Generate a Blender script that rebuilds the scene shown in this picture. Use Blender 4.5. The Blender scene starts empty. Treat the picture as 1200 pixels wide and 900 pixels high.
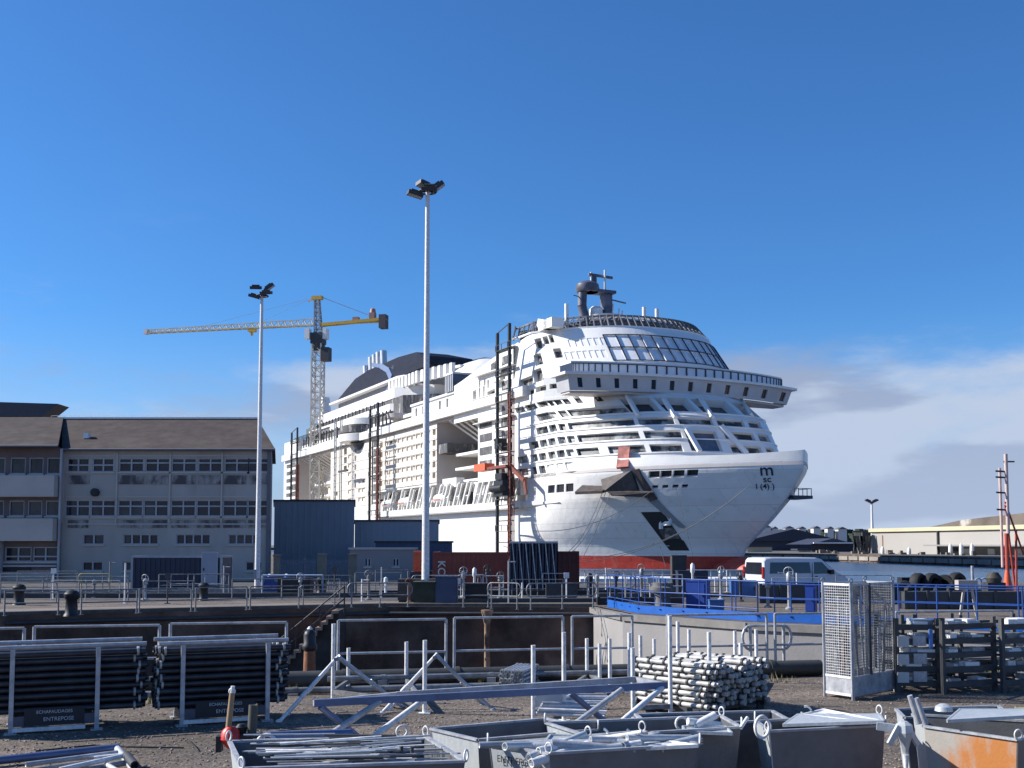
import bpy, math, random
from mathutils import Vector, Matrix
from mathutils.geometry import tessellate_polygon
random.seed(7)
R = math.radians
sc = bpy.context.scene
COL = sc.collection
# ---------------------------------------------------------------- camera
FPX = 1300.0; EYE = 2.6; PY0 = 545.0; PITCH = math.atan((638 - PY0) / FPX); CP, SP = math.cos(PITCH), math.sin(PITCH)
cd = bpy.data.cameras.new('camera'); cam = bpy.data.objects.new('camera', cd); COL.objects.link(cam)
cd.sensor_width = 36; cd.lens = 36 * FPX / 1200; cd.clip_end = 6000; cd.clip_start = 0.1
cd.shift_y = (PY0 - 450) / 1200; cam.location = (0, 0, EYE); cam.rotation_euler = (R(90) + PITCH, 0, 0)
sc.camera = cam
sc.render.resolution_x = 1024; sc.render.resolution_y = 768
# ---------------------------------------------------------------- sun, sky, exposure
SUN = Vector((-0.88, 0.12, 0.0)).normalized(); ELEV = R(33)
SD = Vector((SUN.x * math.cos(ELEV), SUN.y * math.cos(ELEV), math.sin(ELEV)))
ld = bpy.data.lights.new('sun', 'SUN'); ld.energy = 5.0; ld.angle = R(0.5); ld.color = (1, .95, .88)
lo = bpy.data.objects.new('sun', ld); COL.objects.link(lo)
lo.rotation_euler = SD.to_track_quat('Z', 'Y').to_euler()
w = bpy.data.worlds.new('World'); sc.world = w; w.use_nodes = True
nt = w.node_tree; N = nt.nodes; L = nt.links; N.clear()
out = N.new('ShaderNodeOutputWorld'); bg = N.new('ShaderNodeBackground'); sky = N.new('ShaderNodeTexSky')
sky.sky_type = 'NISHITA'; sky.sun_disc = False; sky.sun_elevation = ELEV
sky.sun_rotation = math.atan2(SUN.x, SUN.y)
sky.altitude = 0; sky.air_density = 1.0; sky.dust_density = 0.3; sky.ozone_density = 4.0
tc = N.new('ShaderNodeTexCoord'); sep = N.new('ShaderNodeSeparateXYZ'); L.new(tc.outputs['Generated'], sep.inputs[0])
mp = N.new('ShaderNodeMapping'); mp.inputs['Scale'].default_value = (1.0, 1.0, 3.2); mp.inputs['Location'].default_value = (3.1, 1.0, .4)
L.new(tc.outputs['Generated'], mp.inputs[0])
nz = N.new('ShaderNodeTexNoise'); nz.inputs['Scale'].default_value = 3.0; nz.inputs['Detail'].default_value = 9; nz.inputs['Roughness'].default_value = .62
L.new(mp.outputs[0], nz.inputs[0])
def math_n(op, a, b=None, clamp=False):
    n = N.new('ShaderNodeMath'); n.operation = op; n.use_clamp = clamp
    for i, v in enumerate((a, b)):
        if v is None: continue
        if isinstance(v, (int, float)): n.inputs[i].default_value = v
        else: L.new(v, n.inputs[i])
    return n.outputs[0]
def ramp_n(v, a, b, c=0.0, d=1.0):
    n = N.new('ShaderNodeMapRange'); n.interpolation_type = 'SMOOTHSTEP'
    n.inputs[1].default_value = a; n.inputs[2].default_value = b; n.inputs[3].default_value = c; n.inputs[4].default_value = d
    L.new(v, n.inputs[0]); return n.outputs[0]
low = ramp_n(sep.outputs[2], .215, .07)              # cloud bank sits low over the horizon
right = ramp_n(sep.outputs[0], -.35, .35, .80, 1.0)  # thicker towards the right
dens = ramp_n(math_n('ADD', nz.outputs[0], math_n('MULTIPLY', math_n('MULTIPLY', low, right), .30)), .53, .80)
cover = math_n('MULTIPLY', dens, ramp_n(sep.outputs[2], .31, .17), True)
nz2 = N.new('ShaderNodeTexNoise'); nz2.inputs['Scale'].default_value = 4.5; nz2.inputs['Detail'].default_value = 5
mp2 = N.new('ShaderNodeMapping'); mp2.inputs['Scale'].default_value = (1, 1, 3.6); mp2.inputs['Location'].default_value = (3.1, 1, .52)
L.new(tc.outputs['Generated'], mp2.inputs[0]); L.new(mp2.outputs[0], nz2.inputs[0])
ccol = N.new('ShaderNodeMix'); ccol.data_type = 'RGBA'
L.new(ramp_n(nz2.outputs[0], .46, .56), ccol.inputs[0])
ccol.inputs[6].default_value = (2.7, 3.4, 5.0, 1); ccol.inputs[7].default_value = (4.6, 5.4, 6.8, 1)
tint = N.new('ShaderNodeMix'); tint.data_type = 'RGBA'; tint.blend_type = 'MULTIPLY'; tint.inputs[0].default_value = 1
L.new(sky.outputs[0], tint.inputs[6]); tint.inputs[7].default_value = (.47, .90, 1.33, 1)
cm = N.new('ShaderNodeMix'); cm.data_type = 'RGBA'
L.new(cover, cm.inputs[0]); L.new(tint.outputs[2], cm.inputs[6]); L.new(ccol.outputs[2], cm.inputs[7])
hz_ = N.new('ShaderNodeMix'); hz_.data_type = 'RGBA'; L.new(ramp_n(sep.outputs[2], .21, .02, 0, .55), hz_.inputs[0])
L.new(cm.outputs[2], hz_.inputs[6]); hz_.inputs[7].default_value = (4.3, 5.2, 6.9, 1)
L.new(hz_.outputs[2], bg.inputs[0]); bg.inputs[1].default_value = 0.078; L.new(bg.outputs[0], out.inputs[0])
sc.view_settings.view_transform = 'Standard'; sc.view_settings.look = 'None'; sc.view_settings.gamma = 1
sc.view_settings.exposure = 0.55
# ---------------------------------------------------------------- helpers
def ray(x, y):
    u = (x - 600) / FPX; v = (PY0 - y) / FPX
    return Vector((u, CP - v * SP, SP + v * CP))
def G(x, y, z=0.0):                 # the point at height z seen at photo pixel x, y
    r = ray(x, y); t = (z - EYE) / r.z
    return Vector((r.x * t, r.y * t, z))
def A(x, y, Y):                     # the point at distance Y seen at photo pixel x, y
    r = ray(x, y); k = Y / r.y
    return Vector((r.x * k, Y, EYE + r.z * k))
def PX(p):
    z = p[1] * CP + (p[2] - EYE) * SP
    return 600 + FPX * p[0] / z, PY0 - FPX * (-p[1] * SP + (p[2] - EYE) * CP) / z
class MB:
    def __init__(s): s.v = []; s.f = []; s.m = []; s.sm = []
    def add(s, vs, fs, mi=0, smooth=False):
        o = len(s.v); s.v += [Vector(v) for v in vs]
        for f in fs: s.f.append([i + o for i in f]); s.m.append(mi); s.sm.append(smooth)
        return s
    def box(s, x0, x1, y0, y1, z0, z1, mi=0):
        vs = [(x, y, z) for z in (z0, z1) for x, y in ((x0, y0), (x1, y0), (x1, y1), (x0, y1))]
        return s.add(vs, [(3, 2, 1, 0), (4, 5, 6, 7), (0, 1, 5, 4), (1, 2, 6, 5), (2, 3, 7, 6), (3, 0, 4, 7)], mi)
    def beam(s, a, b, wd, h, mi=0, up=(0, 0, 1)):
        a = Vector(a); b = Vector(b); d = (b - a).normalized(); up = Vector(up)
        if abs(d.dot(up)) > .99: up = Vector((1, 0, 0))
        x = d.cross(up).normalized() * wd / 2; z = x.cross(d).normalized() * h / 2
        vs = [p + q for p in (a, b) for q in (-x - z, x - z, x + z, -x + z)]
        return s.add(vs, [(3, 2, 1, 0), (4, 5, 6, 7), (0, 1, 5, 4), (1, 2, 6, 5), (2, 3, 7, 6), (3, 0, 4, 7)], mi)
    def tube(s, a, b, r, n=8, mi=0, r2=None, cap=True, hollow=False):
        a = Vector(a); b = Vector(b); d = (b - a).normalized(); r2 = r if r2 is None else r2
        up = Vector((0, 0, 1)) if abs(d.z) < .95 else Vector((1, 0, 0))
        x = d.cross(up).normalized(); z = x.cross(d)
        o = len(s.v)
        for p, rr in ((a, r), (b, r2)):
            for i in range(n):
                t = 2 * math.pi * i / n; s.v.append(p + x * math.cos(t) * rr + z * math.sin(t) * rr)
        for i in range(n):
            j = (i + 1) % n; s.f.append([o + i, o + j, o + n + j, o + n + i]); s.m.append(mi); s.sm.append(True)
        if cap or hollow:
            o2 = len(s.v); s.v += [v.copy() for v in s.v[o:o + 2 * n]]; o = o2
        if hollow:
            q = len(s.v)
            for p, rr, sg in ((a, r, 1), (b, r2, -1)):
                for dd in (0, .14):
                    for i in range(n):
                        t = 2 * math.pi * i / n; s.v.append(p + d * sg * dd + (x * math.cos(t) + z * math.sin(t)) * rr * .8)
            for k, base in ((0, o), (1, o + n)):
                A_, B_ = q + 2 * k * n, q + 2 * k * n + n
                for i in range(n):
                    j = (i + 1) % n
                    s.f += [[base + i, base + j, A_ + j, A_ + i], [A_ + i, A_ + j, B_ + j, B_ + i]]; s.m += [mi, mi]; s.sm += [False, True]
                s.f.append([B_ + i for i in range(n)]); s.m.append(mi); s.sm.append(False)
        elif cap:
            s.f.append([o + i for i in range(n)][::-1]); s.f.append([o + n + i for i in range(n)]); s.m += [mi, mi]; s.sm += [False, False]
        return s
    def path(s, pts, r, n=6, mi=0):
        for a, b in zip(pts, pts[1:]):
            a = Vector(a); b = Vector(b); e = (b - a).normalized() * r * .4
            s.tube(a - e, b + e, r, n, mi)
        return s
    def lathe(s, prof, c=(0, 0, 0), n=16, mi=0, sm=True):
        c = Vector(c)
        def ringv(r_, z):
            o_ = len(s.v)
            for i in range(n):
                t = 2 * math.pi * i / n; s.v.append(c + Vector((r_ * math.cos(t), r_ * math.sin(t), z)))
            return o_
        prev = None; ang = lambda p, q: math.atan2(q[1] - p[1], q[0] - p[0])
        for k in range(len(prof) - 1):
            sharp = k == 0 or abs((ang(prof[k], prof[k + 1]) - ang(prof[k - 1], prof[k]) + math.pi) % (2 * math.pi) - math.pi) > .75
            lo = ringv(*prof[k]) if sharp else prev
            hi_ = ringv(*prof[k + 1])
            for i in range(n):
                j = (i + 1) % n; s.f.append([lo + i, lo + j, hi_ + j, hi_ + i]); s.m.append(mi); s.sm.append(sm)
            prev = hi_
        a_ = ringv(*prof[0]); b_ = ringv(*prof[-1])
        s.f.append([a_ + i for i in range(n)][::-1]); s.f.append([b_ + i for i in range(n)]); s.m += [mi, mi]; s.sm += [False, False]
        return s
    def ring(s, c, nrm, r, t, n=14, m=6, mi=0, arc=1.0, squash=1.0, up=None):
        c = Vector(c); nrm = Vector(nrm).normalized(); u0 = Vector(up) if up else (Vector((0, 0, 1)) if abs(nrm.z) < .9 else Vector((1, 0, 0)))
        x = nrm.cross(u0).normalized(); y = x.cross(nrm).normalized() * -1; n = max(n, 20); o = len(s.v)
        for i in range(n + 1):
            a = 2 * math.pi * arc * i / n; e = x * math.cos(a) * squash + y * math.sin(a)
            for j in range(m):
                b = 2 * math.pi * j / m; s.v.append(c + e * (r + math.cos(b) * t) + nrm * math.sin(b) * t)
        for i in range(n):
            for j in range(m):
                k = (j + 1) % m; s.f.append([o + i * m + j, o + i * m + k, o + (i + 1) * m + k, o + (i + 1) * m + j]); s.m.append(mi); s.sm.append(True)
        return s
    def prism(s, poly, z0, z1, mi=0):          # poly: CCW list of (x, y)
        n = len(poly); vs = [(x, y, z0) for x, y in poly] + [(x, y, z1) for x, y in poly]
        tris = tessellate_polygon([[Vector((x, y, 0)) for x, y in poly]])
        fs = [[a, b, c] for a, b, c in tris]; area = sum(poly[i][0] * poly[(i + 1) % n][1] - poly[(i + 1) % n][0] * poly[i][1] for i in range(n))
        def ccw(t):
            (ax, ay), (bx, by), (cx, cy) = [poly[i] for i in t]
            return t if (bx - ax) * (cy - ay) - (cx - ax) * (by - ay) > 0 else t[::-1]
        fs = [ccw(list(t)) for t in fs]
        F = [[i + n for i in t] for t in fs] + [t[::-1] for t in fs]
        for i in range(n):
            j = (i + 1) % n; F.append([i, j, j + n, i + n] if area > 0 else [j, i, i + n, j + n])
        return s.add(vs, F, mi)
    def extr(s, poly, a, b, ax='y', mi=0):      # poly in the x-z plane, thickness along y (or y-z along x)
        k = MB().prism(poly, a, b)
        for v in k.v:
            v[:] = (v.x, v.z, v.y) if ax == 'y' else (v.z, v.x, v.y)
        if ax == 'y':
            k.f = [f[::-1] for f in k.f]
        return s.add(k.v, k.f, mi)
    def build(s, name, mats, parent=None, loc=None):
        me = bpy.data.meshes.new(name); me.from_pydata([tuple(v) for v in s.v], [], s.f)
        if not isinstance(mats, (list, tuple)): mats = [mats]
        for m_ in mats: me.materials.append(m_)
        me.polygons.foreach_set('material_index', s.m); me.polygons.foreach_set('use_smooth', s.sm); me.update()
        o = bpy.data.objects.new(name, me); COL.objects.link(o)
        if parent: o.parent = parent
        if loc is not None: o.location = loc
        return o
def tag(o, label=None, cat=None, group=None, kind=None):
    for k, v in (('label', label), ('category', cat), ('group', group), ('kind', kind)):
        if v: o[k] = v
    return o
def thing(name, label, cat, loc=(0, 0, 0), rz=0, group=None):
    o = bpy.data.objects.new(name, None); COL.objects.link(o); o.empty_display_size = .2
    o.location = loc; o.rotation_euler = (0, 0, rz); return tag(o, label, cat, group)
def dup(o, loc, rz=0, label=None, parent=None):
    c = o.copy(); COL.objects.link(c)
    if parent: c.parent = parent
    else: c.location = loc; c.rotation_euler = (0, 0, rz)
    if label: c['label'] = label
    for ch in list(o.children): dup(ch, None, 0, None, c)
    return c
_M = {}
def mat(name, col, rough=.6, metal=0, var=.12, scale=3.0, bump=0.0, bscale=30, streak=None, spec=.5, col2=None, c2=(.5, .65)):
    if name in _M: return _M[name]
    m = bpy.data.materials.new(name); m.use_nodes = True; t = m.node_tree; n = t.nodes; l = t.links
    b = n['Principled BSDF']; b.inputs['Roughness'].default_value = rough; b.inputs['Metallic'].default_value = metal
    b.inputs['Specular IOR Level'].default_value = spec
    tc = n.new('ShaderNodeTexCoord'); src = tc.outputs['Object']
    if streak:
        mpn = n.new('ShaderNodeMapping'); mpn.inputs['Scale'].default_value = streak; l.new(src, mpn.inputs[0]); src = mpn.outputs[0]
    nz = n.new('ShaderNodeTexNoise'); nz.inputs['Scale'].default_value = scale; nz.inputs['Detail'].default_value = 6; nz.inputs['Roughness'].default_value = .6
    l.new(src, nz.inputs[0])
    mr = n.new('ShaderNodeMapRange'); mr.inputs[1].default_value = .3; mr.inputs[2].default_value = .7
    mr.inputs[3].default_value = 1 - var; mr.inputs[4].default_value = 1 + var; l.new(nz.outputs[0], mr.inputs[0])
    mx = n.new('ShaderNodeMix'); mx.data_type = 'RGBA'; mx.blend_type = 'MULTIPLY'; mx.inputs[0].default_value = 1
    mx.inputs[6].default_value = (*col, 1); l.new(mr.outputs[0], mx.inputs[7]); res = mx.outputs[2]
    if col2:
        n2 = n.new('ShaderNodeTexNoise'); n2.inputs['Scale'].default_value = scale * .37; n2.inputs['Detail'].default_value = 8; n2.inputs['Roughness'].default_value = .65
        l.new(src, n2.inputs[0]); r2 = n.new('ShaderNodeMapRange'); r2.inputs[1].default_value = c2[0]; r2.inputs[2].default_value = c2[1]; l.new(n2.outputs[0], r2.inputs[0])
        m2 = n.new('ShaderNodeMix'); m2.data_type = 'RGBA'; l.new(r2.outputs[0], m2.inputs[0]); l.new(res, m2.inputs[6]); m2.inputs[7].default_value = (*col2, 1); res = m2.outputs[2]
    l.new(res, b.inputs['Base Color'])
    if bump:
        nb = n.new('ShaderNodeTexNoise'); nb.inputs['Scale'].default_value = bscale; nb.inputs['Detail'].default_value = 5; l.new(tc.outputs['Object'], nb.inputs[0])
        bp = n.new('ShaderNodeBump'); bp.inputs['Strength'].default_value = bump; bp.inputs['Distance'].default_value = .03; l.new(nb.outputs[0], bp.inputs['Height']); l.new(bp.outputs[0], b.inputs['Normal'])
    _M[name] = m; return m
GALV = mat('galvanised', (.46, .47, .49), .45, .25, .25, 9, .15, 60, col2=(.22, .24, .27), c2=(.45, .75))
GALVD = mat('galvanised_dull', (.26, .27, .28), .5, .35, .3, 8, .2, 40, col2=(.13, .12, .11), c2=(.45, .7))
BRIGHT = mat('bright_zinc', (.74, .73, .71), .45, 0, .25, 12, .1, 60)
RUST = mat('rust', (.24, .10, .05), .85, 0, .35, 6, .4, 40, col2=(.10, .06, .04))
BLACK = mat('black_paint', (.012, .013, .016), .5, 0, .2, 5)
DKGREY = mat('dark_grey', (.045, .047, .052), .6, 0, .25, 3)
WHITE = mat('white_paint', (.80, .80, .78), .4, 0, .05, 2)
SHIPW = mat('ship_white', (.80, .79, .76), .38, 0, .035, .35, col2=(.70, .69, .66), c2=(.52, .78))
SHIPC = mat('ship_primer_cream', (.72, .66, .57), .6, 0, .10, .3, streak=(.6, .6, 3))
PINK = mat('ship_primer_grey', (.55, .50, .47), .6, 0, .06, .3)
GLASS = mat('dark_glass', (.018, .022, .030), .12, 0, .3, .8, spec=.7)
GLASSL = mat('grey_glass', (.10, .13, .18), .15, 0, .3, .6, spec=.7)
FILM = mat('filmed_glass', (.74, .76, .78), .6, 0, .10, .5, spec=.2)
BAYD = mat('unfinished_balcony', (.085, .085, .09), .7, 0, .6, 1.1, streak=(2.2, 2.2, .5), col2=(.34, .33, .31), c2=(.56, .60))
NAVY = mat('navy_paint', (.014, .022, .05), .4, 0, .25, 1.2)
REDB = mat('boot_red', (.42, .04, .025), .5, 0, .15, 2)
BLUE = mat('rail_blue', (.018, .07, .28), .45, 0, .15, 5)
BLUEP = mat('deck_blue', (.006, .10, .42), .5, 0, .12, 3)
ORANGE = mat('orange', (.75, .12, .04), .5, 0, .12, 4)
YELL = mat('crane_yellow', (.65, .42, .06), .5, 0, .15, 4)
STEELG = mat('crane_grey', (.30, .31, .32), .5, 0, .15, 4)
WOOD = mat('wood', (.33, .22, .12), .7, 0, .2, 8, streak=(1, 1, .2))
RUBBER = mat('rubber', (.014, .014, .015), .75, 0, .3, 8)
def seams(m, bw, bh, amt, bumpy=.25, rust=True):
    t = m.node_tree; n = t.nodes; l = t.links; b = n['Principled BSDF']; src = b.inputs['Base Color'].links[0].from_socket
    tc = n.new('ShaderNodeTexCoord'); sp_ = n.new('ShaderNodeSeparateXYZ'); l.new(tc.outputs['Object'], sp_.inputs[0]); cb = n.new('ShaderNodeCombineXYZ'); l.new(sp_.outputs[0], cb.inputs[0]); l.new(sp_.outputs[2], cb.inputs[1])
    br = n.new('ShaderNodeTexBrick'); br.inputs['Scale'].default_value = 1; br.inputs['Brick Width'].default_value = bw; br.inputs['Row Height'].default_value = bh; br.inputs['Mortar Size'].default_value = .045
    br.inputs['Color1'].default_value = (1, 1, 1, 1); br.inputs['Color2'].default_value = (1 - amt * .45,) * 3 + (1,); br.inputs['Mortar'].default_value = (1 - amt * 1.6,) * 3 + (1,); l.new(cb.outputs[0], br.inputs[0])
    mx = n.new('ShaderNodeMix'); mx.data_type = 'RGBA'; mx.blend_type = 'MULTIPLY'; mx.inputs[0].default_value = 1; l.new(src, mx.inputs[6]); l.new(br.outputs[0], mx.inputs[7]); res = mx.outputs[2]
    if rust:
        mpn = n.new('ShaderNodeMapping'); mpn.inputs['Scale'].default_value = (.9, .9, .10); l.new(tc.outputs['Object'], mpn.inputs[0]); nz = n.new('ShaderNodeTexNoise'); nz.inputs['Scale'].default_value = 1.0; nz.inputs['Detail'].default_value = 7; l.new(mpn.outputs[0], nz.inputs[0])
        r_ = n.new('ShaderNodeMapRange'); r_.inputs[1].default_value = .60; r_.inputs[2].default_value = .78; r_.inputs[4].default_value = .38; l.new(nz.outputs[0], r_.inputs[0]); m2 = n.new('ShaderNodeMix'); m2.data_type = 'RGBA'; l.new(r_.outputs[0], m2.inputs[0]); l.new(res, m2.inputs[6]); m2.inputs[7].default_value = (.42, .34, .27, 1); res = m2.outputs[2]
    l.new(res, b.inputs['Base Color'])
    nb = n.new('ShaderNodeTexNoise'); nb.inputs['Scale'].default_value = .45; nb.inputs['Detail'].default_value = 3; l.new(tc.outputs['Object'], nb.inputs[0]); bp = n.new('ShaderNodeBump'); bp.inputs['Strength'].default_value = bumpy; bp.inputs['Distance'].default_value = .35; l.new(nb.outputs[0], bp.inputs['Height']); l.new(bp.outputs[0], b.inputs['Normal'])
HULLW = mat('hull_white', (.78, .77, .75), .36, 0, .05, .5); seams(HULLW, 9.0, 2.6, .14)
seams(SHIPW, 11.0, 2.45, .05, .12, False); seams(SHIPC, 6.0, 2.45, .09, .15); seams(REDB, 8, 1.2, .2, .2)
def text(s, size, mat_, parent, loc, rot, name='lettering', ext=.002, ax='CENTER', bold=0):
    c = bpy.data.curves.new(name, 'FONT'); c.body = s; c.size = size; c.extrude = ext; c.align_x = ax; c.offset = bold
    t = bpy.data.objects.new('tmp', c); me = bpy.data.meshes.new_from_object(t); bpy.data.objects.remove(t)
    me.materials.clear(); me.materials.append(mat_)
    o = bpy.data.objects.new(name, me); COL.objects.link(o); o.parent = parent; o.location = loc; o.rotation_euler = rot
    return o
def cutwall(surf, us, vs, rects, depth=.4, side=1):
    """A curved wall with real openings. rects: (u0, u1, v0, v1, mat, depth). Returns wall MB and a list of pane MBs."""
    U = sorted(set([round(a, 6) for a in list(us) + [x for r_ in rects for x in r_[:2]]])); V = sorted(set([round(a, 6) for a in list(vs) + [x for r_ in rects for x in r_[2:4]]]))
    def clean(X):
        o = [X[0]]
        for a in X[1:]:
            if a - o[-1] > 1e-5: o.append(a)
        return o
    U = clean(U); V = clean(V); nu, nv = len(U), len(V)
    P = [[surf(u, v) for v in V] for u in U]
    hole = [[-1] * (nv - 1) for _ in range(nu - 1)]
    for k, r_ in enumerate(rects):
        for i in range(nu - 1):
            uc = (U[i] + U[i + 1]) / 2
            if not (r_[0] < uc < r_[1]): continue
            for j in range(nv - 1):
                if r_[2] < (V[j] + V[j + 1]) / 2 < r_[3]: hole[i][j] = k
    m = MB(); m.v = [P[i][j] for i in range(nu) for j in range(nv)]
    def nrm(i, j):
        a = P[min(i + 1, nu - 1)][j] - P[max(i - 1, 0)][j]; b = P[i][min(j + 1, nv - 1)] - P[i][max(j - 1, 0)]
        return a.cross(b).normalized() * side
    panes = []
    for i in range(nu - 1):
        for j in range(nv - 1):
            if hole[i][j] < 0:
                q = [i * nv + j, (i + 1) * nv + j, (i + 1) * nv + j + 1, i * nv + j + 1]
                m.f.append(q if side > 0 else q[::-1]); m.m.append(0); m.sm.append(False)
    for k, r_ in enumerate(rects):
        I = [i for i in range(nu - 1) if r_[0] < (U[i] + U[i + 1]) / 2 < r_[1]]; J = [j for j in range(nv - 1) if r_[2] < (V[j] + V[j + 1]) / 2 < r_[3]]
        if not I or not J: continue
        dp = r_[5] if len(r_) > 5 else depth
        def inn(i, j): return P[i][j] - nrm(i, j) * dp
        pm = MB(); i0, i1, j0, j1 = I[0], I[-1] + 1, J[0], J[-1] + 1
        W_ = i1 - i0 + 1; H_ = j1 - j0 + 1
        pm.v = [inn(i, j) for i in range(i0, i1 + 1) for j in range(j0, j1 + 1)]
        for a in range(W_ - 1):
            for b in range(H_ - 1):
                q = [a * H_ + b, (a + 1) * H_ + b, (a + 1) * H_ + b + 1, a * H_ + b + 1]; pm.f.append(q if side > 0 else q[::-1]); pm.m.append(0); pm.sm.append(False)
        loop = [(i, j0) for i in range(i0, i1)] + [(i1, j) for j in range(j0, j1)] + [(i, j1) for i in range(i1, i0, -1)] + [(i0, j) for j in range(j1, j0, -1)]
        for (a, b), (c, d) in zip(loop, loop[1:] + loop[:1]):
            m.add([P[a][b], P[c][d], inn(c, d), inn(a, b)], [(0, 1, 2, 3) if side < 0 else (3, 2, 1, 0)])
        panes.append((pm, r_[4], (P[i1][j0] - P[i0][j0]).length * (P[i0][j1] - P[i0][j0]).length))
    return m, panes
def lin(a, b, n): return [a + (b - a) * i / n for i in range(n + 1)]
def structure(o): o['kind'] = 'structure'; return o
# ================================================================ SETTING
WZ = -1.53
def sheet(name, poly, z, m, holes=(), skirt=None, thick=0):
    loops = [[Vector((x, y, 0)) for x, y in poly]] + [[Vector((x, y, 0)) for x, y in h_] for h_ in holes]
    allp = [p for l_ in loops for p in l_]; mb = MB(); mb.v = [Vector((p.x, p.y, z)) for p in allp]
    for t in tessellate_polygon(loops):
        a, b, c = [allp[i] for i in t]
        if (b - a).cross(c - a).z < 0: t = t[::-1]
        mb.f.append(list(t)); mb.m.append(0); mb.sm.append(False)
    if skirt is not None:
        for l_ in loops:
            ar = sum(l_[i].x * l_[(i + 1) % len(l_)].y - l_[(i + 1) % len(l_)].x * l_[i].y for i in range(len(l_)))
            isout = l_ is loops[0]
            for i in range(len(l_)):
                a, b = l_[i], l_[(i + 1) % len(l_)]
                if (ar > 0) != isout: a, b = b, a
                mb.add([(a.x, a.y, skirt), (b.x, b.y, skirt), (b.x, b.y, z), (a.x, a.y, z)], [(0, 1, 2, 3)], 1)
    return structure(mb.build(name, m))
CONC = mat('quay_wall', (.105, .066, .048), .9, 0, .7, .6, .6, 8, col2=(.24, .18, .14), c2=(.52, .70))
def ground_mat():
    m = mat('ground_gravel', (.155, .125, .10), .95, 0, .55, 16, .9, 26, col2=(.075, .062, .052), c2=(.46, .68))
    t = m.node_tree; n = t.nodes; l = t.links; b = n['Principled BSDF']; src = b.inputs['Base Color'].links[0].from_socket
    tc = n.new('ShaderNodeTexCoord'); mp_ = n.new('ShaderNodeMapping'); mp_.inputs['Scale'].default_value = (.35, 1.1, 1); mp_.inputs['Rotation'].default_value = (0, 0, -.2); l.new(tc.outputs['Object'], mp_.inputs[0])
    nz = n.new('ShaderNodeTexNoise'); nz.inputs['Scale'].default_value = .9; nz.inputs['Detail'].default_value = 5; l.new(mp_.outputs[0], nz.inputs[0]); r = n.new('ShaderNodeMapRange'); r.inputs[1].default_value = .35; r.inputs[2].default_value = .65; r.inputs[3].default_value = .62; r.inputs[4].default_value = 1.3; l.new(nz.outputs[0], r.inputs[0])
    mx = n.new('ShaderNodeMix'); mx.data_type = 'RGBA'; mx.blend_type = 'MULTIPLY'; mx.inputs[0].default_value = 1; l.new(src, mx.inputs[6]); l.new(r.outputs[0], mx.inputs[7])
    vo = n.new('ShaderNodeTexVoronoi'); vo.inputs['Scale'].default_value = 30; l.new(tc.outputs['Object'], vo.inputs[0]); r2_ = n.new('ShaderNodeMapRange'); r2_.inputs[1].default_value = 0; r2_.inputs[2].default_value = 1; r2_.inputs[3].default_value = .55; r2_.inputs[4].default_value = 1.5; l.new(vo.outputs['Color'], r2_.inputs[0])
    m2 = n.new('ShaderNodeMix'); m2.data_type = 'RGBA'; m2.blend_type = 'MULTIPLY'; m2.inputs[0].default_value = 1; l.new(mx.outputs[2], m2.inputs[6]); l.new(r2_.outputs[0], m2.inputs[7]); l.new(m2.outputs[2], b.inputs['Base Color'])
    return m
GROUND = ground_mat()
near_edge = lambda X: 21.8 + .2 * X
dock = [(-60, near_edge(-60) + 3), (60, 25.5), (60, 28), (22, 29.0), (14.87, 32.93), (8.02, 37.48), (4.43, 41.95), (3.5, 46.39), (-5.4, 46.9), (-14.59, 42.98), (-18.54, 40.97), (-60, 24)]
dock = [(-60, 10), (60, 26.5), (60, 28), (22, 29.4)] + dock[4:-1] + [(-60, 22)]
# straight near edge
dock[0] = (-60, near_edge(-60)); dock[1] = (30, near_edge(30)); dock[2] = (30, 28.6)
h2 = Vector((math.sin(R(25.5)), -math.cos(R(25.5)))); p2 = Vector((math.cos(R(25.5)), math.sin(R(25.5))))
WL = Vector((37.8349, 183.3068))
def SXY(x, t): q = WL + h2 * x + p2 * t; return (q.x, q.y)
j0 = SXY(-25, -27); j1 = SXY(-245, -27)
outer = [(-900, -300), (900, -300), (900, 60), (60, 76), (2, 78), (2, 118), j0, j1, (-300, 700), (-900, 700)]
sheet('ground', outer, 0, [GROUND, CONC], [dock], skirt=-8)
WATER = mat('harbour_water', (.018, .055, .11), .25, 0, .2, .05, 0)
def water_fix():
    t = WATER.node_tree; n = t.nodes; l = t.links; b = n['Principled BSDF']
    tc_ = n.new('ShaderNodeTexCoord'); mpn = n.new('ShaderNodeMapping'); mpn.inputs['Scale'].default_value = (.5, 1.2, 1); l.new(tc_.outputs['Object'], mpn.inputs[0])
    nb = n.new('ShaderNodeTexNoise'); nb.inputs['Scale'].default_value = .9; nb.inputs['Detail'].default_value = 6; l.new(mpn.outputs[0], nb.inputs[0])
    bp = n.new('ShaderNodeBump'); bp.inputs['Strength'].default_value = .6; bp.inputs['Distance'].default_value = .25; l.new(nb.outputs[0], bp.inputs['Height']); l.new(bp.outputs[0], b.inputs['Normal'])
water_fix()
sheet('water', [(-2500, 100 - 30), (3000, 62), (3000, 3000), (-2500, 3000)], WZ, WATER)
sheet('dock_floor', [(-70, 0), (45, 0), (45, 60), (-70, 60)], -6.5, mat('dock_mud', (.05, .045, .04), .5, 0, .4, .4))
sheet('far_shore_ground', [(20, 300), (76, 290), (82, 255), (88.6, 192), (94, 130), (3000, 120), (3000, 3000), (-2500, 3000), (-2500, 820), (20, 820)], 0.2, [mat('far_ground', (.13, .12, .105), .95, 0, .35, .05), CONC], skirt=-4)
ASPH = mat('asphalt', (.085, .08, .078), .9, 0, .25, 1.5, .3, 30, col2=(.055, .052, .05))
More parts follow.
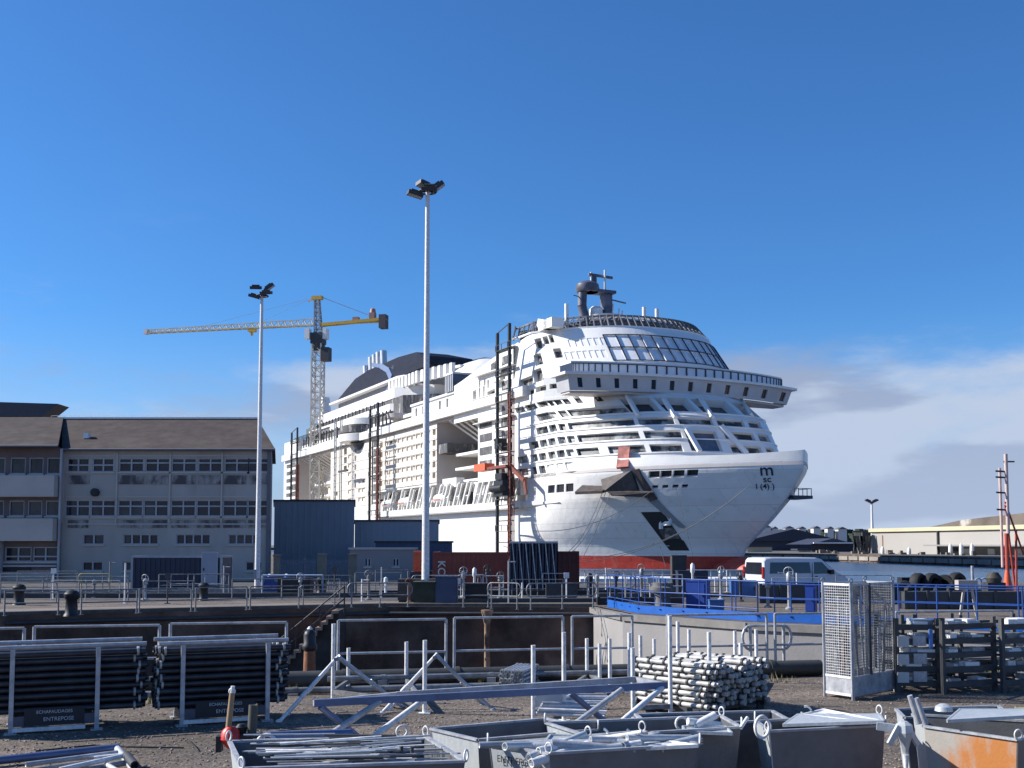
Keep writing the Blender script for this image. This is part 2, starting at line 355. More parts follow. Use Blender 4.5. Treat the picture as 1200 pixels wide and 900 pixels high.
PAVE = mat('worn_road', (.20, .165, .14), .9, 0, .2, 1.2, .3, 20, col2=(.14, .115, .10))
# road strip on the far quay with a kerb, darker yard behind it
rp = [(-60, 25), (-18.54, 41.9), (-14.6, 43.9), (-5.4, 47.7), (-3, 47.9), (-3, 50.8), (-6, 50.6), (-15.5, 47.2), (-20, 45.0), (-60, 28.5)]
sheet('road', rp, .006, PAVE)
kb = MB()
kl = [(-60, 22.1), (-18.54, 41.1), (-14.59, 43.1), (-5.4, 47.0), (3.4, 46.5)]
for a, b in zip(kl, kl[1:]): kb.beam((a[0], a[1] + .2, .06), (b[0], b[1] + .2, .06), .45, .14)
structure(kb.build('kerb', mat('coping_stone', (.11, .10, .09), .9, 0, .3, 2)))
sheet('yard_pavement', [(-60, 55), (-15, 52), (2, 52), (12, 50), (60, 45), (60, 70), (2, 75), (-60, 120)], .010, ASPH)
# ================================================================ THE SHIP
S = thing('cruise_ship', 'huge white cruise ship under construction moored across the basin, bow to the right', 'cruise ship', (WL.x, WL.y, WZ), math.atan2(h2.y, h2.x))
SW = Matrix.Translation((WL.x, WL.y, WZ)) @ Matrix.Rotation(math.atan2(h2.y, h2.x), 4, 'Z')
SWI = SW.inverted()
def spx(p): return PX(SW @ Vector(p))
def SIDE(px, py, t):
    o = SWI @ Vector((0, 0, EYE)); d = SWI.to_3x3() @ ray(px, py); k = (t - o.y) / d.y; q = o + d * k
    return q
def TH(px, py, x):
    o = SWI @ Vector((0, 0, EYE)); d = SWI.to_3x3() @ ray(px, py); k = (x - o.x) / d.x
    return o + d * k
def interp(tab, v):
    if v <= tab[0][0]: return tab[0][1]
    for (a, b), (c, d) in zip(tab, tab[1:]):
        if v <= c: return b + (d - b) * (v - a) / (c - a)
    return tab[-1][1]
STEM = [(-4, -4), (-2, -1.5), (0, -.5), (2.2, .1), (3.9, 1.3), (5.2, 3.1), (8.3, 7.6), (11.7, 11.9), (15.7, 15.6), (17.7, 16.0)]
LEN = [(-3, 52), (0, 49), (6, 44), (12, 41), (17, 40)]; POW = [(-3, .95), (0, .92), (8, .90), (17, .90)]
def hull(u, z, xe=-90):
    xs = interp(STEM, z); d = (abs(u) ** 1.6) * (xs - xe); L_ = interp(LEN, z)
    b = 21.5 * math.sin(math.pi / 2 * min(d / L_, 1)) ** interp(POW, z)
    return Vector((xs - d, -b if u < 0 else b, z))
def u_of_px(surf, px, z, lo=-1.0, hi=0.0):
    # furthest-forward visible match on the starboard side
    n = 160; prev = None
    for i in range(n + 1):
        u = lo + (hi - lo) * i / n; x = spx(surf(u, z))[0]
        if prev is not None and (prev[1] - px) * (x - px) <= 0 and x >= prev[1]:
            f = (px - prev[1]) / (x - prev[1] + 1e-9); return prev[0] + (u - prev[0]) * f
        prev = (u, x)
    return hi
def addpanes(panes, name, parent, extra=None):
    for pm, m_, ar in panes: WINS.append((ar, pm, m_, name, parent))
WINS = []
us = sorted(set(lin(-1, 0, 70) + lin(0, 1, 70)))
# lower hull with boot top
zs = [-3, -1.5, 0, 1, 2.15]
mb, pn = cutwall(lambda u, z: hull(u, z), us, zs, [], side=1); mb.build('boot_top', REDB, S)
def hs(u, z): return hull(u, z)
ua0 = u_of_px(hs, 751, 9.2); ua1 = u_of_px(hs, 779, 9.2)
rects = []
hz = lambda a, b, z0, z1, m_, d=.5: rects.append((u_of_px(hs, a, (z0 + z1) / 2), u_of_px(hs, b, (z0 + z1) / 2), z0, z1, m_, d))
mb, pn = cutwall(hs, us, lin(2.15, 12, 20), rects, side=1); hullm = mb.build('hull', HULLW, S)
# parallel body aft to the stern
par = [(-90, -21.5), (-90, 21.5)]
m = MB()
for z0, z1, nm, mt in ((-3, 2.15, 'boot_top', REDB), (2.15, 12, 'hull', HULLW)):
    q = MB().prism([(-90, -21.5), (-90, 21.5), (-216, 21.5), (-222, 18), (-224, 0), (-222, -18), (-216, -21.5)], z0, z1); q.build(nm, mt, S)
# upper bow hull 12 -> 16.9 (knuckle), with mooring openings
def hu(u, z): return hull(u, z, -36)
us2 = sorted(set(lin(-1, 0, 90) + lin(0, 1, 50)))
rects = []
hz2 = lambda a, b, z0, z1, m_=BLACK, d=.6: rects.append((u_of_px(hu, a, (z0 + z1) / 2), u_of_px(hu, b, (z0 + z1) / 2), z0, z1, m_, d))
for a, b in ((760, 773), (774, 787), (789, 802), (805, 818)): hz2(a, b, 14.9, 16.0)
for a in (752, 764, 776, 788, 799): hz2(a, a + 7, 13.2, 13.75)
for a, b in ((642, 650), (652, 661), (663, 672)): hz2(a, b, 13.3, 14.7, GLASS, .25)
hz2(703, 748, 16.0, 16.0 + .001, GLASS) if False else None
mb, pn = cutwall(hu, us2, lin(12, 16.9, 10), rects, side=1); bow_mb = mb; mb.build('bow_plating', HULLW, S); addpanes(pn, 'window', S)
# bulwark above the knuckle
def bul(u, z):
    p = hull(u, 16.9, -36); k = (z - 16.9)
    top = 17.9 + .5 * min(1, abs(u) * 1.5) + .7 * max(0, 1 - abs(u) * 3.2)
    return Vector((p.x + k * .10, p.y * (1 - .01 * k), 16.9 + k * (top - 16.9)))
ub = [u for u in us2 if abs(u) <= .9]
mb, pn = cutwall(bul, ub, [0 + 16.9, 17.4, 17.9], [], side=1); mb.build('bulwark', SHIPW, S)
mb2, _ = cutwall(lambda u, z: bul(u, z) + Vector((-.35 if abs(u) < .05 else 0, .3 * (1 if u < 0 else -1) if abs(u) > .05 else 0, 0)), ub, [16.9, 17.9], [], side=-1); mb2.build('bulwark', SHIPW, S)
deck = MB(); pts = [hull(u, 16.9, -36) for u in us2]
deck.prism([(p.x, p.y) for p in pts], 16.3, 16.75); deck.build('foredeck', PINK, S)
# bulb
b_ = MB(); prof = []
for k in range(13):
    a = math.pi * k / 12; prof.append((3.6 * math.sin(a) + .01, 0))
bo = MB().lathe([(.05, 9), (1.7, 8.4), (2.9, 6.5), (3.3, 3), (3.3, -12)], n=20)
for v in bo.v: v[:] = (v.z - 1, v.y, v.x - 1.2)
bo.build('bulb', REDB, S)
# ---- plan outline of the superstructure
def plan(u, xf, d, n, w, xa):
    if abs(u) <= .6:
        a = u / .6; t = w * math.sin(math.pi / 2 * a); return xf - d * abs(t / w) ** n, t
    k = (abs(u) - .6) / .4; return (xf - d) + (xa - xf + d) * k, math.copysign(w, u)
def S1(u, z):
    xf = -1.5 - (z - 20) * .62 - max(0, z - 26) * .85
    x, t = plan(u, xf, 20, 3, 21.5, -59); return Vector((x, t, z))
usS = sorted(set(lin(-1, -.6, 6) + lin(-.6, .6, 60) + lin(.6, 1, 6)))
rects = []
def row(z0, z1, segs, m_=GLASS, d=.6, surf=S1, hi=.55):
    zm = (z0 + z1) / 2
    if z1 - z0 < 1.4 and surf is S1: z0 -= .10; z1 += .12
    for a, b in segs: rects.append((u_of_px(surf, a, zm, -1, hi), u_of_px(surf, b, zm, -1, hi), z0, z1, m_, d))
MIXW = mat('balcony_glass', (.035, .037, .04), .3, 0, .7, .9, col2=(.34, .34, .33), c2=(.48, .60))
row(29.2, 30.4, [(604, 614), (616, 628), (630, 641), (643, 648), (650, 658), (660, 667), (674, 681), (697, 705)], MIXW)
row(26.7, 27.9, [(630, 653), (656, 665), (667, 736)], MIXW)
row(24.3, 25.4, [(629, 642), (644, 652), (655, 663), (666, 743), (748, 790), (795, 835), (840, 872), (877, 892)], MIXW)
row(21.9, 23.0, [(620, 631), (633, 641), (643, 651), (654, 663), (665, 674), (677, 749), (755, 799), (849, 884), (889, 902)], MIXW)
row(19.5, 23.1, [(806, 843)], GLASSL, .8)
row(19.5, 20.6, [(607, 618), (622, 630), (632, 640), (643, 651), (653, 662), (664, 673), (676, 702), (713, 756), (762, 800), (857, 893), (898, 908)], MIXW)
row(17.1, 18.3, [(606, 619), (622, 629), (632, 639), (642, 650), (653, 661), (663, 673), (675, 685), (697, 748)], MIXW)
row(26.6, 29.4, [(732, 768), (773, 811), (816, 858), (864, 884)], GLASS, 1.4)
mb, pn = cutwall(S1, usS, lin(16.75, 30.2, 8), rects, side=1); mb.build('lower_superstructure', SHIPW, S); addpanes(pn, 'window', S)
# ledges between the terraces, standing proud of the wall
for zz in (19.1, 21.5, 23.9, 26.2):
    def led(u, v):
        p = S1(u, zz); q = Vector((p.x, p.y, 0)) * 1; nrm_ = Vector((1, 0, 0)) if abs(u) < .001 else None
        a = S1(u + .004 if u < .99 else u, zz) - S1(u - .004 if u > -.99 else u, zz); nn = Vector((a.y, -a.x, 0)).normalized()
        o_, h_ = ((0, 0), (.14, 0), (.14, .16), (0, .16))[int(round(v))]
        return p + nn * o_ + Vector((0, 0, h_))
    mb, _ = cutwall(led, [u for u in usS if u > -.75 and u < .75], [0, 1, 2, 3], [], side=-1); mb.build('ledge', SHIPW, S)
def slab(xf, d, n, w, xa, z0, z1, name, m_=SHIPW, us_=None):
    pts = [plan(u, xf, d, n, w, xa) for u in (us_ or usS)]; return MB().prism(pts, z0, z1).build(name, m_, S)
slab(-14.5, 15, 2.6, 21.6, -59, 30.2, 30.7, 'deck_slab')
# slanted white braces across the big front windows
br = MB()
for a, b in (((792, 508), (830, 530)), ((800, 505), (827, 531)), ((838, 500), (873, 533)), ((846, 504), (872, 533)), ((728, 462), (745, 487)), ((770, 467), (790, 490)), ((812, 465), (833, 488)), ((861, 466), (878, 487))):
    pass
def onS1(px, py):
    best = None
    for i in range(0, 140):
        z = 17 + i * .1; u = u_of_px(S1, px, z, -1, .55); e = abs(spx(S1(u, z))[1] - py)
        if best is None or e < best[0]: best = (e, u, z)
    p = S1(best[1], best[2]); return p + Vector((.5, 0, 0))
for a, b in (((803, 503), (818, 529)), ((843, 499), (873, 532)), ((733, 464), (746, 487)), ((776, 468), (790, 490)), ((818, 466), (833, 489)), ((866, 467), (879, 487))):
    MB().beam(onS1(*a), onS1(*b), .8, .5, up=(1, 0, 0)).build('brace', SHIPW, S)
# ---- bridge
def BR(u, z):
    x, t = plan(u, -11.2, 4.4, 2, 24.0, -20); return Vector((x - (33 - z) * .25, t * (1 - (33 - z) * .012), z))
rects = []
for i in range(12):
    a = 677 + i * 21.6; zz = 32.3; row(30.9, 32.5, [(a, a + 5.5)], GLASS, .25, BR, .6)
mb, pn = cutwall(BR, usS, lin(30.4, 33.0, 3), rects, side=1); mb.build('bridge', mat('bridge_grey', (.50, .51, .53), .5, 0, .1, .3), S); addpanes(pn, 'window', S)  # bridge wall in a greyer tone than the ship white
MB().prism([plan(u, -12.4, 4.4, 2, 23.0, -20) for u in usS], 30.0, 30.41).build('bridge_floor', PINK, S)
MB().prism([plan(u, -10.6, 4.4, 2, 24.8, -21) for u in usS], 33.0, 33.45).build('bridge_roof', SHIPW, S)
# window band above the bridge
def WB(u, z):
    x, t = plan(u, -12.2, 4.4, 2, 22.6, -21); return Vector((x, t, z))
rects = []
uu = lin(-.58, .58, 34)
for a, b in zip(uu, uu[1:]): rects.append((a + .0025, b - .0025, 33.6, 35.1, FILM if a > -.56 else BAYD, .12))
mb, pn = cutwall(WB, sorted(set(usS + uu)), [33.45, 35.25], rects, side=1); mb.build('screen_frame', NAVY, S)
k = MB()
for pm, m_, ar in pn: k.add(pm.v, pm.f)
k.build('wind_screen', FILM, S)
MB().prism([plan(u, -12.5, 4.4, 2, 22.7, -22) for u in usS], 35.25, 35.6).build('deck_slab', SHIPW, S)
# ---- upper superstructure
ROOF = [(-75, 38.2), (-71, 38.5), (-50, 42.3), (-33, 44.3), (40, 44.3)]
def S2(u, v):
    xf0 = -14.5; x0, t0 = plan(u, xf0, 15, 2.6, 21.5, -72); x1, t1 = plan(u, xf0 - 8.5, 14, 2.6, 20.2, -72)
    zt = interp(ROOF, x0 + (x1 - x0) * v * .8) ; z = 30.2 + v * (zt - 30.2)
    f = max(0, (z - 34.5) / 9.8)
    if f > 0 and abs(u) < .72: g = min(f, 1); return Vector((x0 + (x1 - x0) * g, t0 + (t1 - t0) * g * max(0, 1 - abs(abs(u) - .0) / .72 * 0), z))
    return Vector((x0, t0, z))
def vz(z, x): return (z - 30.2) / (interp(ROOF, x) - 30.2)
usT = sorted(set(lin(-1, -.6, 10) + lin(-.6, .6, 60) + lin(.6, 1, 10)))
rects = []
def upx(px, z, hi=.55):
    n = 200; prev = None
    for i in range(n + 1):
        u = -1 + (hi + 1) * i / n; x_ = plan(u, -14.5, 15, 2.6, 21.5, -72)[0]; v = min(1, vz(z, x_)); x = spx(S2(u, v))[0]
        if prev is not None and (prev[1] - px) * (x - px) <= 0 and x >= prev[1]: return prev[0] + (u - prev[0]) * (px - prev[1]) / (x - prev[1] + 1e-9), v
        prev = (u, x)
    return hi, 1
def r2(px0, px1, z0, z1, m_=BAYD, d=1.0):
    u0, _ = upx(px0, z0); u1, _ = upx(px1, z0); x_ = plan((u0 + u1) / 2, -14.5, 15, 2.6, 21.5, -72)[0]
    rects.append((u0, u1, vz(z0, x_), min(.985, vz(z1, x_)), m_, d))
for a in ((629, 637, 40.6, 42.9), (638, 644, 41.3, 43.0), (645, 650, 41.5, 43.2), (628, 637, 37.2, 39.6), (651, 660, 38.2, 40.2), (609, 625, 33.8, 35.6), (626, 637, 34.0, 36.6),
          (604, 612, 31.9, 32.9), (615, 626, 32.0, 33.0), (628, 640, 32.1, 33.1), (644, 655, 32.3, 33.2),
          (575, 581, 38.4, 41.0), (561, 563, 36.5, 38), (567, 569, 36.6, 38.2), (554, 558, 34.2, 36.2), (561, 563, 34.2, 36.4), (566, 568, 34.3, 36.5), (571, 580, 32.9, 35.2), (571, 573, 35.8, 37.6),
          (588, 594, 39.5, 41), (586, 592, 36.5, 38.2), (588, 597, 33.6, 35.0)):
    r2(*a)
for i in range(7):
    r2(664 + i * 7.2, 669.5 + i * 7.2, 37.6, 39.2, FILM, .12); 
for i in range(6): r2(668 + i * 7.6, 674 + i * 7.6, 40.2, 41.8, FILM, .12)
# glazed front, two bands of panes
fr = []
for v0, v1 in ((.475, .655), (.675, .85)):
    g = lin(-.235, .40, 14)
    for a, b in zip(g, g[1:]): rects.append((a + .004, b - .004, v0, v1, FILM, .15))
for a, b in zip(lin(.42, .52, 3), lin(.42, .52, 3)[1:]):
    rects.append((a + .002, b - .002, .475, .85, NAVY, .15))
mb, pn = cutwall(S2, usT, lin(0, 1, 10), rects, side=1); mb.build('upper_superstructure', SHIPW, S); addpanes(pn, 'window', S)
k = MB()
def offS2(u, v, d=.12):
    a = S2(u + .004, v) - S2(u - .004, v); b = S2(u, min(1, v + .01)) - S2(u, v - .01); n = a.cross(b).normalized(); return S2(u, v) + n * d
for u in lin(-.235, .52, 18):
    vv = lin(.47, .855, 5)
    for v0, v1 in zip(vv, vv[1:]): k.beam(offS2(u, v0), offS2(u, v1), .18, .14)
for v in (.47, .665, .855):
    uu_ = lin(-.235, .52, 36)
    for a, b in zip(uu_, uu_[1:]): k.beam(offS2(a, v), offS2(b, v), .14, .15)
k.build('window_mullions', NAVY, S)
# roof deck and its unfinished railing truss
rp_ = [S2(u, 1) for u in usT if S2(u, 1).x > -60]
rf = MB(); n_ = len(rp_); rf.v = [Vector(p) - Vector((0, 0, .25)) for p in rp_] + [Vector((p.x, p.y * .02, p.z + .0)) for p in rp_]
for i in range(n_ - 1): rf.f.append([i, i + 1, n_ + i + 1, n_ + i]); rf.m.append(0); rf.sm.append(False)
rf.build('roof_deck', SHIPW, S)
tr = MB(); tw = MB(); P0 = [S2(u, 1) for u in lin(-.72, .62, 54)]
for i, p in enumerate(P0):
    inn = Vector((p.x - 2.2, p.y * .93, 46.6)); b0 = Vector((p.x, p.y, 44.1))
    tr.beam(b0, inn, .16, .5); tr.beam(inn, inn + Vector((-3, -p.y * .08, .2)), .14, .3)
    if i:
        q = P0[i - 1]; qi = Vector((q.x - 2.2, q.y * .93, 46.6)); qb = Vector((q.x, q.y, 44.1))
        tr.beam(qi, inn, .3, .3); tw.beam(qb, b0, .5, .35)
        for f in (.35, .7): tr.beam(qb.lerp(qi, f), b0.lerp(inn, f), .08, .08)
        if i % 2: tr.beam(qb, inn, .1, .1)
tr.build('roof_truss', mat('truss_grey', (.16, .16, .17), .5, 0, .4, .5), S); tw.build('roof_rim', SHIPW, S)
dk = MB().prism([(p.x - 3.2, p.y * .86) for p in P0], 44.35, 46.1); dk.build('roof_house', mat('dark_panels', (.10, .105, .12), .5, 0, .6, .6, col2=(.4, .4, .4), c2=(.55, .65)), S)
rs = MB()
for x in (-33, -31): rs.box(x - 2.5, x + 1, -19.5, -17, 44.2, 46)
rs.extr([(-38, 44), (-34, 44), (-34, 46.2), (-36.6, 46.9)], -19, -15)
rs.build('roof_house', SHIPW, S)
# ---- mast and poles on the roof
def tower(pts, m_, name, r=.5, parent=S):
    k = MB()
    for a, b, r_ in pts: k.tube(a, b, r_, 10)
    return k.build(name, m_, parent)
mx = -46
MC = mat('mast_paint', (.10, .105, .14), .5, 0, .5, .5, col2=(.5, .5, .5), c2=(.6, .68))
mst = MB(); mst.lathe([(3.4, 45.5), (4.6, 47.2), (4.4, 48.6), (3.4, 50.0), (2.6, 50.6)], (mx + 1, .6, 0), 20)
mst.prism([(mx + 1, -1), (mx + 7.5, -.8), (mx + 8.5, 1.2), (mx + 7.5, 3.2), (mx + 1, 3.4)], 46.4, 49.0)
mst.build('mast_base', MC, S)
mst = MB(); q = [(-1.6, 46.5, 2.2), (-3.4, 49.5, 1.9), (-4.2, 52.5, 1.7), (-4.0, 55.6, 1.6)]
for (t0_, z0_, w0_), (t1_, z1_, w1_) in zip(q, q[1:]): mst.tube((mx, t0_, z0_), (mx, t1_, z1_ + .1), w0_ / 2 + .1, 10, r2=w1_ / 2 + .1)
mst.build('mast_leg', MC, S)
mst = MB().box(mx - 1.0, mx + 1.0, .6, 2.4, 50, 56.2); mst.build('mast_leg', MC, S)
MB().lathe([(2.2, 55.5), (2.5, 56.1), (2.3, 57.1), (1.3, 57.7)], (mx, -2.9, 0), 18).build('radar_dome', MC, S)
MB().box(mx - 1.6, mx + 1.6, -3.2, 3.0, 55.5, 56.1).build('crosstree', MC, S)
MB().beam((mx, -2.6, 59.3), (mx, 3.0, 59.1), .45, .5).build('radar_bar', MC, S)
MB().beam((mx, -6.2, 54.6), (mx, -4, 54.3), .16, .16).build('yard_arm', MC, S); MB().beam((mx, 2, 54.6), (mx, 6.2, 54.1), .25, .25).build('yard_arm', MC, S)
MB().tube((mx, -1.3, 57), (mx, -1.3, 59.3), .55).build('mast_post', MC, S); MB().tube((mx + .6, .9, 56), (mx + .6, .9, 60.4), .22).build('aerial', SHIPW, S)
MB().tube((mx, -2, 57.6), (mx, -2, 59.8), .22).build('aerial', SHIPW, S)
for q in ((4.6, 52.6), (5.4, 52.2), (3.2, 53.5)): MB().tube((mx + 1, q[0] - 1, 49), (mx + 1, q[0] - .6, q[1]), .16).build('aerial', SHIPW, S)
MB().box(mx - 2, mx + 2, -2.2, 3.4, 50.6, 51.0).lathe([(3.5, 50.2), (3.7, 50.6), (2.5, 50.7)], (mx + 1, .8, 0), 18).build('mast_platform', SHIPW, S)
MB().lathe([(1.4, 51.0), (1.4, 52.2), (.9, 52.7)], (mx, -.9, 0), 12).build('radar_dome', SHIPW, S)
for px, y0, y1 in ((664, 378, 356), (755, 378, 360), (770, 380, 362)):
    a = TH(px, y0, -33); b = TH(px, y1, -33)
    MB().tube((a.x, a.y, 44), (a.x, a.y, b.z), .42, 8).build('roof_pole', SHIPW, S)
# ---- long promenade belt and roofs aft
MB().box(-221, -36, -22.6, -20.8, 31.9, 33.9).build('promenade_belt', SHIPW, S)
MB().box(-221, -36, 20.8, 22.6, 31.9, 33.9).build('promenade_belt', SHIPW, S)
MB().box(-221, -59, -21.4, 21.4, 31.3, 31.85).build('deck_slab', PINK, S)
# gallery houses over the belt between the funnels and the forward block
def sidewall(x0, x1, z0, z1, t, rects, nx=12, nz=4, m_=SHIPW, name='wall', wn='window'):
    mb, pn = cutwall(lambda x, z: Vector((x, t, z)), lin(x0, x1, nx), lin(z0, z1, nz), rects, side=1)
    mb.build(name, m_, S); addpanes(pn, wn, S)
def srect(px0, py0, px1, py1, t, m_=BAYD, d=.8):
    a = SIDE(px0, py1, t); b = SIDE(px1, py0, t); c = SIDE(px0, py0, t); return (a.x, b.x, min(a.z, b.z), max(a.z, b.z), m_, d)
rr = []
for x in (-97.5, -93, -82.5, -78): rr.append((x, x + 1.3, 34.4, 36.4, BAYD, .4))
sidewall(-100, -72, 33.9, 37.0, -20.9, rr, name='gallery_wall')
MB().box(-100, -72, -21.3, 21.3, 37.0, 37.5).build('gallery_roof', SHIPW, S)
MB().box(-72.05, -72, -20.9, 20.9, 31.9, 38).build('bulkhead', SHIPW, S)
g = MB(); g.box(-76.5, -72.5, -21.6, -12, 37.5, 41.2); g.build('glass_pavilion', GLASSL, S)
g = MB()
for i in range(5): g.box(-76.6 + i * 1.0, -76.4 + i * 1.0, -21.75, -21.6, 37.5, 41.3)
g.box(-76.7, -72.2, -21.8, -11.8, 41.2, 41.6); g.build('pavilion_frame', SHIPW, S)
# block one: covered balconies, panels with fine seams
def seam_block(x0, x1, z0, z1, t, wins, m_=SHIPC):
    wins = list(wins); n_ = int((z1 - z0) / 2.45)
    for j in range(n_):
        x = x0 + 4.2
        while x < x1 - 6:
            if not any(w_[0] - .3 < x + 2.9 and w_[1] + .3 > x for w_ in wins if w_[4] is BAYD): wins.append((x, x + 2.9, z0 + j * 2.45 + 1.15, z0 + j * 2.45 + 2.2, m_ if random.random() < .72 else (PINK if random.random() < .7 else BAYD), .30))
            x += 3.2
    sidewall(x0, x1, z0, z1, t, wins, 6, 2, m_, 'balcony_block')
    k = MB(); n = int((z1 - z0) / 2.45)
    for i in range(1, n + 1): k.box(x0, x1, t - .12, t - .001, z0 + i * 2.45 - .09, z0 + i * 2.45 + .09)
    for x in (x0 + .2 * (x1 - x0), x0 + .62 * (x1 - x0)): k.box(x - .06, x + .06, t - .1, t - .001, z0, z1)
    k.build('balcony_edges', SHIPW, S)
wins = []
for i in range(5):
    z = 19 + i * 2.45; wins += [(-84.6, -82.8, z, z + 1.7, BAYD, 1.2), (-121.6, -119.4, z, z + 1.8, BAYD, 2.0)]
seam_block(-122, -82, 18.0, 31.3, -21.5, wins)
MB().box(-122, -82, -21.3, 21.3, 17.5, 18.0).build('deck_slab', SHIPW, S)
MB().box(-82.02, -82, -21.5, -11.9, 12.6, 31.3).build('bulkhead', PINK, S)
g = MB(); g.box(-81.9, -76.5, -21.2, -12, 24.3, 26.4); g.box(-76.5, -60, -14, -12, 24.0, 25.6); g.build('recess_shadow_box', BAYD, S)  # solid dark boxes, their colour stands in for shade in the gap
# gap between blocks: set-back wall, curved decks, orange cabins, struts
sidewall(-82, -59, 12.6, 31.3, -11.9, [(-76 + i * 2.4, -74.6 + i * 2.4, 21.2, 23.3, mat('orange_primer', (.45, .24, .12), .6, 0, .2, 1), .3) for i in range(6)], name='recess_wall', m_=SHIPC)
g = MB()
for z in (17.5, 20.3, 23.4, 26.6, 28.9):
    xa = -76 if z < 26 else -73; g.box(xa, -59.1, -19.5 if z < 25 else -15, -12, z, z + .55)
g.build('recess_decks', SHIPW, S)
st = MB()
for i in range(6): st.beam((-75 + i * 3.0, -21.4, 31.2), (-71 + i * 2.6, -13.5, 25.0), .35, .35)
st.build('strut', SHIPW, S)
MB().box(-59.02, -59, -21.5, -11.9, 12.6, 31.5).build('bulkhead', SHIPW, S)
# balconies of the forward block seen beside the gap and behind the work tower
for z in (18.2, 20.7, 23.2, 25.7, 28.2):
    pass
rr = MB()
for i, z in enumerate((19.6, 22.3, 25.0, 27.7)):
    rr.box(-58, -52.2, -21.62, -21.4, z, z + 1.5)
rr.build('balcony_openings', BAYD, S)
rr = MB()
for i in range(10): rr.box(-47.2, -43.0, -21.64, -21.4, 17.4 + i * 2.45, 18.9 + i * 2.45)
rr.build('balcony_openings', BAYD, S)
rr = MB()
for i in range(9): rr.box(-59.3, -41, -22.6, -21.5, 18.9 + i * 2.45, 19.05 + i * 2.45) if i % 2 == 0 and i > 3 else rr.box(-49.5, -46.3, -22.9, -21.5, 18.9 + i * 2.45, 19.1 + i * 2.45)
rr.build('balcony_slabs', SHIPW, S)
# boat deck: back wall, ceiling, shelf, davits
sidewall(-122, -37, 11.9, 18.0, -17.5, [(-118 + i * 6.2, -115.5 + i * 6.2, 13.6, 16.0, GLASSL, .2) for i in range(13)], name='boat_deck_wall', m_=PINK)
MB().box(-215, -36, -21.3, 21.3, 11.7, 12.1).build('boat_deck', SHIPW, S)
MB().box(-122, -37, -22.9, -21.5, 10.9, 12.35).tube((-37, -21.6, 11.6), (-24, -21.3, 11.6), .72, 10, 0, .1).build('boat_shelf', SHIPW, S)
MB().box(-122, -37, -22.96, -22.9, 10.75, 11.05).build('shelf_shadow_strip', mat('shelf_shadow_grey', (.30, .30, .30), .6), S)  # thin grey strip colours in the shadow under the shelf
dv = MB()
def davit(x, s_=1):
    k = MB(); k.beam((x - 1.6, -21.3, 12.4), (x + 1.5, -21.3, 17.2), .5, .55); k.beam((x + .6, -21.3, 12.4), (x + 3.4, -21.3, 17.0), .35, .4)
    k.beam((x + 1.5, -21.3, 17.2), (x + 1.5, -18, 17.4), .5, .5); k.beam((x - .2, -21.3, 14.4), (x + 2.2, -21.3, 14.4), .2, .25); k.beam((x - 1.5, -21.3, 12.4), (x + 3.2, -20.9, 16.9), .14, .14)
    k.box(x - .4, x + 1.0, -20.8, -19, 12.2, 13.6)
    k.build('davit', mat('davit_paint', (.62, .62, .60), .5, 0, .2, .8), S)
for x in (-118, -112.5, -106, -100, -94, -88, -81, -77, -71, -66, -60, -54.5, -49, -43): davit(x)
MB().box(-68, -64, -21.2, -19, 12.3, 15.2).build('winch_house', BLACK, S)
MB().box(-63, -55, -20.8, -19, 12.3, 17.0).box(-80, -72, -20.9, -19, 16.6, 18.6).build('boat_deck_house', SHIPW, S)
# block two, bulging pool balcony, second gap, stern block
wins = []
for i in range(5):
    z = 19.3 + i * 2.45
    wins += [(-143, -141.4, z, z + 1.7, BAYD, .8)]
    if i > 1: wins.append((-153, -150.2, z, z + 2.0, BAYD, 1.0))
seam_block(-166, -128, 14.5, 31.3, -21.5, wins, SHIPC)
rr = []
for i in range(8): rr.append((-127.6, -122.4, 13.4 + i * 2.3, 15.2 + i * 2.3, BAYD, 2.5))
sidewall(-128, -122, 12, 31.3, -21.2, rr, 2, 2, SHIPW, 'balcony_stack')
MB().box(-166, -120, -21.4, -17, 12, 14.5).build('promenade_house', SHIPW, S)
MB().box(-166.02, -166, -21.5, -12, 14.5, 31.3).build('bulkhead', SHIPC, S)
bo = MB().lathe([(6.0, 31.6), (7.9, 32.0), (8.0, 33.9), (7.8, 34.0)], (-142, -18.0, 0), 28); bo.build('bulging_balcony', SHIPW, S)
bo = MB().lathe([(7.2, 34.3), (7.2, 36.1), (7.0, 36.2)], (-142, -18.6, 0), 28); bo.build('bulging_balcony', BAYD, S)
bo = MB().lathe([(7.0, 36.2), (8.3, 36.5), (8.2, 38.2), (7.9, 38.3)], (-142, -16.5, 0), 28); bo.build('bulging_balcony', SHIPW, S)
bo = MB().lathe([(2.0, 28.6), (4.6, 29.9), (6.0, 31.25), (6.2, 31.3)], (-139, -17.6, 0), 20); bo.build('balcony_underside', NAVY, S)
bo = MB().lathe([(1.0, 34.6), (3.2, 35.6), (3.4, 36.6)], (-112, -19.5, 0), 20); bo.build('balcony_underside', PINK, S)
sidewall(-205, -166, 12, 31.3, -13, [(-203, -186, 19.5, 22.5, BAYD, 1.5), (-184, -168, 16.5, 18.5, BAYD, 1.2)], name='recess_wall', m_=SHIPC)
MB().box(-205, -204.9, -21.5, -13, 12, 31.3).build('bulkhead', PINK, S)
st = MB()
for i in range(7): st.beam((-199 + i * 4.0, -21.4, 31.2), (-195 + i * 3.6, -13.5, 26.0), .35, .35)
st.build('strut', SHIPW, S)
g = MB()
for z in (15.8, 18.8, 22.6): g.box(-198, -168, -18, -13, z, z + .6)
g.build('recess_decks', SHIPW, S)
rr = []
for i in range(8):
    z = 12.6 + i * 2.4; rr += [(-218.5, -213, z, z + 1.3, BAYD, 1.2), (-211.5, -206.5, z, z + 1.6, BAYD, 2.0)]
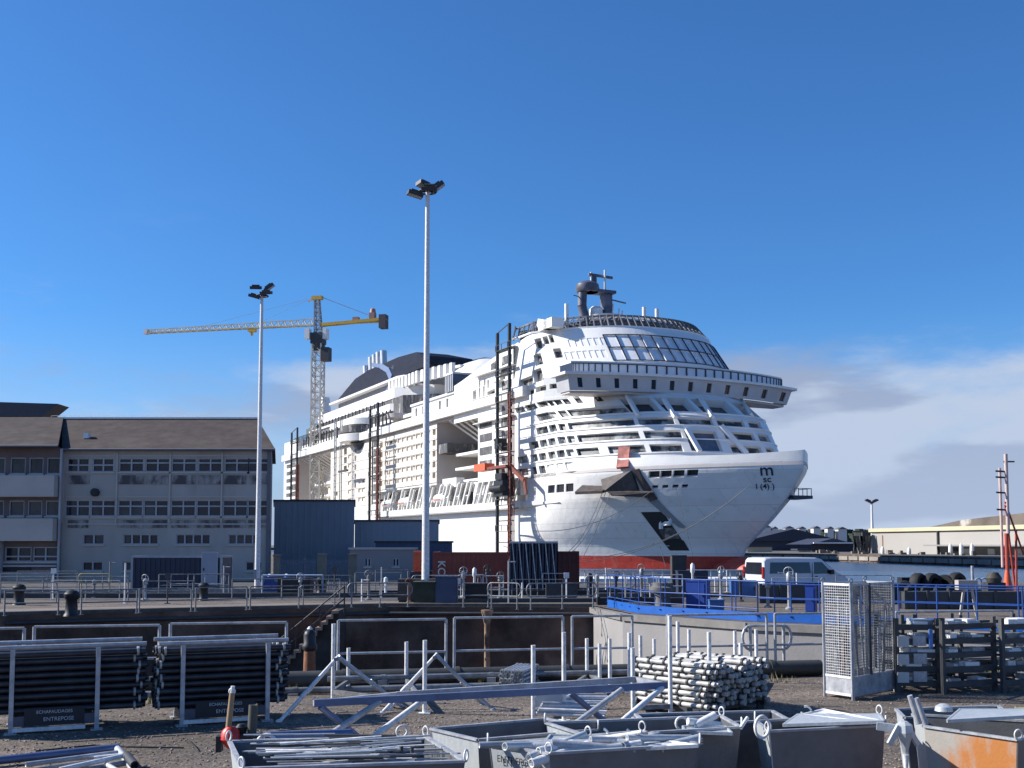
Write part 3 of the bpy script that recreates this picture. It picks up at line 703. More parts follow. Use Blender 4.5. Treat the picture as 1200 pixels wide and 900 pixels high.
sidewall(-222, -205, 12, 33.9, -21.5, rr, 4, 3, SHIPW, 'stern_block')
MB().prism([(-205, -21.45), (-205, 21.45), (-216, 21.4), (-222, 21), (-225, 15), (-226, 0), (-225, -15), (-222, -21.45)], 33.9, 38.2).prism([(-222.02, -21.45), (-222.02, 21.4), (-226, 0)], 12, 33.9).build('stern_house', SHIPW, S)
MB().box(-165.9, -128, -12, 21.3, 12.1, 31.3).box(-121.9, -82.1, -17, 21.3, 18, 31.3).box(-81.9, -59.1, -11.5, 21.3, 12.1, 31.3).box(-204.9, -166.1, -12.6, 21.3, 12.1, 31.3).box(-127.9, -122, -17, 21.3, 12.1, 31.3).box(-221.9, -205, -17.5, 21.3, 12.1, 33.9).box(-121, -37, -17, 21.3, 12.1, 17.5).build('inner_block', SHIPC, S)
# stepped terraces above the belt, aft
g = MB()
g.box(-203, -126, -20.5, 20.5, 33.9, 35.0)
g.prism([(-205, -20), (-100, -20), (-100, 20), (-205, 20)], 35.2, 36.0)
g.prism([(-198, -19.5), (-120, -19.5), (-112, -14), (-112, 14), (-120, 19.5), (-198, 19.5)], 38.3, 40.2)
g.prism([(-190, -19), (-118, -19), (-108, -12), (-108, 12), (-118, 19), (-190, 19)], 41.5, 44.2)
g.build('terrace', SHIPW, S)
rr = []
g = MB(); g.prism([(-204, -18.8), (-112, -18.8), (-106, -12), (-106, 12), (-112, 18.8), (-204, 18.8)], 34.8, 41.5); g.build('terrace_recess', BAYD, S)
for i in range(30): MB().box(-202 + i * 2.9, -201.7 + i * 2.9, -20.3, -20, 33.9, 38.4).build('terrace_post', DKGREY, S)
for i in range(22): MB().box(-196 + i * 3.3, -195.7 + i * 3.3, -19.4, -19.1, 40.2, 41.6).build('terrace_post', DKGREY, S)
g = MB()
for i in range(26): g.box(-215 + i * 1.6, -214.8 + i * 1.6, -19.8, -19.6, 38.2, 39.4)
g.box(-215, -174, -19.8, -19.7, 39.3, 39.5); g.build('deck_rail', DKGREY, S)
# fins around the base of the funnels
g = MB()
for i in range(16):
    x = -127 + i * 2.5
    if x < -90: g.box(x, x + 1.5, -17.5 + max(0, (i - 8)) * .5, -16.6 + max(0, (i - 8)) * .5, 44.0, 46.9)
g.prism([(-182, -17.6), (-120, -17.6), (-96, -10), (-96, 10), (-120, 17.6), (-182, 17.6)], 46.9, 47.5)
g.build('funnel_fins', SHIPW, S)
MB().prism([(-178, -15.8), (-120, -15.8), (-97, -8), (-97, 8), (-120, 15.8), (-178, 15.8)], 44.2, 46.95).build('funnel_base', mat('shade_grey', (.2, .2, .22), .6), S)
def funnel(sy):
    prof = [(-178, 47.5), (-100, 47.5), (-104, 50.5), (-116, 53.4), (-132, 54.6), (-158, 54.8), (-168, 53.5)]
    k = MB(); w0, w1 = 7.2, 3.2
    n = len(prof); vs = []
    for s_ in (-1, 1):
        for x, z in prof:
            ww = w0 + (w1 - w0) * ((z - 47.5) / 7.5) ** 1.4; vs.append((x, sy * 9.5 + s_ * ww, z))
    fs = [(list(range(n)))[::1], list(range(n, 2 * n))[::-1]]
    for i in range(n): j = (i + 1) % n; fs.append([i, n + i, n + j, j])
    k.add(vs, fs); k.build('funnel', mat('funnel_navy', (.006, .009, .022), .6, 0, .6, .6, spec=.1, col2=(.05, .06, .09), c2=(.62, .68)), S)
    if sy < 0:
        f = MB(); pts = [(436, 427.5), (446, 429), (454, 434), (457.5, 442), (457, 452), (452, 461), (446, 468)]; Q = []
        for px_, py_ in pts:
            tt = -9.5 - 7.2
            for _ in range(6):
                p = SIDE(px_, py_, tt); tt = -9.5 - (7.2 - 4.0 * max(0, min(1, (p.z - 47.5) / 7.5)) ** 1.4)
            Q.append(SIDE(px_, py_, tt - .1))
        for i_, (a_, b_) in enumerate(zip(Q, Q[1:])): f.beam(a_ + Vector((0, .3, 0)), b_ + Vector((0, .3, 0)) + (b_ - a_) * .12, .7, .9 + .8 * math.sin(math.pi * (i_ + .5) / 6), up=(1, 0, .3))
        f.build('funnel_band', mat('funnel_blue', (.13, .18, .30), .45), S)
    for i, (dx, dz) in enumerate(((-167, 57.5), (-162, 59.4), (-158.5, 59.6), (-155, 59.8), (-151, 59.6))):
        MB().tube((dx, sy * 9.5 - 1, 53), (dx - .8, sy * 9.5 - 1, dz), 1.0, 12, hollow=True).build('exhaust_pipe', mat('steel_pipe', (.62, .61, .60), .35, .5, .1, 1), S)
funnel(-1); funnel(1)
a = SIDE(500, 436, 4)
g = MB(); g.prism([(a.x - 1.5, 2), (a.x + 3, 2), (a.x + 3, 6), (a.x - 1.5, 6)], 47, 60); g.beam((a.x + 3, 4, 50), (a.x + 8, 4, 47), 3, 1); g.tube((a.x, 4, 60), (a.x, 4, 62.5), .2); g.build('funnel_pylon', NAVY, S)
MB().lathe([(9, 44.2), (8.6, 46), (6.4, 48), (3, 49.2), (.5, 49.5)], (-97, -2, 0), 28).build('deck_dome', SHIPW, S)
for px, y0, y1 in ((382, 492, 466),):
    a = SIDE(px, y0, -12); b = SIDE(px, y1, -12)
    MB().tube((a.x, -12, 39), (a.x - 1, -12, b.z), 2.6, 14, r2=1.4).build('vent_cowl', SHIPW, S)
# shell door and gangway at the bow, anchor
def onH(px, py, off=.0):
    best = None
    for i in range(0, 150):
        z = 2.2 + i * .1; u = u_of_px(hu if z > 12 else hs, px, z); p = (hu if z > 12 else hs)(u, z); e = abs(spx(p)[1] - py)
        if best is None or e < best[0]: best = (e, p)
    p = best[1]; return p + Vector((.3, -1, 0)).normalized() * off
g = MB()
def quad_slab(pts, th, mi=0):
    nn = (pts[1] - pts[0]).cross(pts[2] - pts[0]).normalized() * th; n = len(pts)
    g.add(list(pts) + [p + nn for p in pts], [list(range(n))[::-1], list(range(n, 2 * n))] + [[i, (i + 1) % n, n + (i + 1) % n, n + i] for i in range(n)], mi)
q = [onH(706, 562, .4), onH(742, 552, .6), onH(752, 577, 1.0), onH(722, 577, 3.2)]; quad_slab(q, .6)
q = [onH(742, 552, .5), onH(750, 550, .4), onH(772, 585, .5), onH(766, 588, .9)]; quad_slab(q, .5)
q = [onH(688, 569, 1.2), onH(722, 570, 1.0), onH(722, 576, 3.4), onH(690, 577, 3.4)]; quad_slab(q, .5)
q = [onH(726, 577, 3), onH(770, 577, 1), onH(764, 583, 1.2), onH(732, 582, 3.2)]; quad_slab(q, .4)
g.build('shell_door', mat('door_brown', (.075, .06, .055), .7, 0, .5, .7), S)
g = MB(); q = [onH(757, 583, .35), onH(768, 583, .35), onH(805, 619, .35), onH(797, 618, .35)]; quad_slab(q, .3)
g.build('fender_strip', mat('strip_grey', (.26, .27, .29), .6), S)
g = MB(); q = [onS1(725, 524) + Vector((.3, -.5, 0)), onS1(738, 524) + Vector((.3, -.5, 0)), onH(740, 547, .8), onH(726, 548, .8)]; quad_slab(q, .4)
g.build('hatch_frame', mat('primer_red', (.33, .11, .09), .7, 0, .4, 1), S)
def patch(cs, nu_, nv_, off, th, m_, name):
    k = MB(); TL, TR, BR_, BL = [Vector((c[0], c[1], 0)) for c in cs]
    P = [[onH(*(TL.lerp(TR, i / nu_).lerp(BL.lerp(BR_, i / nu_), j / nv_)).xy, off) for j in range(nv_ + 1)] for i in range(nu_ + 1)]
    k.v = [P[i][j] for i in range(nu_ + 1) for j in range(nv_ + 1)]
    for i in range(nu_):
        for j in range(nv_): q = i * (nv_ + 1) + j; k.f.append([q, q + 1, q + nv_ + 2, q + nv_ + 1]); k.m.append(0); k.sm.append(False)
    return k.build(name, m_, S)
patch([(751, 600), (777, 600), (808, 645), (785, 645)], 4, 8, .04, 0, BLACK, 'anchor_pocket_shade')  # black patches laid on the plating, the pocket's shade is only their colour
patch([(781, 633), (801, 633), (808, 645), (788, 645)], 3, 3, .07, 0, BLACK, 'anchor_pocket_floor_shade')
patch([(772, 620), (789, 618), (798, 631), (779, 632)], 3, 3, .08, 0, BAYD, 'anchor_pocket_plate')
g = MB(); c = onH(776, 616, .3)
g.beam(c + Vector((0, 0, 3)), c + Vector((0, 0, -.6)), .5, .5); g.beam(c + Vector((-1.8, 0, .3)), c + Vector((1.8, .6, .3)), .5, .7); g.beam(c + Vector((-1.8, 0, .3)), c + Vector((-2.1, 0, 1.3)), .4, .5); g.beam(c + Vector((1.8, .6, .3)), c + Vector((2.1, .6, 1.3)), .4, .5)
g.build('anchor', BRIGHT, S)
g = MB(); g.prism([(6, 1.5), (11.8, 1.2), (11.8, 5.0), (7, 5.6)], 11.3, 11.8)
for a in range(5): g.tube((11.7, 1.4 + a * .85, 11.8), (11.7, 1.4 + a * .85, 12.9), .06)
g.beam((11.7, 1.2, 12.9), (11.7, 4.9, 12.9), .1, .1); g.beam((11.7, 4.9, 12.9), (8, 5.3, 12.9), .1, .1); g.build('anchor_platform', NAVY, S)
# bow emblem and marks, laid on the plating
from mathutils.bvhtree import BVHTree
BVH = BVHTree.FromPolygons([tuple(v) for v in bow_mb.v], bow_mb.f)
def hull_text(s, size, px, py, bold=0, nm='emblem'):
    p = onH(px, py, .30); p_r = onH(px + 6, py, .30); up = onH(px, py - 4, .30)
    ex = (p_r - p).normalized(); ez = ((up - p) - ex * (up - p).dot(ex)).normalized(); ey = ex.cross(ez)
    M_ = Matrix((ex, ez, ey)).transposed().to_euler()
    o = text(s, size, NAVY, S, p, M_, nm, .03, bold=bold)
    Mt = Matrix.Translation(p) @ M_.to_matrix().to_4x4(); inv = Mt.inverted(); nn_ = ey if ey.y < 0 else -ey
    import bmesh
    b_m = bmesh.new(); b_m.from_mesh(o.data); bmesh.ops.triangulate(b_m, faces=b_m.faces[:]); bmesh.ops.subdivide_edges(b_m, edges=b_m.edges[:], cuts=1); b_m.to_mesh(o.data); b_m.free()
    for v in o.data.vertices:
        wv = Mt @ v.co; hit = BVH.ray_cast(wv + nn_ * 4, -nn_)
        if hit[0] is not None: v.co = inv @ (hit[0] + nn_ * (.05 + (.04 if v.co.z > 0 else 0)))
hull_text('m', 2.9, 900, 557.5, .015); hull_text('sc', 1.6, 900.5, 565.5, .01)
hull_text('I (4) )', 1.3, 898, 573.5, .01, 'draught_mark')
# windows: the hundred largest as parts, the rest as one
for px_, py_, lb_ in ((476, 577, 'white lifeboat hanging just left of the nearest lamp mast'), (518, 575, 'white lifeboat hanging just right of the nearest lamp mast'), (456, 580, 'leftmost white lifeboat on the boat deck of the ship')):
    c = SIDE(px_, py_, -20.5); t_ = thing('lifeboat', lb_, 'lifeboat', SW @ Vector((c.x, -20.3, 14.4)), math.atan2(h2.y, h2.x), 'lifeboats of the ship')
    k = MB().lathe([(.3, -4), (1.1, -3.3), (1.5, -1.5), (1.55, 1.2), (1.2, 3), (.3, 3.9)], n=14)
    for v in k.v: v[:] = (v.z, v.y, v.x * .85 if v.x > 0 else v.x * .7)
    k.build('hull', SHIPW, t_); MB().box(-2.4, 1.6, -1.56, 1.56, -.35, -.2).build('fender_stripe', ORANGE, t_); MB().box(-2.2, -.9, -.7, .7, .9, 1.7).build('canopy', GLASSL, t_)
WINS.sort(key=lambda a: -a[0])
for ar, pm, m_, nm, par_ in WINS[:99]: pm.build(nm, m_, par_)
k = MB(); ml = []
for ar, pm, m_, nm, par_ in WINS[99:]:
    if m_ not in ml: ml.append(m_)
    k.add(pm.v, pm.f, ml.index(m_))
if k.v: tag(k.build('window', ml, S), kind='stuff')
# ================================================================ WORK TOWERS, CRANE
def work_tower(x, z1, label, arm=False, wd=5.0, t=-25.0):
    q = SXY(x, t); root = thing('work_tower', label, 'work tower', (q[0], q[1], 0), math.atan2(h2.y, h2.x), 'mast climbing work towers beside the ship')
    z1 -= 1.5
    def mast(x0, m_, z1_, w_=.5):
        k = MB()
        k.box(x0 - w_ / 2, x0 + w_ / 2, -w_ / 2, w_ / 2, 0, z1_); k.build('mast', m_, root)
    mast(-wd / 2, BLACK, z1); mast(wd / 2, BLACK, z1 + 1)
    k = MB()
    n = int(z1 / 4)
    for i in range(n): MB().beam((-wd / 2, 0, 3 + i * 4), (wd / 2 + 1.6, 0, 3 + i * 4), .18, .18).build('tie_bar', BLACK, root)
    k.beam((-wd / 2, 0, z1), (wd / 2, 0, z1 + 1), .15, .15)
    k.build('tie_bar', BLACK, root)
    k = MB(); m0 = wd / 2 + .7
    for a in (-.4, .4):
        for b in (-.4, .4): k.box(m0 + a - .08, m0 + a + .08, b - .08, b + .08, 0, z1 * .72)
    for i in range(int(z1 * .72 / .8)):
        z = i * .8; s_ = 1 if i % 2 else -1
        k.beam((m0 - .4 * s_, -.4, z), (m0 + .4 * s_, -.4, z + .8), .08, .08); k.beam((m0 - .4, -.4 * s_, z), (m0 - .4, .4 * s_, z + .8), .08, .08)
    k.build('lattice_mast', mat('tower_red', (.20, .05, .035), .6, 0, .3, 2), root)
    for i in range(int(z1 / 4.9)):
        z = 5 + i * 4.9; MB().box(-wd / 2, wd / 2 + 1.4, -.5, .5, z, z + .10).build('landing', DKGREY, root)
        for x in (-wd / 2, 0, wd / 2, wd / 2 + 1.3): MB().box(x, x + .1, -.5, -.4, z + .15, z + 1.2).build('guard_post', DKGREY, root)
        MB().box(-wd / 2, wd / 2 + 1.4, -.5, -.45, z + 1.1, z + 1.18).build('guard_rail', DKGREY, root)
    if arm:
        z = 17.2
        k = MB(); k.box(-9.5, 3.5, -1.2, .4, z - .35, z + .15); k.beam((3, 0, z - .1), (8, .5, z - 3), .6, .7); k.beam((8, .5, z - 3), (8.6, .6, z - 5.5), .4, .5); k.build('platform', mat('tower_red', (.3, .05, .035)), root)
        k = MB(); k.box(-10.4, -5.2, -1.5, .6, z - .4, z + .95); k.build('platform_basket', ORANGE, root)
        k = MB(); k.prism([(-1.8, -1.2), (2.6, -1.4), (3.4, 0), (2.6, 1.2), (-1.8, 1.2)], z - 5.6, z - 2.6).tube((-1.8, -1.5, z - 4.2), (3, -1.5, z - 4.2), .7, 8).box(.4, 2.6, -1.6, 1, z - 2.6, z - 1.4); k.build('drive_unit', BLACK, root)
        k = MB(); k.box(-1.9, -.5, -1, 1, z + 3.4, z + 5.4).box(-.5, 1.0, -.8, .8, z + 3.0, z + 4.4).beam((-2, -1, z + 5.2), (1.5, -1, z + 3.2), .25, .25); k.build('hoist', BLACK, root)
    return root
def tpx(a, b, y, t=-25.0):
    p, q = SIDE(a, y, t), SIDE(b, y, t); return (p.x + q.x) / 2, q.x - p.x, SIDE((a + b) / 2, y, t).z
X1_, W1_, Z1_ = tpx(583, 597, 388); X2_, W2_, Z2_ = tpx(434, 443, 478); X3_, W3_, Z3_ = tpx(342, 348.5, 506)
work_tower(X1_, Z1_, 'tall twin mast work tower with an orange working platform beside the ship', True, W1_)
work_tower(X2_, Z2_, 'twin mast work tower standing halfway along the ship left of the nearer lamp mast', False, W2_)
work_tower(X3_, Z3_, 'farthest work tower at the stern of the ship', False, W3_)
q = SXY(SIDE(396.5, 500, -25).x, -25); r_ = thing('access_tower', 'slim dark lattice access tower between the crane and the middle work tower', 'work tower', (q[0], q[1], 0), math.atan2(h2.y, h2.x))
k = MB()
for a in (-.8, .8):
    for b in (-.8, .8): k.box(a - .12, a + .12, b - .12, b + .12, 0, 37)
for i in range(23):
    s_ = 1 if i % 2 else -1; k.beam((-.8 * s_, -.8, i * 1.6), (.8 * s_, -.8, i * 1.6 + 1.6), .1, .1); k.box(-.8, .8, -.86, -.74, i * 1.6, i * 1.6 + .12)
k.build('lattice_mast', STEELG, r_); k = MB(); k.beam((1, 0, 22.5), (9, 0, 22.5), .5, .5); k.build('arm', DKGREY, r_)
def lattice(k, a, b, w0, w1, n, r, rb):
    a = Vector(a); b = Vector(b); d = (b - a).normalized(); up = Vector((0, 0, 1)) if abs(d.z) < .9 else Vector((0, 1, 0))
    x = d.cross(up).normalized(); y = x.cross(d)
    C4 = lambda f, i: a.lerp(b, f) + (x * (1 if i in (0, 3) else -1) + y * (1 if i < 2 else -1)) * (w0 + (w1 - w0) * f) / 2
    for i in range(4): k.beam(C4(0, i), C4(1, i), r, r)
    for j in range(n):
        for i in range(4):
            p, q_ = (i, (i + 1) % 4) if j % 2 else ((i + 1) % 4, i); k.beam(C4(j / n, p), C4((j + 1) / n, q_), rb, rb); k.beam(C4(j / n, i), C4(j / n, (i + 1) % 4), rb, rb)
q = SXY(-190, -28); cz = EYE
CB = Vector((q[0], q[1], 0)); top = A(371, 381, CB.y); jib = Vector((75, -17, 0)).normalized()
zt = top.z; shift = A(371, 500, CB.y).x; CB.x = A(371, 560, CB.y).x
crane = thing('tower_crane', 'yellow tower crane with a long jib rising behind the ship stern', 'crane', CB, math.atan2(jib.y, jib.x))
k = MB(); lattice(k, (0, 0, 0), (0, 0, zt - 6), 3.0, 3.0, 26, .42, .24); k.build('mast', mat('mast_grey', (.62, .58, .50), .5, 0, .15, .5), crane)
k = MB(); k.box(-1.9, 1.9, -1.9, 1.9, zt - 6, zt - 2.6); k.lathe([(1.6, zt - 8), (1.9, zt - 6)], n=12); k.build('slewing_unit', DKGREY, crane)
k = MB(); lattice(k, (0, 0, zt - 2.6), (-.6, 0, zt + 8.2), 2.0, 1.3, 8, .3, .18); k.build('apex_tower', STEELG, crane)
k = MB(); k.box(-2.2, 1.2, -.8, .8, zt + 8, zt + 9.2); k.beam((-2, 0, zt + 8.4), (-3.6, 0, zt + 7.6), .3, .3); k.build('apex_head', YELL, crane)
LJ = 59.5; RJ = 22.5
k = MB(); n = 26
for i in range(n):
    x0 = -1.5 - i * (LJ - 1.5) / n; x1 = -1.5 - (i + 1) * (LJ - 1.5) / n; h0 = 2.0 - 1.0 * i / n; h1 = 2.0 - 1.0 * (i + 1) / n
    k.beam((x0, 0, zt + h0), (x1, 0, zt + h1), .28, .28)
    for s_ in (-.8, .8):
        k.beam((x0, s_, zt), (x1, s_, zt), .32, .36); k.beam((x0, s_, zt), ((x0 + x1) / 2, 0, zt + (h0 + h1) / 2), .14, .14); k.beam(((x0 + x1) / 2, 0, zt + (h0 + h1) / 2), (x1, s_, zt), .14, .14)
k.build('jib', mat('jib_paint', (.62, .52, .32), .5, 0, .3, .3), crane)
k = MB(); k.box(-LJ - .6, -LJ + .6, -1, 1, zt - .4, zt + 1.2); k.build('jib_head', BRIGHT, crane)
k = MB()
for s_ in (-.8, .8): k.beam((1, s_, zt), (RJ, s_, zt + .9), .4, .9)
k.box(1, RJ, -.8, .8, zt, zt + .1); k.build('counter_jib', YELL, crane)
k = MB(); k.box(RJ - 2.2, RJ, -1.4, 1.4, zt - 2.0, zt + 2.2); k.build('counterweight', mat('ballast', (.10, .09, .09), .8), crane)
k = MB(); k.box(RJ - 5.5, RJ - 3.8, -1, 1, zt + 1.2, zt + 3.0); k.box(11.5, 13.4, -.8, .8, zt + .9, zt + 1.9); k.lathe([(1, zt + 3), (.8, zt + 4.2), (.2, zt + 4.6)], (RJ - 4.6, 0, 0), 10); k.build('winch', mat('winch_red', (.4, .22, .17), .6), crane)
k = MB(); k.box(-3.6, -2.0, -2.6, -.6, zt - 4.6, zt - 1.4); k.build('cab', WHITE, crane)
k = MB(); k.box(2.0, 3.2, -1.6, 1, zt - 4.6, zt - 1.4); k.build('switch_cabinet', WHITE, crane)
k = MB(); k.box(1.6, 4.2, -2.0, .8, zt - 11.6, zt - 7.4); k.build('lift_cage', DKGREY, crane)
k = MB(); k.box(-23.6, -21.2, -.9, .9, zt - 1.2, zt - .2); k.box(-22.8, -22.2, -.3, .3, zt - 2.4, zt - 1.2); k.build('trolley', YELL, crane)
k = MB(); k.tube((1, 0, zt + 8.8), (RJ - 4, 0, zt + 1.6), .10, 5); k.tube((-2, 0, zt + 8.8), (-20, 0, zt + 1.7), .05, 5); k.tube((-2, 0, zt + 8.8), (-40, 0, zt + 1.3), .05, 5); k.build('pendant_cable', STEELG, crane)
# mooring ropes from the bow door and fairleads down to the jetty
def rope(a, b, sag, label, r=.07):
    k = MB(); pts = []
    for i in range(15):
        f = i / 14; p = a.lerp(b, f); p.z -= sag * 4 * f * (1 - f); pts.append(p)
    tag(k.path(pts, r, 5).build('mooring_rope', mat('rope', (.16, .16, .15), .9, 0, .2, 2)), label, 'rope', 'mooring ropes of the ship')
WM = lambda p: SW @ p
for i, (a, b, sag, lb) in enumerate((((712, 576), (648, 655), 2.5, 'mooring rope dropping in the widest curve from the shell door at the bow'), ((716, 576), (655, 656), 2.2, 'mooring rope hanging just inside the widest one under the bow shell door'), ((722, 574), (682, 655), .6, 'steep mooring rope falling from the bow shell door to the red container'),
                        ((885, 568), (600, 652), 5.0, 'longest mooring rope crossing the bow from the stem emblem'), ((880, 572), (590, 640), 5.5, 'long mooring rope crossing the bow just under the longest one'), ((770, 575), (625, 622), 2.0, 'mooring rope slanting left from the four bow openings'))):
    p = WM(onH(a[0], a[1], 1.2)); q_ = A(b[0], b[1], p.y - 35 if i < 3 else 215)
    if i >= 3: q_ = A(b[0], b[1], 172)
    rope(p, q_, sag, lb, .05)
for i, (a, b) in enumerate((((795, 572), (812, 652)), ((776, 640), (780, 664)))):
    p = WM(onH(a[0], a[1], .6)); k = MB(); q_ = A(b[0], b[1], p.y - 1); k.tube(p, q_, .045, 5)
    tag(k.build('mooring_rope', mat('rope', (.2, .2, .2))), ('thin rope hanging straight down past the anchor pocket on its right', 'thin rope hanging from the anchor over the red boot')[i], 'rope', 'mooring ropes of the ship')
# ================================================================ BUILDINGS ON THE LEFT
PLAST = mat('old_plaster', (.43, .40, .36), .9, 0, .16, .35, .2, 20, streak=(1, 1, .35), col2=(.26, .24, .22), c2=(.52, .70))
PLAST2 = mat('clean_plaster', (.50, .45, .40), .9, 0, .10, .4)
ROOFM = mat('tile_roof', (.052, .038, .034), .95, 0, .35, 1.2, .6, 12, col2=(.085, .07, .06), c2=(.5, .7))
FRAME = mat('window_frame', (.42, .43, .45), .6, 0, .1, 2)
BROWN = mat('brown_panel', (.13, .09, .08), .8, 0, .15, 1)
WGL = mat('window_glass', (.02, .025, .04), .12, 0, .6, .4, spec=.35, col2=(.06, .065, .075), c2=(.52, .60))
YB = 80.0
def XB(px, y=600): return A(px, y, YB).x
def ZB(y, px=200): return A(px, y, YB).z
def windowed(root, x0, x1, z0, z1, Y, wins, m_, name='wall'):
    rects = [(a, b, c, d, WGL, .18) for a, b, c, d, n_, tr_ in wins]
    mb, pn = cutwall(lambda x, z: Vector((x, Y, z)), [x0, x1], [z0, z1], rects, side=1); o = mb.build(name, m_, root)
    for (a, b, c, d, n_, tr_) in wins:
        f = MB(); t_ = .07
        f.box(a, a + t_, Y + .05, Y + .14, c, d); f.box(b - t_, b, Y + .05, Y + .14, c, d); f.box(a + t_, b - t_, Y + .05, Y + .14, c, c + t_); f.box(a + t_, b - t_, Y + .05, Y + .14, d - t_, d)
        for i in range(1, n_): x = a + (b - a) * i / n_; f.box(x - .05, x + .05, Y + .045, Y + .145, c + t_, d - t_)
        if tr_: z = c + (d - c) * tr_; f.box(a + t_, b - t_, Y + .055, Y + .135, z - .05, z + .05)
        fo = f.build('window', FRAME, root)
        g_ = MB().add([(a, Y + .16, c), (b, Y + .16, c), (b, Y + .16, d), (a, Y + .16, d)], [(0, 1, 2, 3)]).build('pane', WGL, fo)
        s_ = MB().box(a - .06, b + .06, Y - .10, Y + .0, c - .12, c - .002).build('sill', PLAST2, fo)
    return o
bx0, bx1 = XB(72.5), XB(317)
ez = ZB(527); gz = 0
lb = thing('office_building', 'long grey plaster office building with three rows of windows under a brown tiled roof', 'building', (0, 0, 0))
wins = []
cols = [(125, 133, 0)]
t0, t1 = ZB(553), ZB(537); s0, s1 = ZB(605), ZB(586)
for a in (138, 169, 200, 231, 262, 290): wins.append((XB(a), XB(a + 29 if a < 290 else 315), t0, t1, 2, .66))
wins.append((XB(107), XB(132), t0, t1, 2, .5)); wins.append((XB(77), XB(103), t0, t1, 2, .5))
for a in (76, 106, 138, 168, 200, 230, 261, 290): wins.append((XB(a), XB(a + 29 if a < 290 else 315), s0, s1, 2, .62))
for a, b, n_ in ((98, 123, 2), (145, 186, 4), (207, 247, 4), (268, 306, 4)): wins.append((XB(a), XB(b), ZB(638), ZB(626), n_, 0))
for a, b, n_ in ((98, 122, 2), (145, 186, 4), (289, 308, 2)): wins.append((XB(a), XB(b), ZB(669), ZB(658), n_, 0))
windowed(lb, bx0, bx1, 0, ez, YB, wins, PLAST)
k = MB()
for a in (72.5, 135.2, 197.5, 258.5, 315.5): k.box(XB(a), XB(a + 2), YB - .10, YB - .003, ZB(613), ez - .25)
for y in (534.5, 555, 583, 608, 615): k.box(bx0 + .3, bx1, YB - .06, YB - .004, ZB(y), ZB(y) + .10)
k.build('pilaster', PLAST2, lb)
bxr = A(318.5, 600, YB + 14).x
k = MB(); k.prism([(bx0, YB + .25), (bx1, YB + .25), (bxr, YB + 14), (bx0, YB + 14)], 0, ez - .05); k.build('wall', PLAST, lb)
SPD = mat('stained_panel', (.30, .28, .26), .9, 0, .5, 2.2, streak=(1, 1, .5), col2=(.09, .085, .085), c2=(.47, .56))
for y0, y1 in ((567.5, 557), (618.5, 609.5)):
    for a, b in ((80, 104), (138, 168), (170, 196), (201, 228), (231, 258), (262, 288), (291, 314)):
        MB().box(XB(a), XB(b), YB - .045, YB - .004, ZB(y0), ZB(y1)).build('spandrel_panel', SPD, lb)
# roof as a hipped-end gable with eaves
ry = YB + 7; rz = A(200, 491, ry).z
k = MB(); e0 = bx0 + .0; e1 = bx1 + .35
vs = [(e0, YB - .35, ez), (e1, YB - .35, ez), (bxr + .2, YB + 14.4, ez), (e0 * 94.4 / YB, YB + 14.4, ez), (XB(71) * ry / YB - .1, ry, rz), (A(302, 491, ry).x, ry, rz)]
k.add(vs, [(0, 1, 5, 4), (1, 2, 5), (2, 3, 4, 5), (3, 0, 4), (3, 2, 1, 0)]); k.build('roof', ROOFM, lb)
k = MB(); k.tube((e0, YB - .42, ez - .02), (e1, YB - .42, ez - .02), .09, 8); k.box(bx1 - .25, bx1 + .0, YB - .2, YB - .02, 0, ez - .1); k.build('gutter', mat('gutter', (.14, .14, .16), .6), lb)
k = MB(); re_ = A(302, 491, ry).x; k.beam((XB(71) * ry / YB, ry, rz + .05), (re_, ry, rz + .05), .4, .14); rs_ = A(60, 491, ry).x; rl_ = A(247, 491, ry).x - rs_
for i in range(13): k.tube((rs_ + i * rl_ / 12, ry, rz), (rs_ + i * rl_ / 12, ry, rz + .25), .015, 4)
k.tube((rs_, ry, rz + .25), (rs_ + rl_, ry, rz + .25), .02, 5); k.build('ridge_rail', BRIGHT, lb)
k = MB(); k.box(XB(85, 515), XB(91, 515), YB + 2.0, YB + 2.5, A(88, 512, YB + 2).z - .1, A(88, 512, YB + 2).z + .3); k.build('roof_light', WHITE, lb)
k = MB(); a = A(111, 577, YB - .2); k.lathe([(.02, -.0), (.3, 0), (.3, .3), (.02, .34)], n=12)
for v in k.v: v[:] = (a.x + v.x, YB - v.z, a.z + v.y)
k.build('wall_fan', BLACK, lb)
# left wing with white bands and brown window strips
wg = thing('office_wing', 'left office wing with pale balcony bands and brown window strips', 'building', (0, 0, 0))
X0 = XB(-60); X1 = XB(71.5); YW = YB - .6
wins = []
for y0, y1 in ((556, 537), (605, 587)):
    for a, b in ((9, 27), (31, 48), (52, 68), (-14, 3), (-40, -20)): wins.append((A(a, 640, YW).x, A(b, 640, YW).x, ZB(y0), ZB(y1), 1, 0))
for a, b in ((6, 37), (39, 68), (-30, 2)): wins.append((A(a, 640, YW).x, A(b, 640, YW).x, ZB(658), ZB(641), 2, .35))
mb = windowed(wg, X0, X1, 0, ez + .1, YW, wins, mat('wing_wall', (.17, .13, .125), .9, 0, .2, .5))
k = MB()
for y0, y1 in ((583, 558.5), (634, 608)): k.box(X0, X1 + .05, YW - .9, YW - .02, ZB(y0), ZB(y1))
k.box(X0, X1, YW - .3, YW - .02, 0, ZB(670)); k.build('balcony_band', PLAST2, wg)
k = MB(); k.box(A(2, 640, YW).x, A(4.5, 640, YW).x, YW - .95, YW - .03, 0, ZB(634) - .01); k.box(A(69, 640, YW).x, A(71, 640, YW).x, YW - .25, YW - .03, 0, ez); k.box(A(5, 640, YW).x, A(68, 640, YW).x, YW - .2, YW - .02, ZB(664), ZB(662)); k.build('downpipe', FRAME, wg)
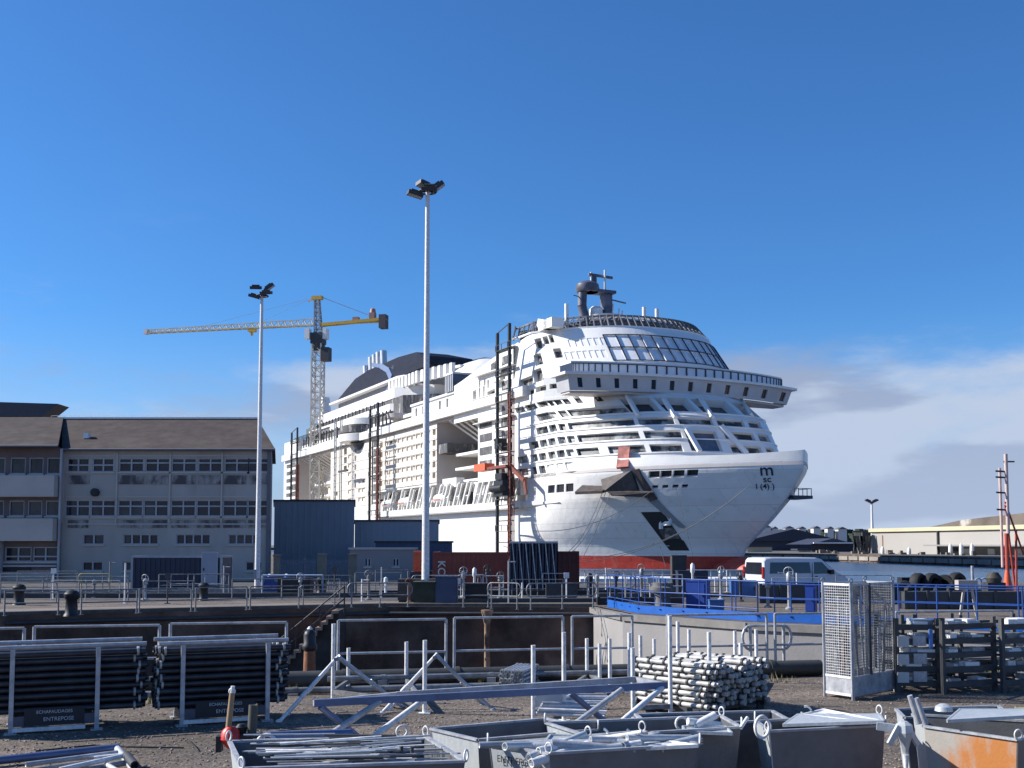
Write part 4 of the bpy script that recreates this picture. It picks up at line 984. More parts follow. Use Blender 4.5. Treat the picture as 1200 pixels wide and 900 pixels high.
k = MB(); k.box(A(5, 640, YW).x, A(37, 640, YW).x, YW - .1, YW - .01, ZB(669), ZB(665)); k.build('vent_grille', BLACK, wg)
k = MB(); k.box(X0, X1, YW + .25, YB + 14, 0, ez + .05); k.build('wall', PLAST, wg)
k = MB(); ez2 = ez + .12; vs = [(X0 - .3, YW - 1.0, ez2), (X1 + .3, YW - 1.0, ez2), (X1 * 94.4 / YB, YB + 14.4, ez2), (X0 - .3, YB + 14.4, ez2), (X0, ry, rz + .15), (XB(71) * ry / YB, ry, rz + .15)]
k.add(vs, [(0, 1, 5, 4), (1, 2, 5), (2, 3, 4, 5), (3, 0, 4), (3, 2, 1, 0)]); k.build('roof', ROOFM, wg)
k = MB(); k.tube((X0, YW - 1.05, ez2), (X1 + .3, YW - 1.05, ez2), .09, 8); k.build('gutter', mat('gutter', (.14, .14, .16)), wg)
bh = thing('flat_roofed_building', 'dark flat roofed building showing over the office wing roof', 'building', (0, 0, 0))
YH = 100; k = MB(); k.box(A(-60, 640, YH).x, A(50, 640, YH).x, YH, YH + 1.5, 0, A(40, 480, YH).z); k.build('wall', mat('dark_render', (.06, .06, .075), .8), bh)
k = MB(); zt_ = A(40, 478, YH).z; xe = A(50, 640, YH).x; k.extr([(A(-60, 640, YH).x, zt_ - .9), (xe, zt_ - .9), (xe + 1.4, zt_ + .25), (A(-60, 640, YH).x, zt_ + .55)], YH - 1, YH + 1.6); k.build('roof', mat('dark_fascia', (.05, .055, .07), .6), bh)
# blue-grey sheds behind
def shed(px0, px1, ytop, Y, col, label, dep=14, roofm=None):
    t_ = thing('shed', label, 'shed', (0, 0, 0)); x0, x1 = A(px0, 640, Y).x, A(px1, 640, Y).x; zt_ = A((px0 + px1) / 2, ytop, Y).z
    k = MB(); k.prism([(x0, Y), (x1, Y), (x1 * (Y + dep) / Y, Y + dep), (x0 * (Y + dep) / Y, Y + dep)], 0, zt_); k.build('wall', col, t_)
    k = MB(); n = int((x1 - x0) / .5)
    for i in range(n): k.box(x0 + i * .5, x0 + i * .5 + .12, Y - .04, Y - .001, .3, zt_ - .1)
    k.build('cladding_rib', col, t_); k = MB(); k.prism([(x0 - .1, Y - .1), (x1 + .1, Y - .1), (x1 * (Y + dep) / Y + .1, Y + dep), (x0 * (Y + dep) / Y - .1, Y + dep)], zt_, zt_ + .14); k.build('roof', roofm or DKGREY, t_); return t_
SB = mat('shed_blue', (.27, .30, .34), .6, 0, .1, .2); SB2 = mat('shed_grey_blue', (.38, .38, .40), .6, 0, .08, .2)
shed(321, 415, 587.5, 92, SB, 'taller slate blue metal shed just right of the office building')
shed(415.5, 514, 611, 96, SB2, 'lower grey blue metal shed behind the nearer lamp mast')
shed(440, 530, 636, 88, mat('shed_navy', (.07, .09, .15), .6), 'low navy container unit poking out past the grey blue shed', 3)
pc = thing('site_cabin', 'low pale grey site cabin with two small windows below the grey blue shed', 'cabin', (0, 0, 0)); Yc = 80
x0, x1 = A(410, 640, Yc).x, A(484, 640, Yc).x; zt_ = A(450, 644, Yc).z
ww = [(A(a, 640, Yc).x, A(a + 8, 640, Yc).x, A(a, 664, Yc).z, A(a, 654, Yc).z, 2, 0) for a in (427, 460)]
windowed(pc, x0, x1, 0, zt_, Yc, ww, mat('cabin_grey', (.26, .25, .25), .7, 0, .1, .5))
k = MB(); k.box(x0, x1, Yc + .25, Yc + 3, 0, zt_ - .02); k.build('wall', PLAST, pc); k = MB(); k.box(x0 - .1, x1 + .1, Yc - .1, Yc + 3.1, zt_, zt_ + .15); k.build('roof', PLAST2, pc)
# ================================================================ LAMP MASTS
def lamp_mast(px, pyb, Y, ztop, label, r0, heads, rz=0):
    p = A(px, pyb, Y); t_ = thing('lamp_mast', label, 'lamp mast', (p.x, Y, 0), 0, 'tall lamp masts')
    k = MB(); k.tube((0, 0, 0), (0, 0, ztop), r0, 16, r2=r0 * .55); k.build('pole', BRIGHT, t_)
    k = MB(); k.box(-r0 * 1.02 - .02, -r0 * .3, -r0 - .03, -r0 + .02, .5, 1.1); k.build('hatch', GALV, t_)
    k = MB(); k.ring((0, 0, ztop - .1), (0, 0, 1), .38, .04, 16, 6); k.tube((-.4, 0, ztop - .1), (.4, 0, ztop - .1), .04); k.tube((0, -.4, ztop - .1), (0, .4, ztop - .1), .04); k.build('crown', DKGREY, t_)
    for (dx, dy, dz, rx, ry_, rz_) in heads:
        f = thing_part = MB(); f.box(-.34, .34, -.20, .20, -.09, .09); f.box(-.22, .22, -.12, .12, .09, .18)
        o = f.build('floodlight', DKGREY, t_, (dx, dy, ztop + dz)); o.rotation_euler = (R(rx), R(ry_), R(rz_))
        g_ = MB().box(-.31, .31, -.17, .17, -.095, -.088).build('lens', mat('lamp_lens', (.5, .5, .5), .2), o)
    return t_
H1 = A(498, 222, 48).z
lamp_mast(498.5, 690, 48, H1, 'nearest and tallest lamp mast, on an olive base block', .17, [(.42, .1, .12, 0, -38, 0), (-.55, 0, -.22, 0, 12, 20), (.1, -.25, -.02, 25, 0, 0), (-.15, .1, .22, -10, 10, 40)])
H2 = A(307, 345, 67).z
lamp_mast(301.5, 680, 67, H2, 'second lamp mast, in front of the right end of the office building', .17, [(.42, .1, .45, 0, -38, 0), (-.38, 0, .42, 15, 0, 5), (-.45, -.1, -.15, 10, 14, 10), (.3, -.2, .05, 15, 0, -10)])
H3 = A(1023, 590, 300).z
t3 = lamp_mast(1023, 655, 300, H3, 'distant lamp mast at the left corner of the far grey warehouse', .5, [(.9, 0, .6, 0, -25, 0), (-.9, 0, .6, 0, 25, 0)])
for c in t3.children:
    if c.name.startswith('floodlight'): c.scale = (2.6, 2.6, 2.6)
k = MB(); p = A(497, 711, 47.3); k.box(p.x - .45, p.x + .75, 46.75 + .6, 48.6, 0, .95); k.box(p.x - .5, p.x + .8, 46.7 + .6, 48.65, .95, 1.02)
tag(k.build('base_block', mat('olive_block', (.045, .05, .03), .8, 0, .3, 3)), 'olive green concrete block around the foot of the nearest lamp mast', 'concrete block')
k = MB(); p = A(523, 711, 47.4); k.box(p.x - .46, p.x + .46, 47.3, 48.1, .06, 1.2); k.box(p.x - .5, p.x + .5, 47.25, 48.15, 1.2, 1.26); k.box(p.x - .42, p.x + .42, 47.27, 47.3, .15, 1.12)
tag(k.build('control_cabinet', mat('cabinet_blue', (.055, .075, .13), .5, 0, .15, 2)), 'blue grey control cabinet beside the olive block', 'cabinet')
# ================================================================ FAR SHORE
def WX(px, Y): return A(px, 650, Y).x
FARW = mat('far_warehouse', (.36, .345, .325), .8, 0, .06, .05)
FD = Vector((.2196, -.9756, 0)); FP = Vector((97, 300, .2)); FRZ = math.atan2(FD.y, FD.x)
fw = thing('far_warehouse', 'long pale grey warehouse with a cream roof band across the water at the right', 'warehouse', FP, FRZ)
def FS(px): k_ = (px - 600) / FPX; return (300 * k_ - 97) / (.2196 + .9756 * k_)
def FZ(y, px):
    s_ = FS(px); return EYE + (638 - y) / FPX * (300 - .9756 * s_) - .2
zt_ = FZ(623, 1030)
MB().box(0, 140, 0, 60, 0, zt_).build('wall', FARW, fw)
MB().box(-.5, 140, -.6, -.01, zt_ - .1, zt_ + .85).build('roof_band', mat('cream_band', (.52, .49, .33), .6, 0, .1, .05), fw)
k = MB(); k.extr([(8, zt_ + .1), (150, zt_ + .1), (150, zt_ + 4.2), (60, zt_ + 4.0), (30, zt_ + 2.6)], 7, 55); k.build('roof', mat('mossy_roof', (.13, .11, .09), .9, 0, .4, .15, col2=(.45, .42, .38), c2=(.60, .66)), fw)
s0_ = FS(1098); cz = FZ(639, 1100)
MB().box(s0_, 140, -4, -.02, cz - .2, cz + .15).build('canopy', mat('canopy_paint', (.25, .25, .25), .7), fw)
MB().box(s0_ + .2, s0_ + .6, -.5, -.05, 0, zt_).build('downpipe', DKGREY, fw)
MB().box(s0_ + 1, 139, -.04, -.015, .1, cz - .3).build('lower_wall', mat('lower_wall', (.32, .31, .30), .8, 0, .1, .2), fw)
for a, b in ((1126, 1139), (1157, 1165), (1188, 1199)): MB().box(FS(a), FS(b), -.3, -.05, 0, FZ(643, a)).build('door', WHITE, fw)
MB().box(FS(1117), FS(1122), -.3, -.05, FZ(646, 1120), FZ(642, 1120)).build('vent', BLACK, fw)
MB().box(FS(1033), FS(1034), -.08, -.05, .4, zt_ - 1).build('rust_streak', RUST, fw)
def farbox(px0, px1, ytop, Y, m_, label, gable=0, dep=30):
    t_ = thing('far_warehouse', label, 'warehouse', (0, 0, 0)); a, b = WX(px0, Y), WX(px1, Y); z = A(px0, ytop, Y).z
    s_ = (Y + dep) / Y; k = MB(); k.prism([(a, Y), (b, Y), (b * s_, Y + dep), (a * s_, Y + dep)], .2, z); k.build('wall', m_, t_)
    k = MB(); g_ = gable; k.extr([(a - 1, z), (b + 1, z), ((a + b) / 2, z + g_)], Y - 1, Y + dep + 1) if g_ else k.box(a - .5, b + .5, Y - .5, Y + dep, z, z + .5)
    k.build('roof', mat('far_dark_roof', (.035, .04, .065), .7, 0, .2, .05), t_); return t_
DKW = mat('far_dark_wall', (.045, .05, .075), .8, 0, .2, .05)
farbox(876, 985, 634, 420, DKW, 'dark gabled warehouse across the water just right of the bow', 4.6)
farbox(952, 1000, 638, 360, DKW, 'small dark shed with a white eave before the far grey warehouse', 2.0)
farbox(876, 905, 641, 355, mat('cream_wall', (.5, .44, .33), .8), 'cream block in front of the dark gabled warehouse', 0, 8)
farbox(936, 950, 645, 352, mat('cream_wall', (.5, .44, .33)), 'small cream hut left of the small dark shed', 0, 8)
k = MB(); k.box(WX(953, 358), WX(1000, 358), 357, 358, A(970, 637, 358).z, A(970, 635.5, 358).z); tag(k.build('light_strip', WHITE), 'thin white canopy edge over the small dark shed', 'canopy')
# tree line and town on the horizon
tb = MB(); random.seed(3)
for i in range(150):
    px = 868 + i * 1.15; x = WX(px, 800); h_ = random.uniform(9, 14)
    tb.lathe([(random.uniform(4, 7), -1), (random.uniform(5, 8), h_ * .5), (random.uniform(2, 4), h_)], (x, 800 + random.uniform(0, 25), 0), 7, sm=False)
tag(tb.build('treeline', mat('far_trees', (.035, .045, .03), .95, 0, .4, .1)), 'low far wood along the horizon beyond the warehouses', 'wood', kind='stuff')
for i, (px, w_, h_, m_) in enumerate(((893, 3, 618, WHITE), (900, 4, 617, WHITE), (909, 3, 618.5, WHITE), (926, 5, 618, WHITE), (941, 4, 618.5, WHITE), (958, 4, 618, WHITE), (974, 3.5, 618.5, WHITE), (988, 5, 619, WHITE))):
    t_ = thing('far_house', ('leftmost', 'second from left', 'third from left', 'fourth from left', 'fourth from right', 'third from right', 'second from right', 'rightmost')[i] + ' of the tiny pale houses on the horizon right of the bow', 'house', (WX(px, 780), 780, 0), 0, 'houses on the horizon')
    wd = w_ * .6; z = A(px, h_ + 1, 780).z; MB().box(-wd / 1, wd / 1, 0, 8, 0, z).build('wall', mat('far_white', (.6, .58, .55), .8), t_)
    MB().extr([(-wd - .5, z), (wd + .5, z), (0, z + 1.6)], -.5, 8.5).build('roof', mat('far_slate', (.12, .12, .15), .8), t_)
k = MB()
for a in range(1001, 1022, 3):
    x = WX(a, 298); k.beam((x, 298, 0), (x + random.uniform(-1, 1), 298, A(a, 628, 298).z), .5, .5)
for z in (3, 6): k.beam((WX(1000, 298), 298, z), (WX(1018, 298), 298, z), .4, .4)
k.box(WX(1012, 298), WX(1018, 298), 298.5, 300, 0, A(1000, 622, 298).z)
tag(k.build('loading_frame', DKGREY), 'dark steel loading frame at the left end of the far grey warehouse', 'steel frame')
for i, px in enumerate((1062, 1094, 1144, 1157, 1170)):
    q_ = FP + FD * FS(px) - Vector((.9756, .2196, 0)) * 7; hh = (1.9, 1.7, 2.6, 2.6, 2.6)[i]
    tag(MB().lathe([(.40, 0), (.5, .4), (.45, .7 * hh), (.30, .9 * hh), (.12, hh)], n=10).build('silo_bin', WHITE, None, q_), 'white upright bin, ' + ('first', 'second', 'third', 'fourth', 'fifth')[i] + ' from the left before the far grey warehouse', 'bin', 'white bins before the far warehouse')
fe = [(20, 300), (76, 290), (82, 255), (88.6, 192), (94, 130)]
k = MB()
for a, b in zip(fe, fe[1:]):
    a = Vector((*a, 0)); b = Vector((*b, 0)); d = b - a; n = int(d.length / 5); nn = Vector((d.y, -d.x, 0)).normalized() * .15
    for i in range(n): k.beam(a + d * (i + .05) / n + nn + Vector((0, 0, -.65)), a + d * (i + .92) / n + nn + Vector((0, 0, -.65)), .3, .9)
tag(k.build('quay_fender', mat('fender_wood', (.3, .28, .25), .9, 0, .3, .2)), 'pale fender boards along the far quay wall', 'fender')
k = MB(); random.seed(8)
for i in range(26):
    px = random.uniform(985, 1195); q_ = FP + FD * FS(px) - Vector((.9756, .2196, 0)) * random.uniform(5, 14); s_ = random.uniform(.3, .8)
    k.box(q_.x - s_, q_.x + s_, q_.y - s_, q_.y + s_, .2, .2 + random.uniform(.3, 1.0))
tag(k.build('rubble', mat('far_rubble', (.22, .19, .16), .9, 0, .5, .3)), 'low rubble and stores along the far quay before the grey warehouse', 'rubble', kind='stuff')
# ================================================================ THINGS ON THE FAR QUAY
def container(px0, px1, ytop, ybot, Y, m_, label, dep=2.4, ribs=.28, z0=.02, name='shipping_container', cat='container', extra=None, mr=None):
    a, b = A(px0, 680, Y).x, A(px1, 680, Y).x; z = A((px0 + px1) / 2, ytop, Y).z
    t_ = thing(name, label, cat, (a, Y, z0)); W_ = b - a; H_ = z - z0
    k = MB(); k.box(.04, W_ - .04, .04, dep - .04, .1, H_ - .08); n = int((W_ - .2) / ribs)
    for i in range(n): k.box(.12 + i * ribs, .12 + i * ribs + ribs * .45, 0.005, .04, .16, H_ - .14)
    nn = int(dep / .28)
    for i in range(nn): k.box(.0, .04, .1 + i * .28, .1 + i * .28 + .13, .16, H_ - .14)
    k.build('body', m_, t_)
    f = MB()
    for x in (0, W_ - .12):
        for y in (0, dep - .12): f.box(x, x + .12, y - .01, y + .12, 0, H_)
    for z_ in (0, H_ - .1): f.box(.12, W_ - .12, -.01, .11, z_, z_ + .1); f.box(0.002, .11, .12, dep - .12, z_, z_ + .1); f.box(W_ - .11, W_ - .002, .12, dep - .12, z_, z_ + .1)
    f.build('frame', mr or m_, t_); return t_, W_, H_
NV = mat('container_navy', (.015, .025, .055), .5, 0, .15, 1.5); RC = mat('container_red', (.26, .055, .035), .6, 0, .2, 1.5); RC2 = mat('container_red_lit', (.62, .15, .06), .6, 0, .2, 1.5)
t_, W_, H_ = container(153, 260, 651.5, 692, 63, NV, 'dark navy office container with a pale grey door in front of the office building', mr=mat('frame_grey', (.35, .36, .38), .6))
dx = (237 - 153) / 107 * W_; d_ = MB().box(dx, dx + .82, -.05, -.005, .3, 2.1).build('door', mat('door_grey', (.30, .32, .38), .6, 0, .05, 1), t_)
MB().box(dx + .05, dx + .12, -.08, -.05, 1.1, 1.25).build('handle', BLACK, d_)
MB().box(dx - .05, dx, -.06, -.004, .25, 2.16).box(dx + .82, dx + .87, -.06, -.004, .25, 2.16).box(dx, dx + .82, -.06, -.004, 2.1, 2.16).build('frame', FRAME, d_)
t_, W_, H_ = container(507, 596, 647, 688, 66, RC, 'dark red shipping container behind the nearer lamp mast', dep=6)
text('KCO', .62, mat('letter_white', (.65, .62, .58), .7), t_, (.32, -.012, H_ - .5), (R(90), R(90), 0), ax='LEFT', bold=.01)
t_, W_, H_ = container(484, 496, 646, 672, 68, RC2, 'container end coloured sunlit orange red just left of the nearer lamp mast', dep=5, ribs=.2, z0=.95)  # sunlit end of the red container, the light put into an orange colour
k = MB(); p = A(490, 690, 68); k.box(p.x - .5, p.x + .6, 68.1, 72.8, 0, .93); tag(k.build('trestle_block', DKGREY), 'dark support block under the orange red container end', 'support block')
t_, W_, H_ = container(652, 679, 646, 690, 62, mat('container_maroon', (.085, .022, .018), .7, 0, .2, 1), 'maroon container end right of the corrugated cladding stack', dep=5)
# corrugated open-top box
cb = thing('corrugated_box', 'tall dark blue corrugated steel screen with slanting pale ribs', 'steel screen', (0, 0, 0)); Y = 58
a, b = A(597, 640, Y).x, A(654, 640, Y).x; zt_ = A(620, 635.5, Y).z; n = 15
k = MB()
for i in range(n):
    x = a + (b - a) * i / n; wd = (b - a) / n
    k.add([(x, Y, .1), (x + wd * .55, Y, .1), (x + wd * .55, Y, zt_), (x, Y, zt_)], [(0, 1, 2, 3)]); k.add([(x + wd * .55, Y, .1), (x + wd * .75, Y + .14, .1), (x + wd * .75, Y + .14, zt_), (x + wd * .55, Y, zt_)], [(0, 1, 2, 3)])
    k.add([(x + wd * .75, Y + .14, .1), (x + wd * .8, Y + .14, .1), (x + wd * .8, Y + .14, zt_), (x + wd * .75, Y + .14, zt_)], [(0, 1, 2, 3)]); k.add([(x + wd * .8, Y + .14, .1), (x + wd, Y, .1), (x + wd, Y, zt_), (x + wd * .8, Y + .14, zt_)], [(0, 1, 2, 3)])
k.box(a, b, Y + .16, Y + 1.4, .1, zt_ - .02); k.build('panel', mat('steel_screen', (.035, .042, .07), .5, .2, .2, 1), cb)
k = MB()
for i in range(7):
    x = a + .15 + (b - a - .3) * i / 6.5; k.beam((x, Y - .04, zt_ - .05), (x + .22, Y - .04, .3), .05, .05)
k.beam((a, Y, zt_), (b, Y, zt_), .1, .1); k.build('rib', GALV, cb)
# gate posts and palisade
for px, y0, y1, Y, lb_ in ((324, 650, 697, 61, 'leftmost concrete gate post by the slate blue shed'), (377, 649, 697, 60, 'middle concrete gate post with a rounded top'), (413, 649, 697, 60, 'rightmost concrete gate post by the site cabin')):
    p = A(px, 690, Y); w_ = .42 if px > 330 else .3
    k = MB(); k.box(p.x - w_ / 2, p.x + w_ / 2, Y - .2, Y + .2, 0, A(px, y0 + 2, Y).z); k.box(p.x - w_ / 2 - .03, p.x + w_ / 2 + .03, Y - .24, Y + .24, A(px, y0 + 2, Y).z, A(px, y0, Y).z)
    tag(k.build('gate_post', mat('post_concrete', (.16, .155, .13), .9, 0, .2, 2)), lb_, 'gate post', 'concrete gate posts')
pf = thing('palisade_fence', 'blue grey palisade fence between the concrete gate posts', 'fence', (0, 0, 0)); Y = 62
a, b = A(325, 640, Y).x, A(410, 640, Y).x; zt_ = A(360, 656, Y).z
k = MB()
for i in range(46): x = a + (b - a) * i / 45; k.box(x - .02, x + .02, Y - .01, Y + .01, .1, zt_)
k.build('pales', mat('fence_blue', (.10, .14, .2), .5), pf); k = MB()
for z in (.35, zt_ - .25): k.box(a, b, Y + .012, Y + .05, z, z + .06)
for f in (0, .37, .55, 1): x = a + (b - a) * f; k.box(x - .05, x + .05, Y + .05, Y + .15, 0, zt_ + .1)
k.build('rail', mat('fence_blue', (.1, .14, .2)), pf)
# ---------------------------------------------------------------- van
def van(p, rz, label):
    t_ = thing('van', label, 'van', p, rz); L_ = 5.0; W_ = 1.9; H_ = 1.97
    VW = mat('van_paint', (.62, .63, .66), .3, 0, .03, 1, spec=.6)
    prof = [(0, .35), (0.02, 1.0), (.06, 1.80), (.18, 1.93), (.5, 1.97), (3.1, 1.95), (3.45, 1.86), (4.0, 1.42), (4.32, 1.18), (4.75, 1.02), (4.97, .80), (5.0, .42), (4.85, .28), (.1, .28)]
    k = MB(); n = len(prof); S_ = []
    for y, ins in ((-W_ / 2, .10), (-W_ / 2 + .07, 0), (W_ / 2 - .07, 0), (W_ / 2, .10)):
        for x, z in prof:
            up_ = max(0, (z - 1.0)) * .11
            yy = y + (up_ if y < 0 else -up_); S_.append((x + (.03 if ins and x < 1 else (-.04 if ins else 0)), yy, z - (ins * .5 if z > 1.7 else 0)))
    fs = []
    for s_ in range(3):
        for i in range(n): j = (i + 1) % n; fs.append([s_ * n + i, s_ * n + j, (s_ + 1) * n + j, (s_ + 1) * n + i][::-1])
    fs += [list(range(n))[::-1], list(range(3 * n, 4 * n))]
    k.add(S_, fs); k.build('body', VW, t_)
    def sidepane(x0, x1, z0, z1, sl0=0, sl1=0, nm='window'):
        for sy in (-1, 1):
            y0 = sy * (W_ / 2 - (z0 - 1) * .11 + .008); y1 = sy * (W_ / 2 - (z1 - 1) * .11 + .008)
            q = [(x0, y0, z0), (x1, y0, z0), (x1 - sl1, y1, z1), (x0 + sl0, y1, z1)]; q2 = [(x, y - sy * .03, z) for x, y, z in q]
            MB().add(q + q2, [(0, 1, 2, 3) if sy < 0 else (3, 2, 1, 0)] + [(i, i + 4, (i + 1) % 4 + 4, (i + 1) % 4) for i in range(4)]).build(nm, GLASS, t_)
    sidepane(.38, 2.72, 1.18, 1.72, .05, .05); sidepane(2.90, 4.02, 1.15, 1.72, .05, .62)
    q = [(-.005, -.72, 1.15), (-.005, .72, 1.15), (.05, .68, 1.72), (.05, -.68, 1.72)]; MB().add([(x - .015, y, z) for x, y, z in q], [(3, 2, 1, 0)]).add([(x + .01, y, z) for x, y, z in q], [(3, 2, 1, 0)]).build('rear_window', GLASS, t_)
    q = [(4.08, -.72, 1.40), (4.08, .72, 1.40), (3.52, .66, 1.84), (3.52, -.66, 1.84)]; MB().add([(x + .03, y, z + .02) for x, y, z in q], [(0, 1, 2, 3)]).build('windscreen', GLASS, t_)
    for sx in (.85, 4.0):
        for sy in (-1, 1):
            w_ = MB().lathe([(.02, -.1), (.33, -.1), (.34, -.06), (.34, .08), (.31, .1), (.02, .1)], n=20)
            for v in w_.v: v[:] = (sx + v.x, sy * (W_ / 2 - .08) + v.z, .34 + v.y)
            wo = w_.build('wheel', RUBBER, t_); r_ = MB().lathe([(.02, 0), (.19, 0), (.2, .012)], n=14)
            for v in r_.v: v[:] = (sx + v.x, sy * (W_ / 2 + .022 + v.z), .34 + v.y)
            r_.build('rim', GALV, wo)
    for sy in (-1, 1):
        MB().box(-.03, .04, sy * .86 - .07, sy * .86 + .07, .95, 1.5).build('tail_lamp', mat('tail_red', (.3, .02, .02), .3), t_)
        MB().box(4.72, 4.93, sy * .72 - .12, sy * .72 + .12, .74, .92).build('headlight', BRIGHT, t_)
        MB().box(3.80, 3.98, sy * 1.02 - .08, sy * 1.02 + .08, 1.12, 1.34).build('mirror', BLACK, t_)
    MB().box(-.06, .02, -.9, .9, .3, .55).box(4.9, 5.04, -.9, .9, .28, .5).box(.5, 3.6, -.965, -.95, .62, .68).build('bumper', DKGREY, t_)
    MB().box(2.78, 2.80, -.962, -.94, .5, 1.7).box(1.75, 1.77, -.962, -.94, .45, 1.15).box(2.95, 3.1, -.975, -.95, 1.0, 1.04).build('door_seam', DKGREY, t_)
vp = A(878, 690, 55.5); van((vp.x + .15, 55.2, 0), R(20), 'white passenger van parked on the quay below the bow')
# ---------------------------------------------------------------- bollards, capstans
def bollard(px, pyb, h_, label, r=.22, kind='b'):
    p = G(px, pyb); k = MB()
    if kind == 'b': k.lathe([(r * 1.3, 0), (r * 1.2, .06), (r, .12), (r * .92, h_ * .62), (r * 1.2, h_ * .7), (r * 1.25, h_ * .85), (r * .8, h_ * .97), (r * .2, h_)], n=16)
    else: k.lathe([(.5, 0), (.5, .12), (.32, .2), (.28, .5), (.36, .72), (.52, .8), (.52, .92), (.4, .98), (.4, 1.1), (.05, 1.14)], n=20)
    return tag(k.build('capstan' if kind == 'c' else 'bollard', BLACK if kind == 'b' else mat('capstan_grey', (.13, .125, .12), .7, 0, .3, 3), None, p), label, 'capstan' if kind == 'c' else 'bollard', None if kind == 'c' else 'mooring bollards on the far quay')
bollard(83.5, 722, .95, 'black round headed bollard standing on the pale road at the left'); bollard(22, 709, .9, 'black bollard at the far left behind the pale road'); bollard(238.5, 704, .85, 'black bollard in front of the pale door of the navy container', .2); bollard(376, 696, .9, 'black bollard at the foot of the middle gate post', .2); bollard(691, 700, 1.2, 'thin black bollard to the right of the maroon container end', .14)
bollard(777, 716, 1, 'grey mushroom capstan on the blue walkway', kind='c')
k = MB().lathe([(.125, 0), (.115, .45), (.11, .50)], n=14); p = G(365, 790)
kb_ = thing('mooring_post', 'stout post with a rusty foot and black head at the near edge of the dock', 'mooring post', (p.x, 22.3, 0)); k.build('foot', RUST, kb_); MB().lathe([(.11, .48), (.15, .53), (.15, .60), (.12, .64), (.125, .80), (.10, .87), (.05, .9)], n=14).build('head', BLACK, kb_); MB().lathe([(.04, .9), (.06, .92), (.02, .97)], n=8).build('knob', WHITE, kb_)
# ================================================================ RAILINGS ON THE FAR QUAY
def railing(pts, h_, label, m_=None, gap=1.6, rails=(1.0, .5), r=.028, cat='railing', group='steel railings on the far quay', loop=False, z=0.0):
    m_ = m_ or GALVD; pts = [Vector((p[0], p[1], 0)) for p in pts]; t_ = thing('railing', label, cat, (pts[0].x, pts[0].y, z), 0, group); o = pts[0]
    k = MB(); posts = []
    for a, b in zip(pts, pts[1:]):
        n = max(1, round((b - a).length / gap))
        for i in range(n): posts.append(a.lerp(b, i / n) - o)
        for f in rails:
            e = (b - a).normalized() * .14 if loop else Vector()
            k.tube(a - o + Vector((0, 0, h_ * f)) - e * 0, b - o + Vector((0, 0, h_ * f)), r, 6)
    posts.append(pts[-1] - o)
    if loop:
        for p, s_ in ((posts[0], -1), (posts[-1], 1)):
            d = (pts[1] - pts[0]).normalized() * s_; z1, z0 = h_ * max(rails), h_ * min(rails); c = (z0 + z1) / 2; rr = (z1 - z0) / 2; q = []
            for i in range(9): a = math.pi * (i / 8 - .5); q.append(p + d * (math.cos(a) * rr * .7) + Vector((0, 0, c + math.sin(a) * rr)))
            k.path(q, r, 6)
    k.build('rail', m_, t_)
    pm = None
    for p in posts:
        if pm is None: pm = MB().tube((0, 0, 0), (0, 0, h_), r * 1.15, 6).box(-.07, .07, -.07, .07, 0, .02); po = pm.build('post', m_, t_, p)
        else:
            c = po.copy(); COL.objects.link(c); c.parent = t_; c.location = p
    return t_
def g2(px, py): p = G(px, py); return (p.x, p.y)
e1 = ((5, 722), (68, 721)), ((95, 720.6), (160, 719)), ((163, 718.6), (224, 717)), ((229, 716.8), (289, 715)), ((293, 714.6), (350, 713))
nm = ('first', 'second', 'third', 'fourth', 'fifth')
for i, (a, b) in enumerate(e1): railing([g2(*a), g2(*b)], .92, nm[i] + ' panel from the left of the grey railing along the pale road edge', gap=9)
railing([g2(355, 712.6), g2(392, 712)], .92, 'rounded railing panel left of the dock stairs', loop=True, gap=2)
railing([g2(412, 712), g2(478, 711.5)], 1.0, 'railing panel on the quay edge just left of the olive block', loop=True, gap=1.2)
railing([g2(543, 712), g2(572, 712)], 1.0, 'short railing panel between the control cabinet and the rusty column', gap=2)
railing([g2(576, 713.5), g2(606, 714.5)], 1.05, 'round ended railing panel above the rusty column', loop=True, gap=1.1)
railing([g2(622, 715), g2(695, 713)], 1.05, 'round ended railing panel in front of the corrugated screen', loop=True, gap=1.3)
for i, (a, b, y, h_) in enumerate(((0, 66, 707, .9), (92, 150, 706.5, .9), (0, 150, 700, 1.0), (168, 226, 704, .9), (186, 268, 699, 1.1), (272, 330, 702, .95), (330, 398, 703, .95), (0, 120, 694, 1.0), (416, 470, 700, 1.2), (440, 478, 694, 1.2))):
    railing([g2(a, y), g2(b, y - .6)], h_, ('lower grey railing behind the left bollards', 'short railing behind the pale road left of the navy container', 'long low railing before the office wing', 'railing in front of the navy container, left half', 'taller railing against the navy container', 'railing right of the navy container', 'railing below the gate posts', 'far railing at the foot of the office wing', 'taller railing left of the nearest lamp mast', 'far taller railing behind it near the orange container end')[i], gap=2.2)
railing([g2(95, 694), g2(127, 694)], 1.0, 'yellow bent tube railing in front of the office building', mat('faded_yellow', (.38, .34, .16), .6), gap=1.2, loop=True)
for i, (a, b, y) in enumerate(((540, 566, 700), (566, 590, 702), (600, 640, 696), (636, 662, 697), (690, 740, 702), (745, 800, 700))):
    railing([g2(a, y), g2(b, y)], 1.1, ('small frame railing right of the control cabinet', 'small frame railing before the red container', 'box shaped guard rail before the corrugated screen', 'guard rail between the screen and the maroon container', 'grey rail behind the left end of the blue railing', 'grey rail behind the capstan')[i], GALV, gap=1.2, loop=i % 2 == 0)
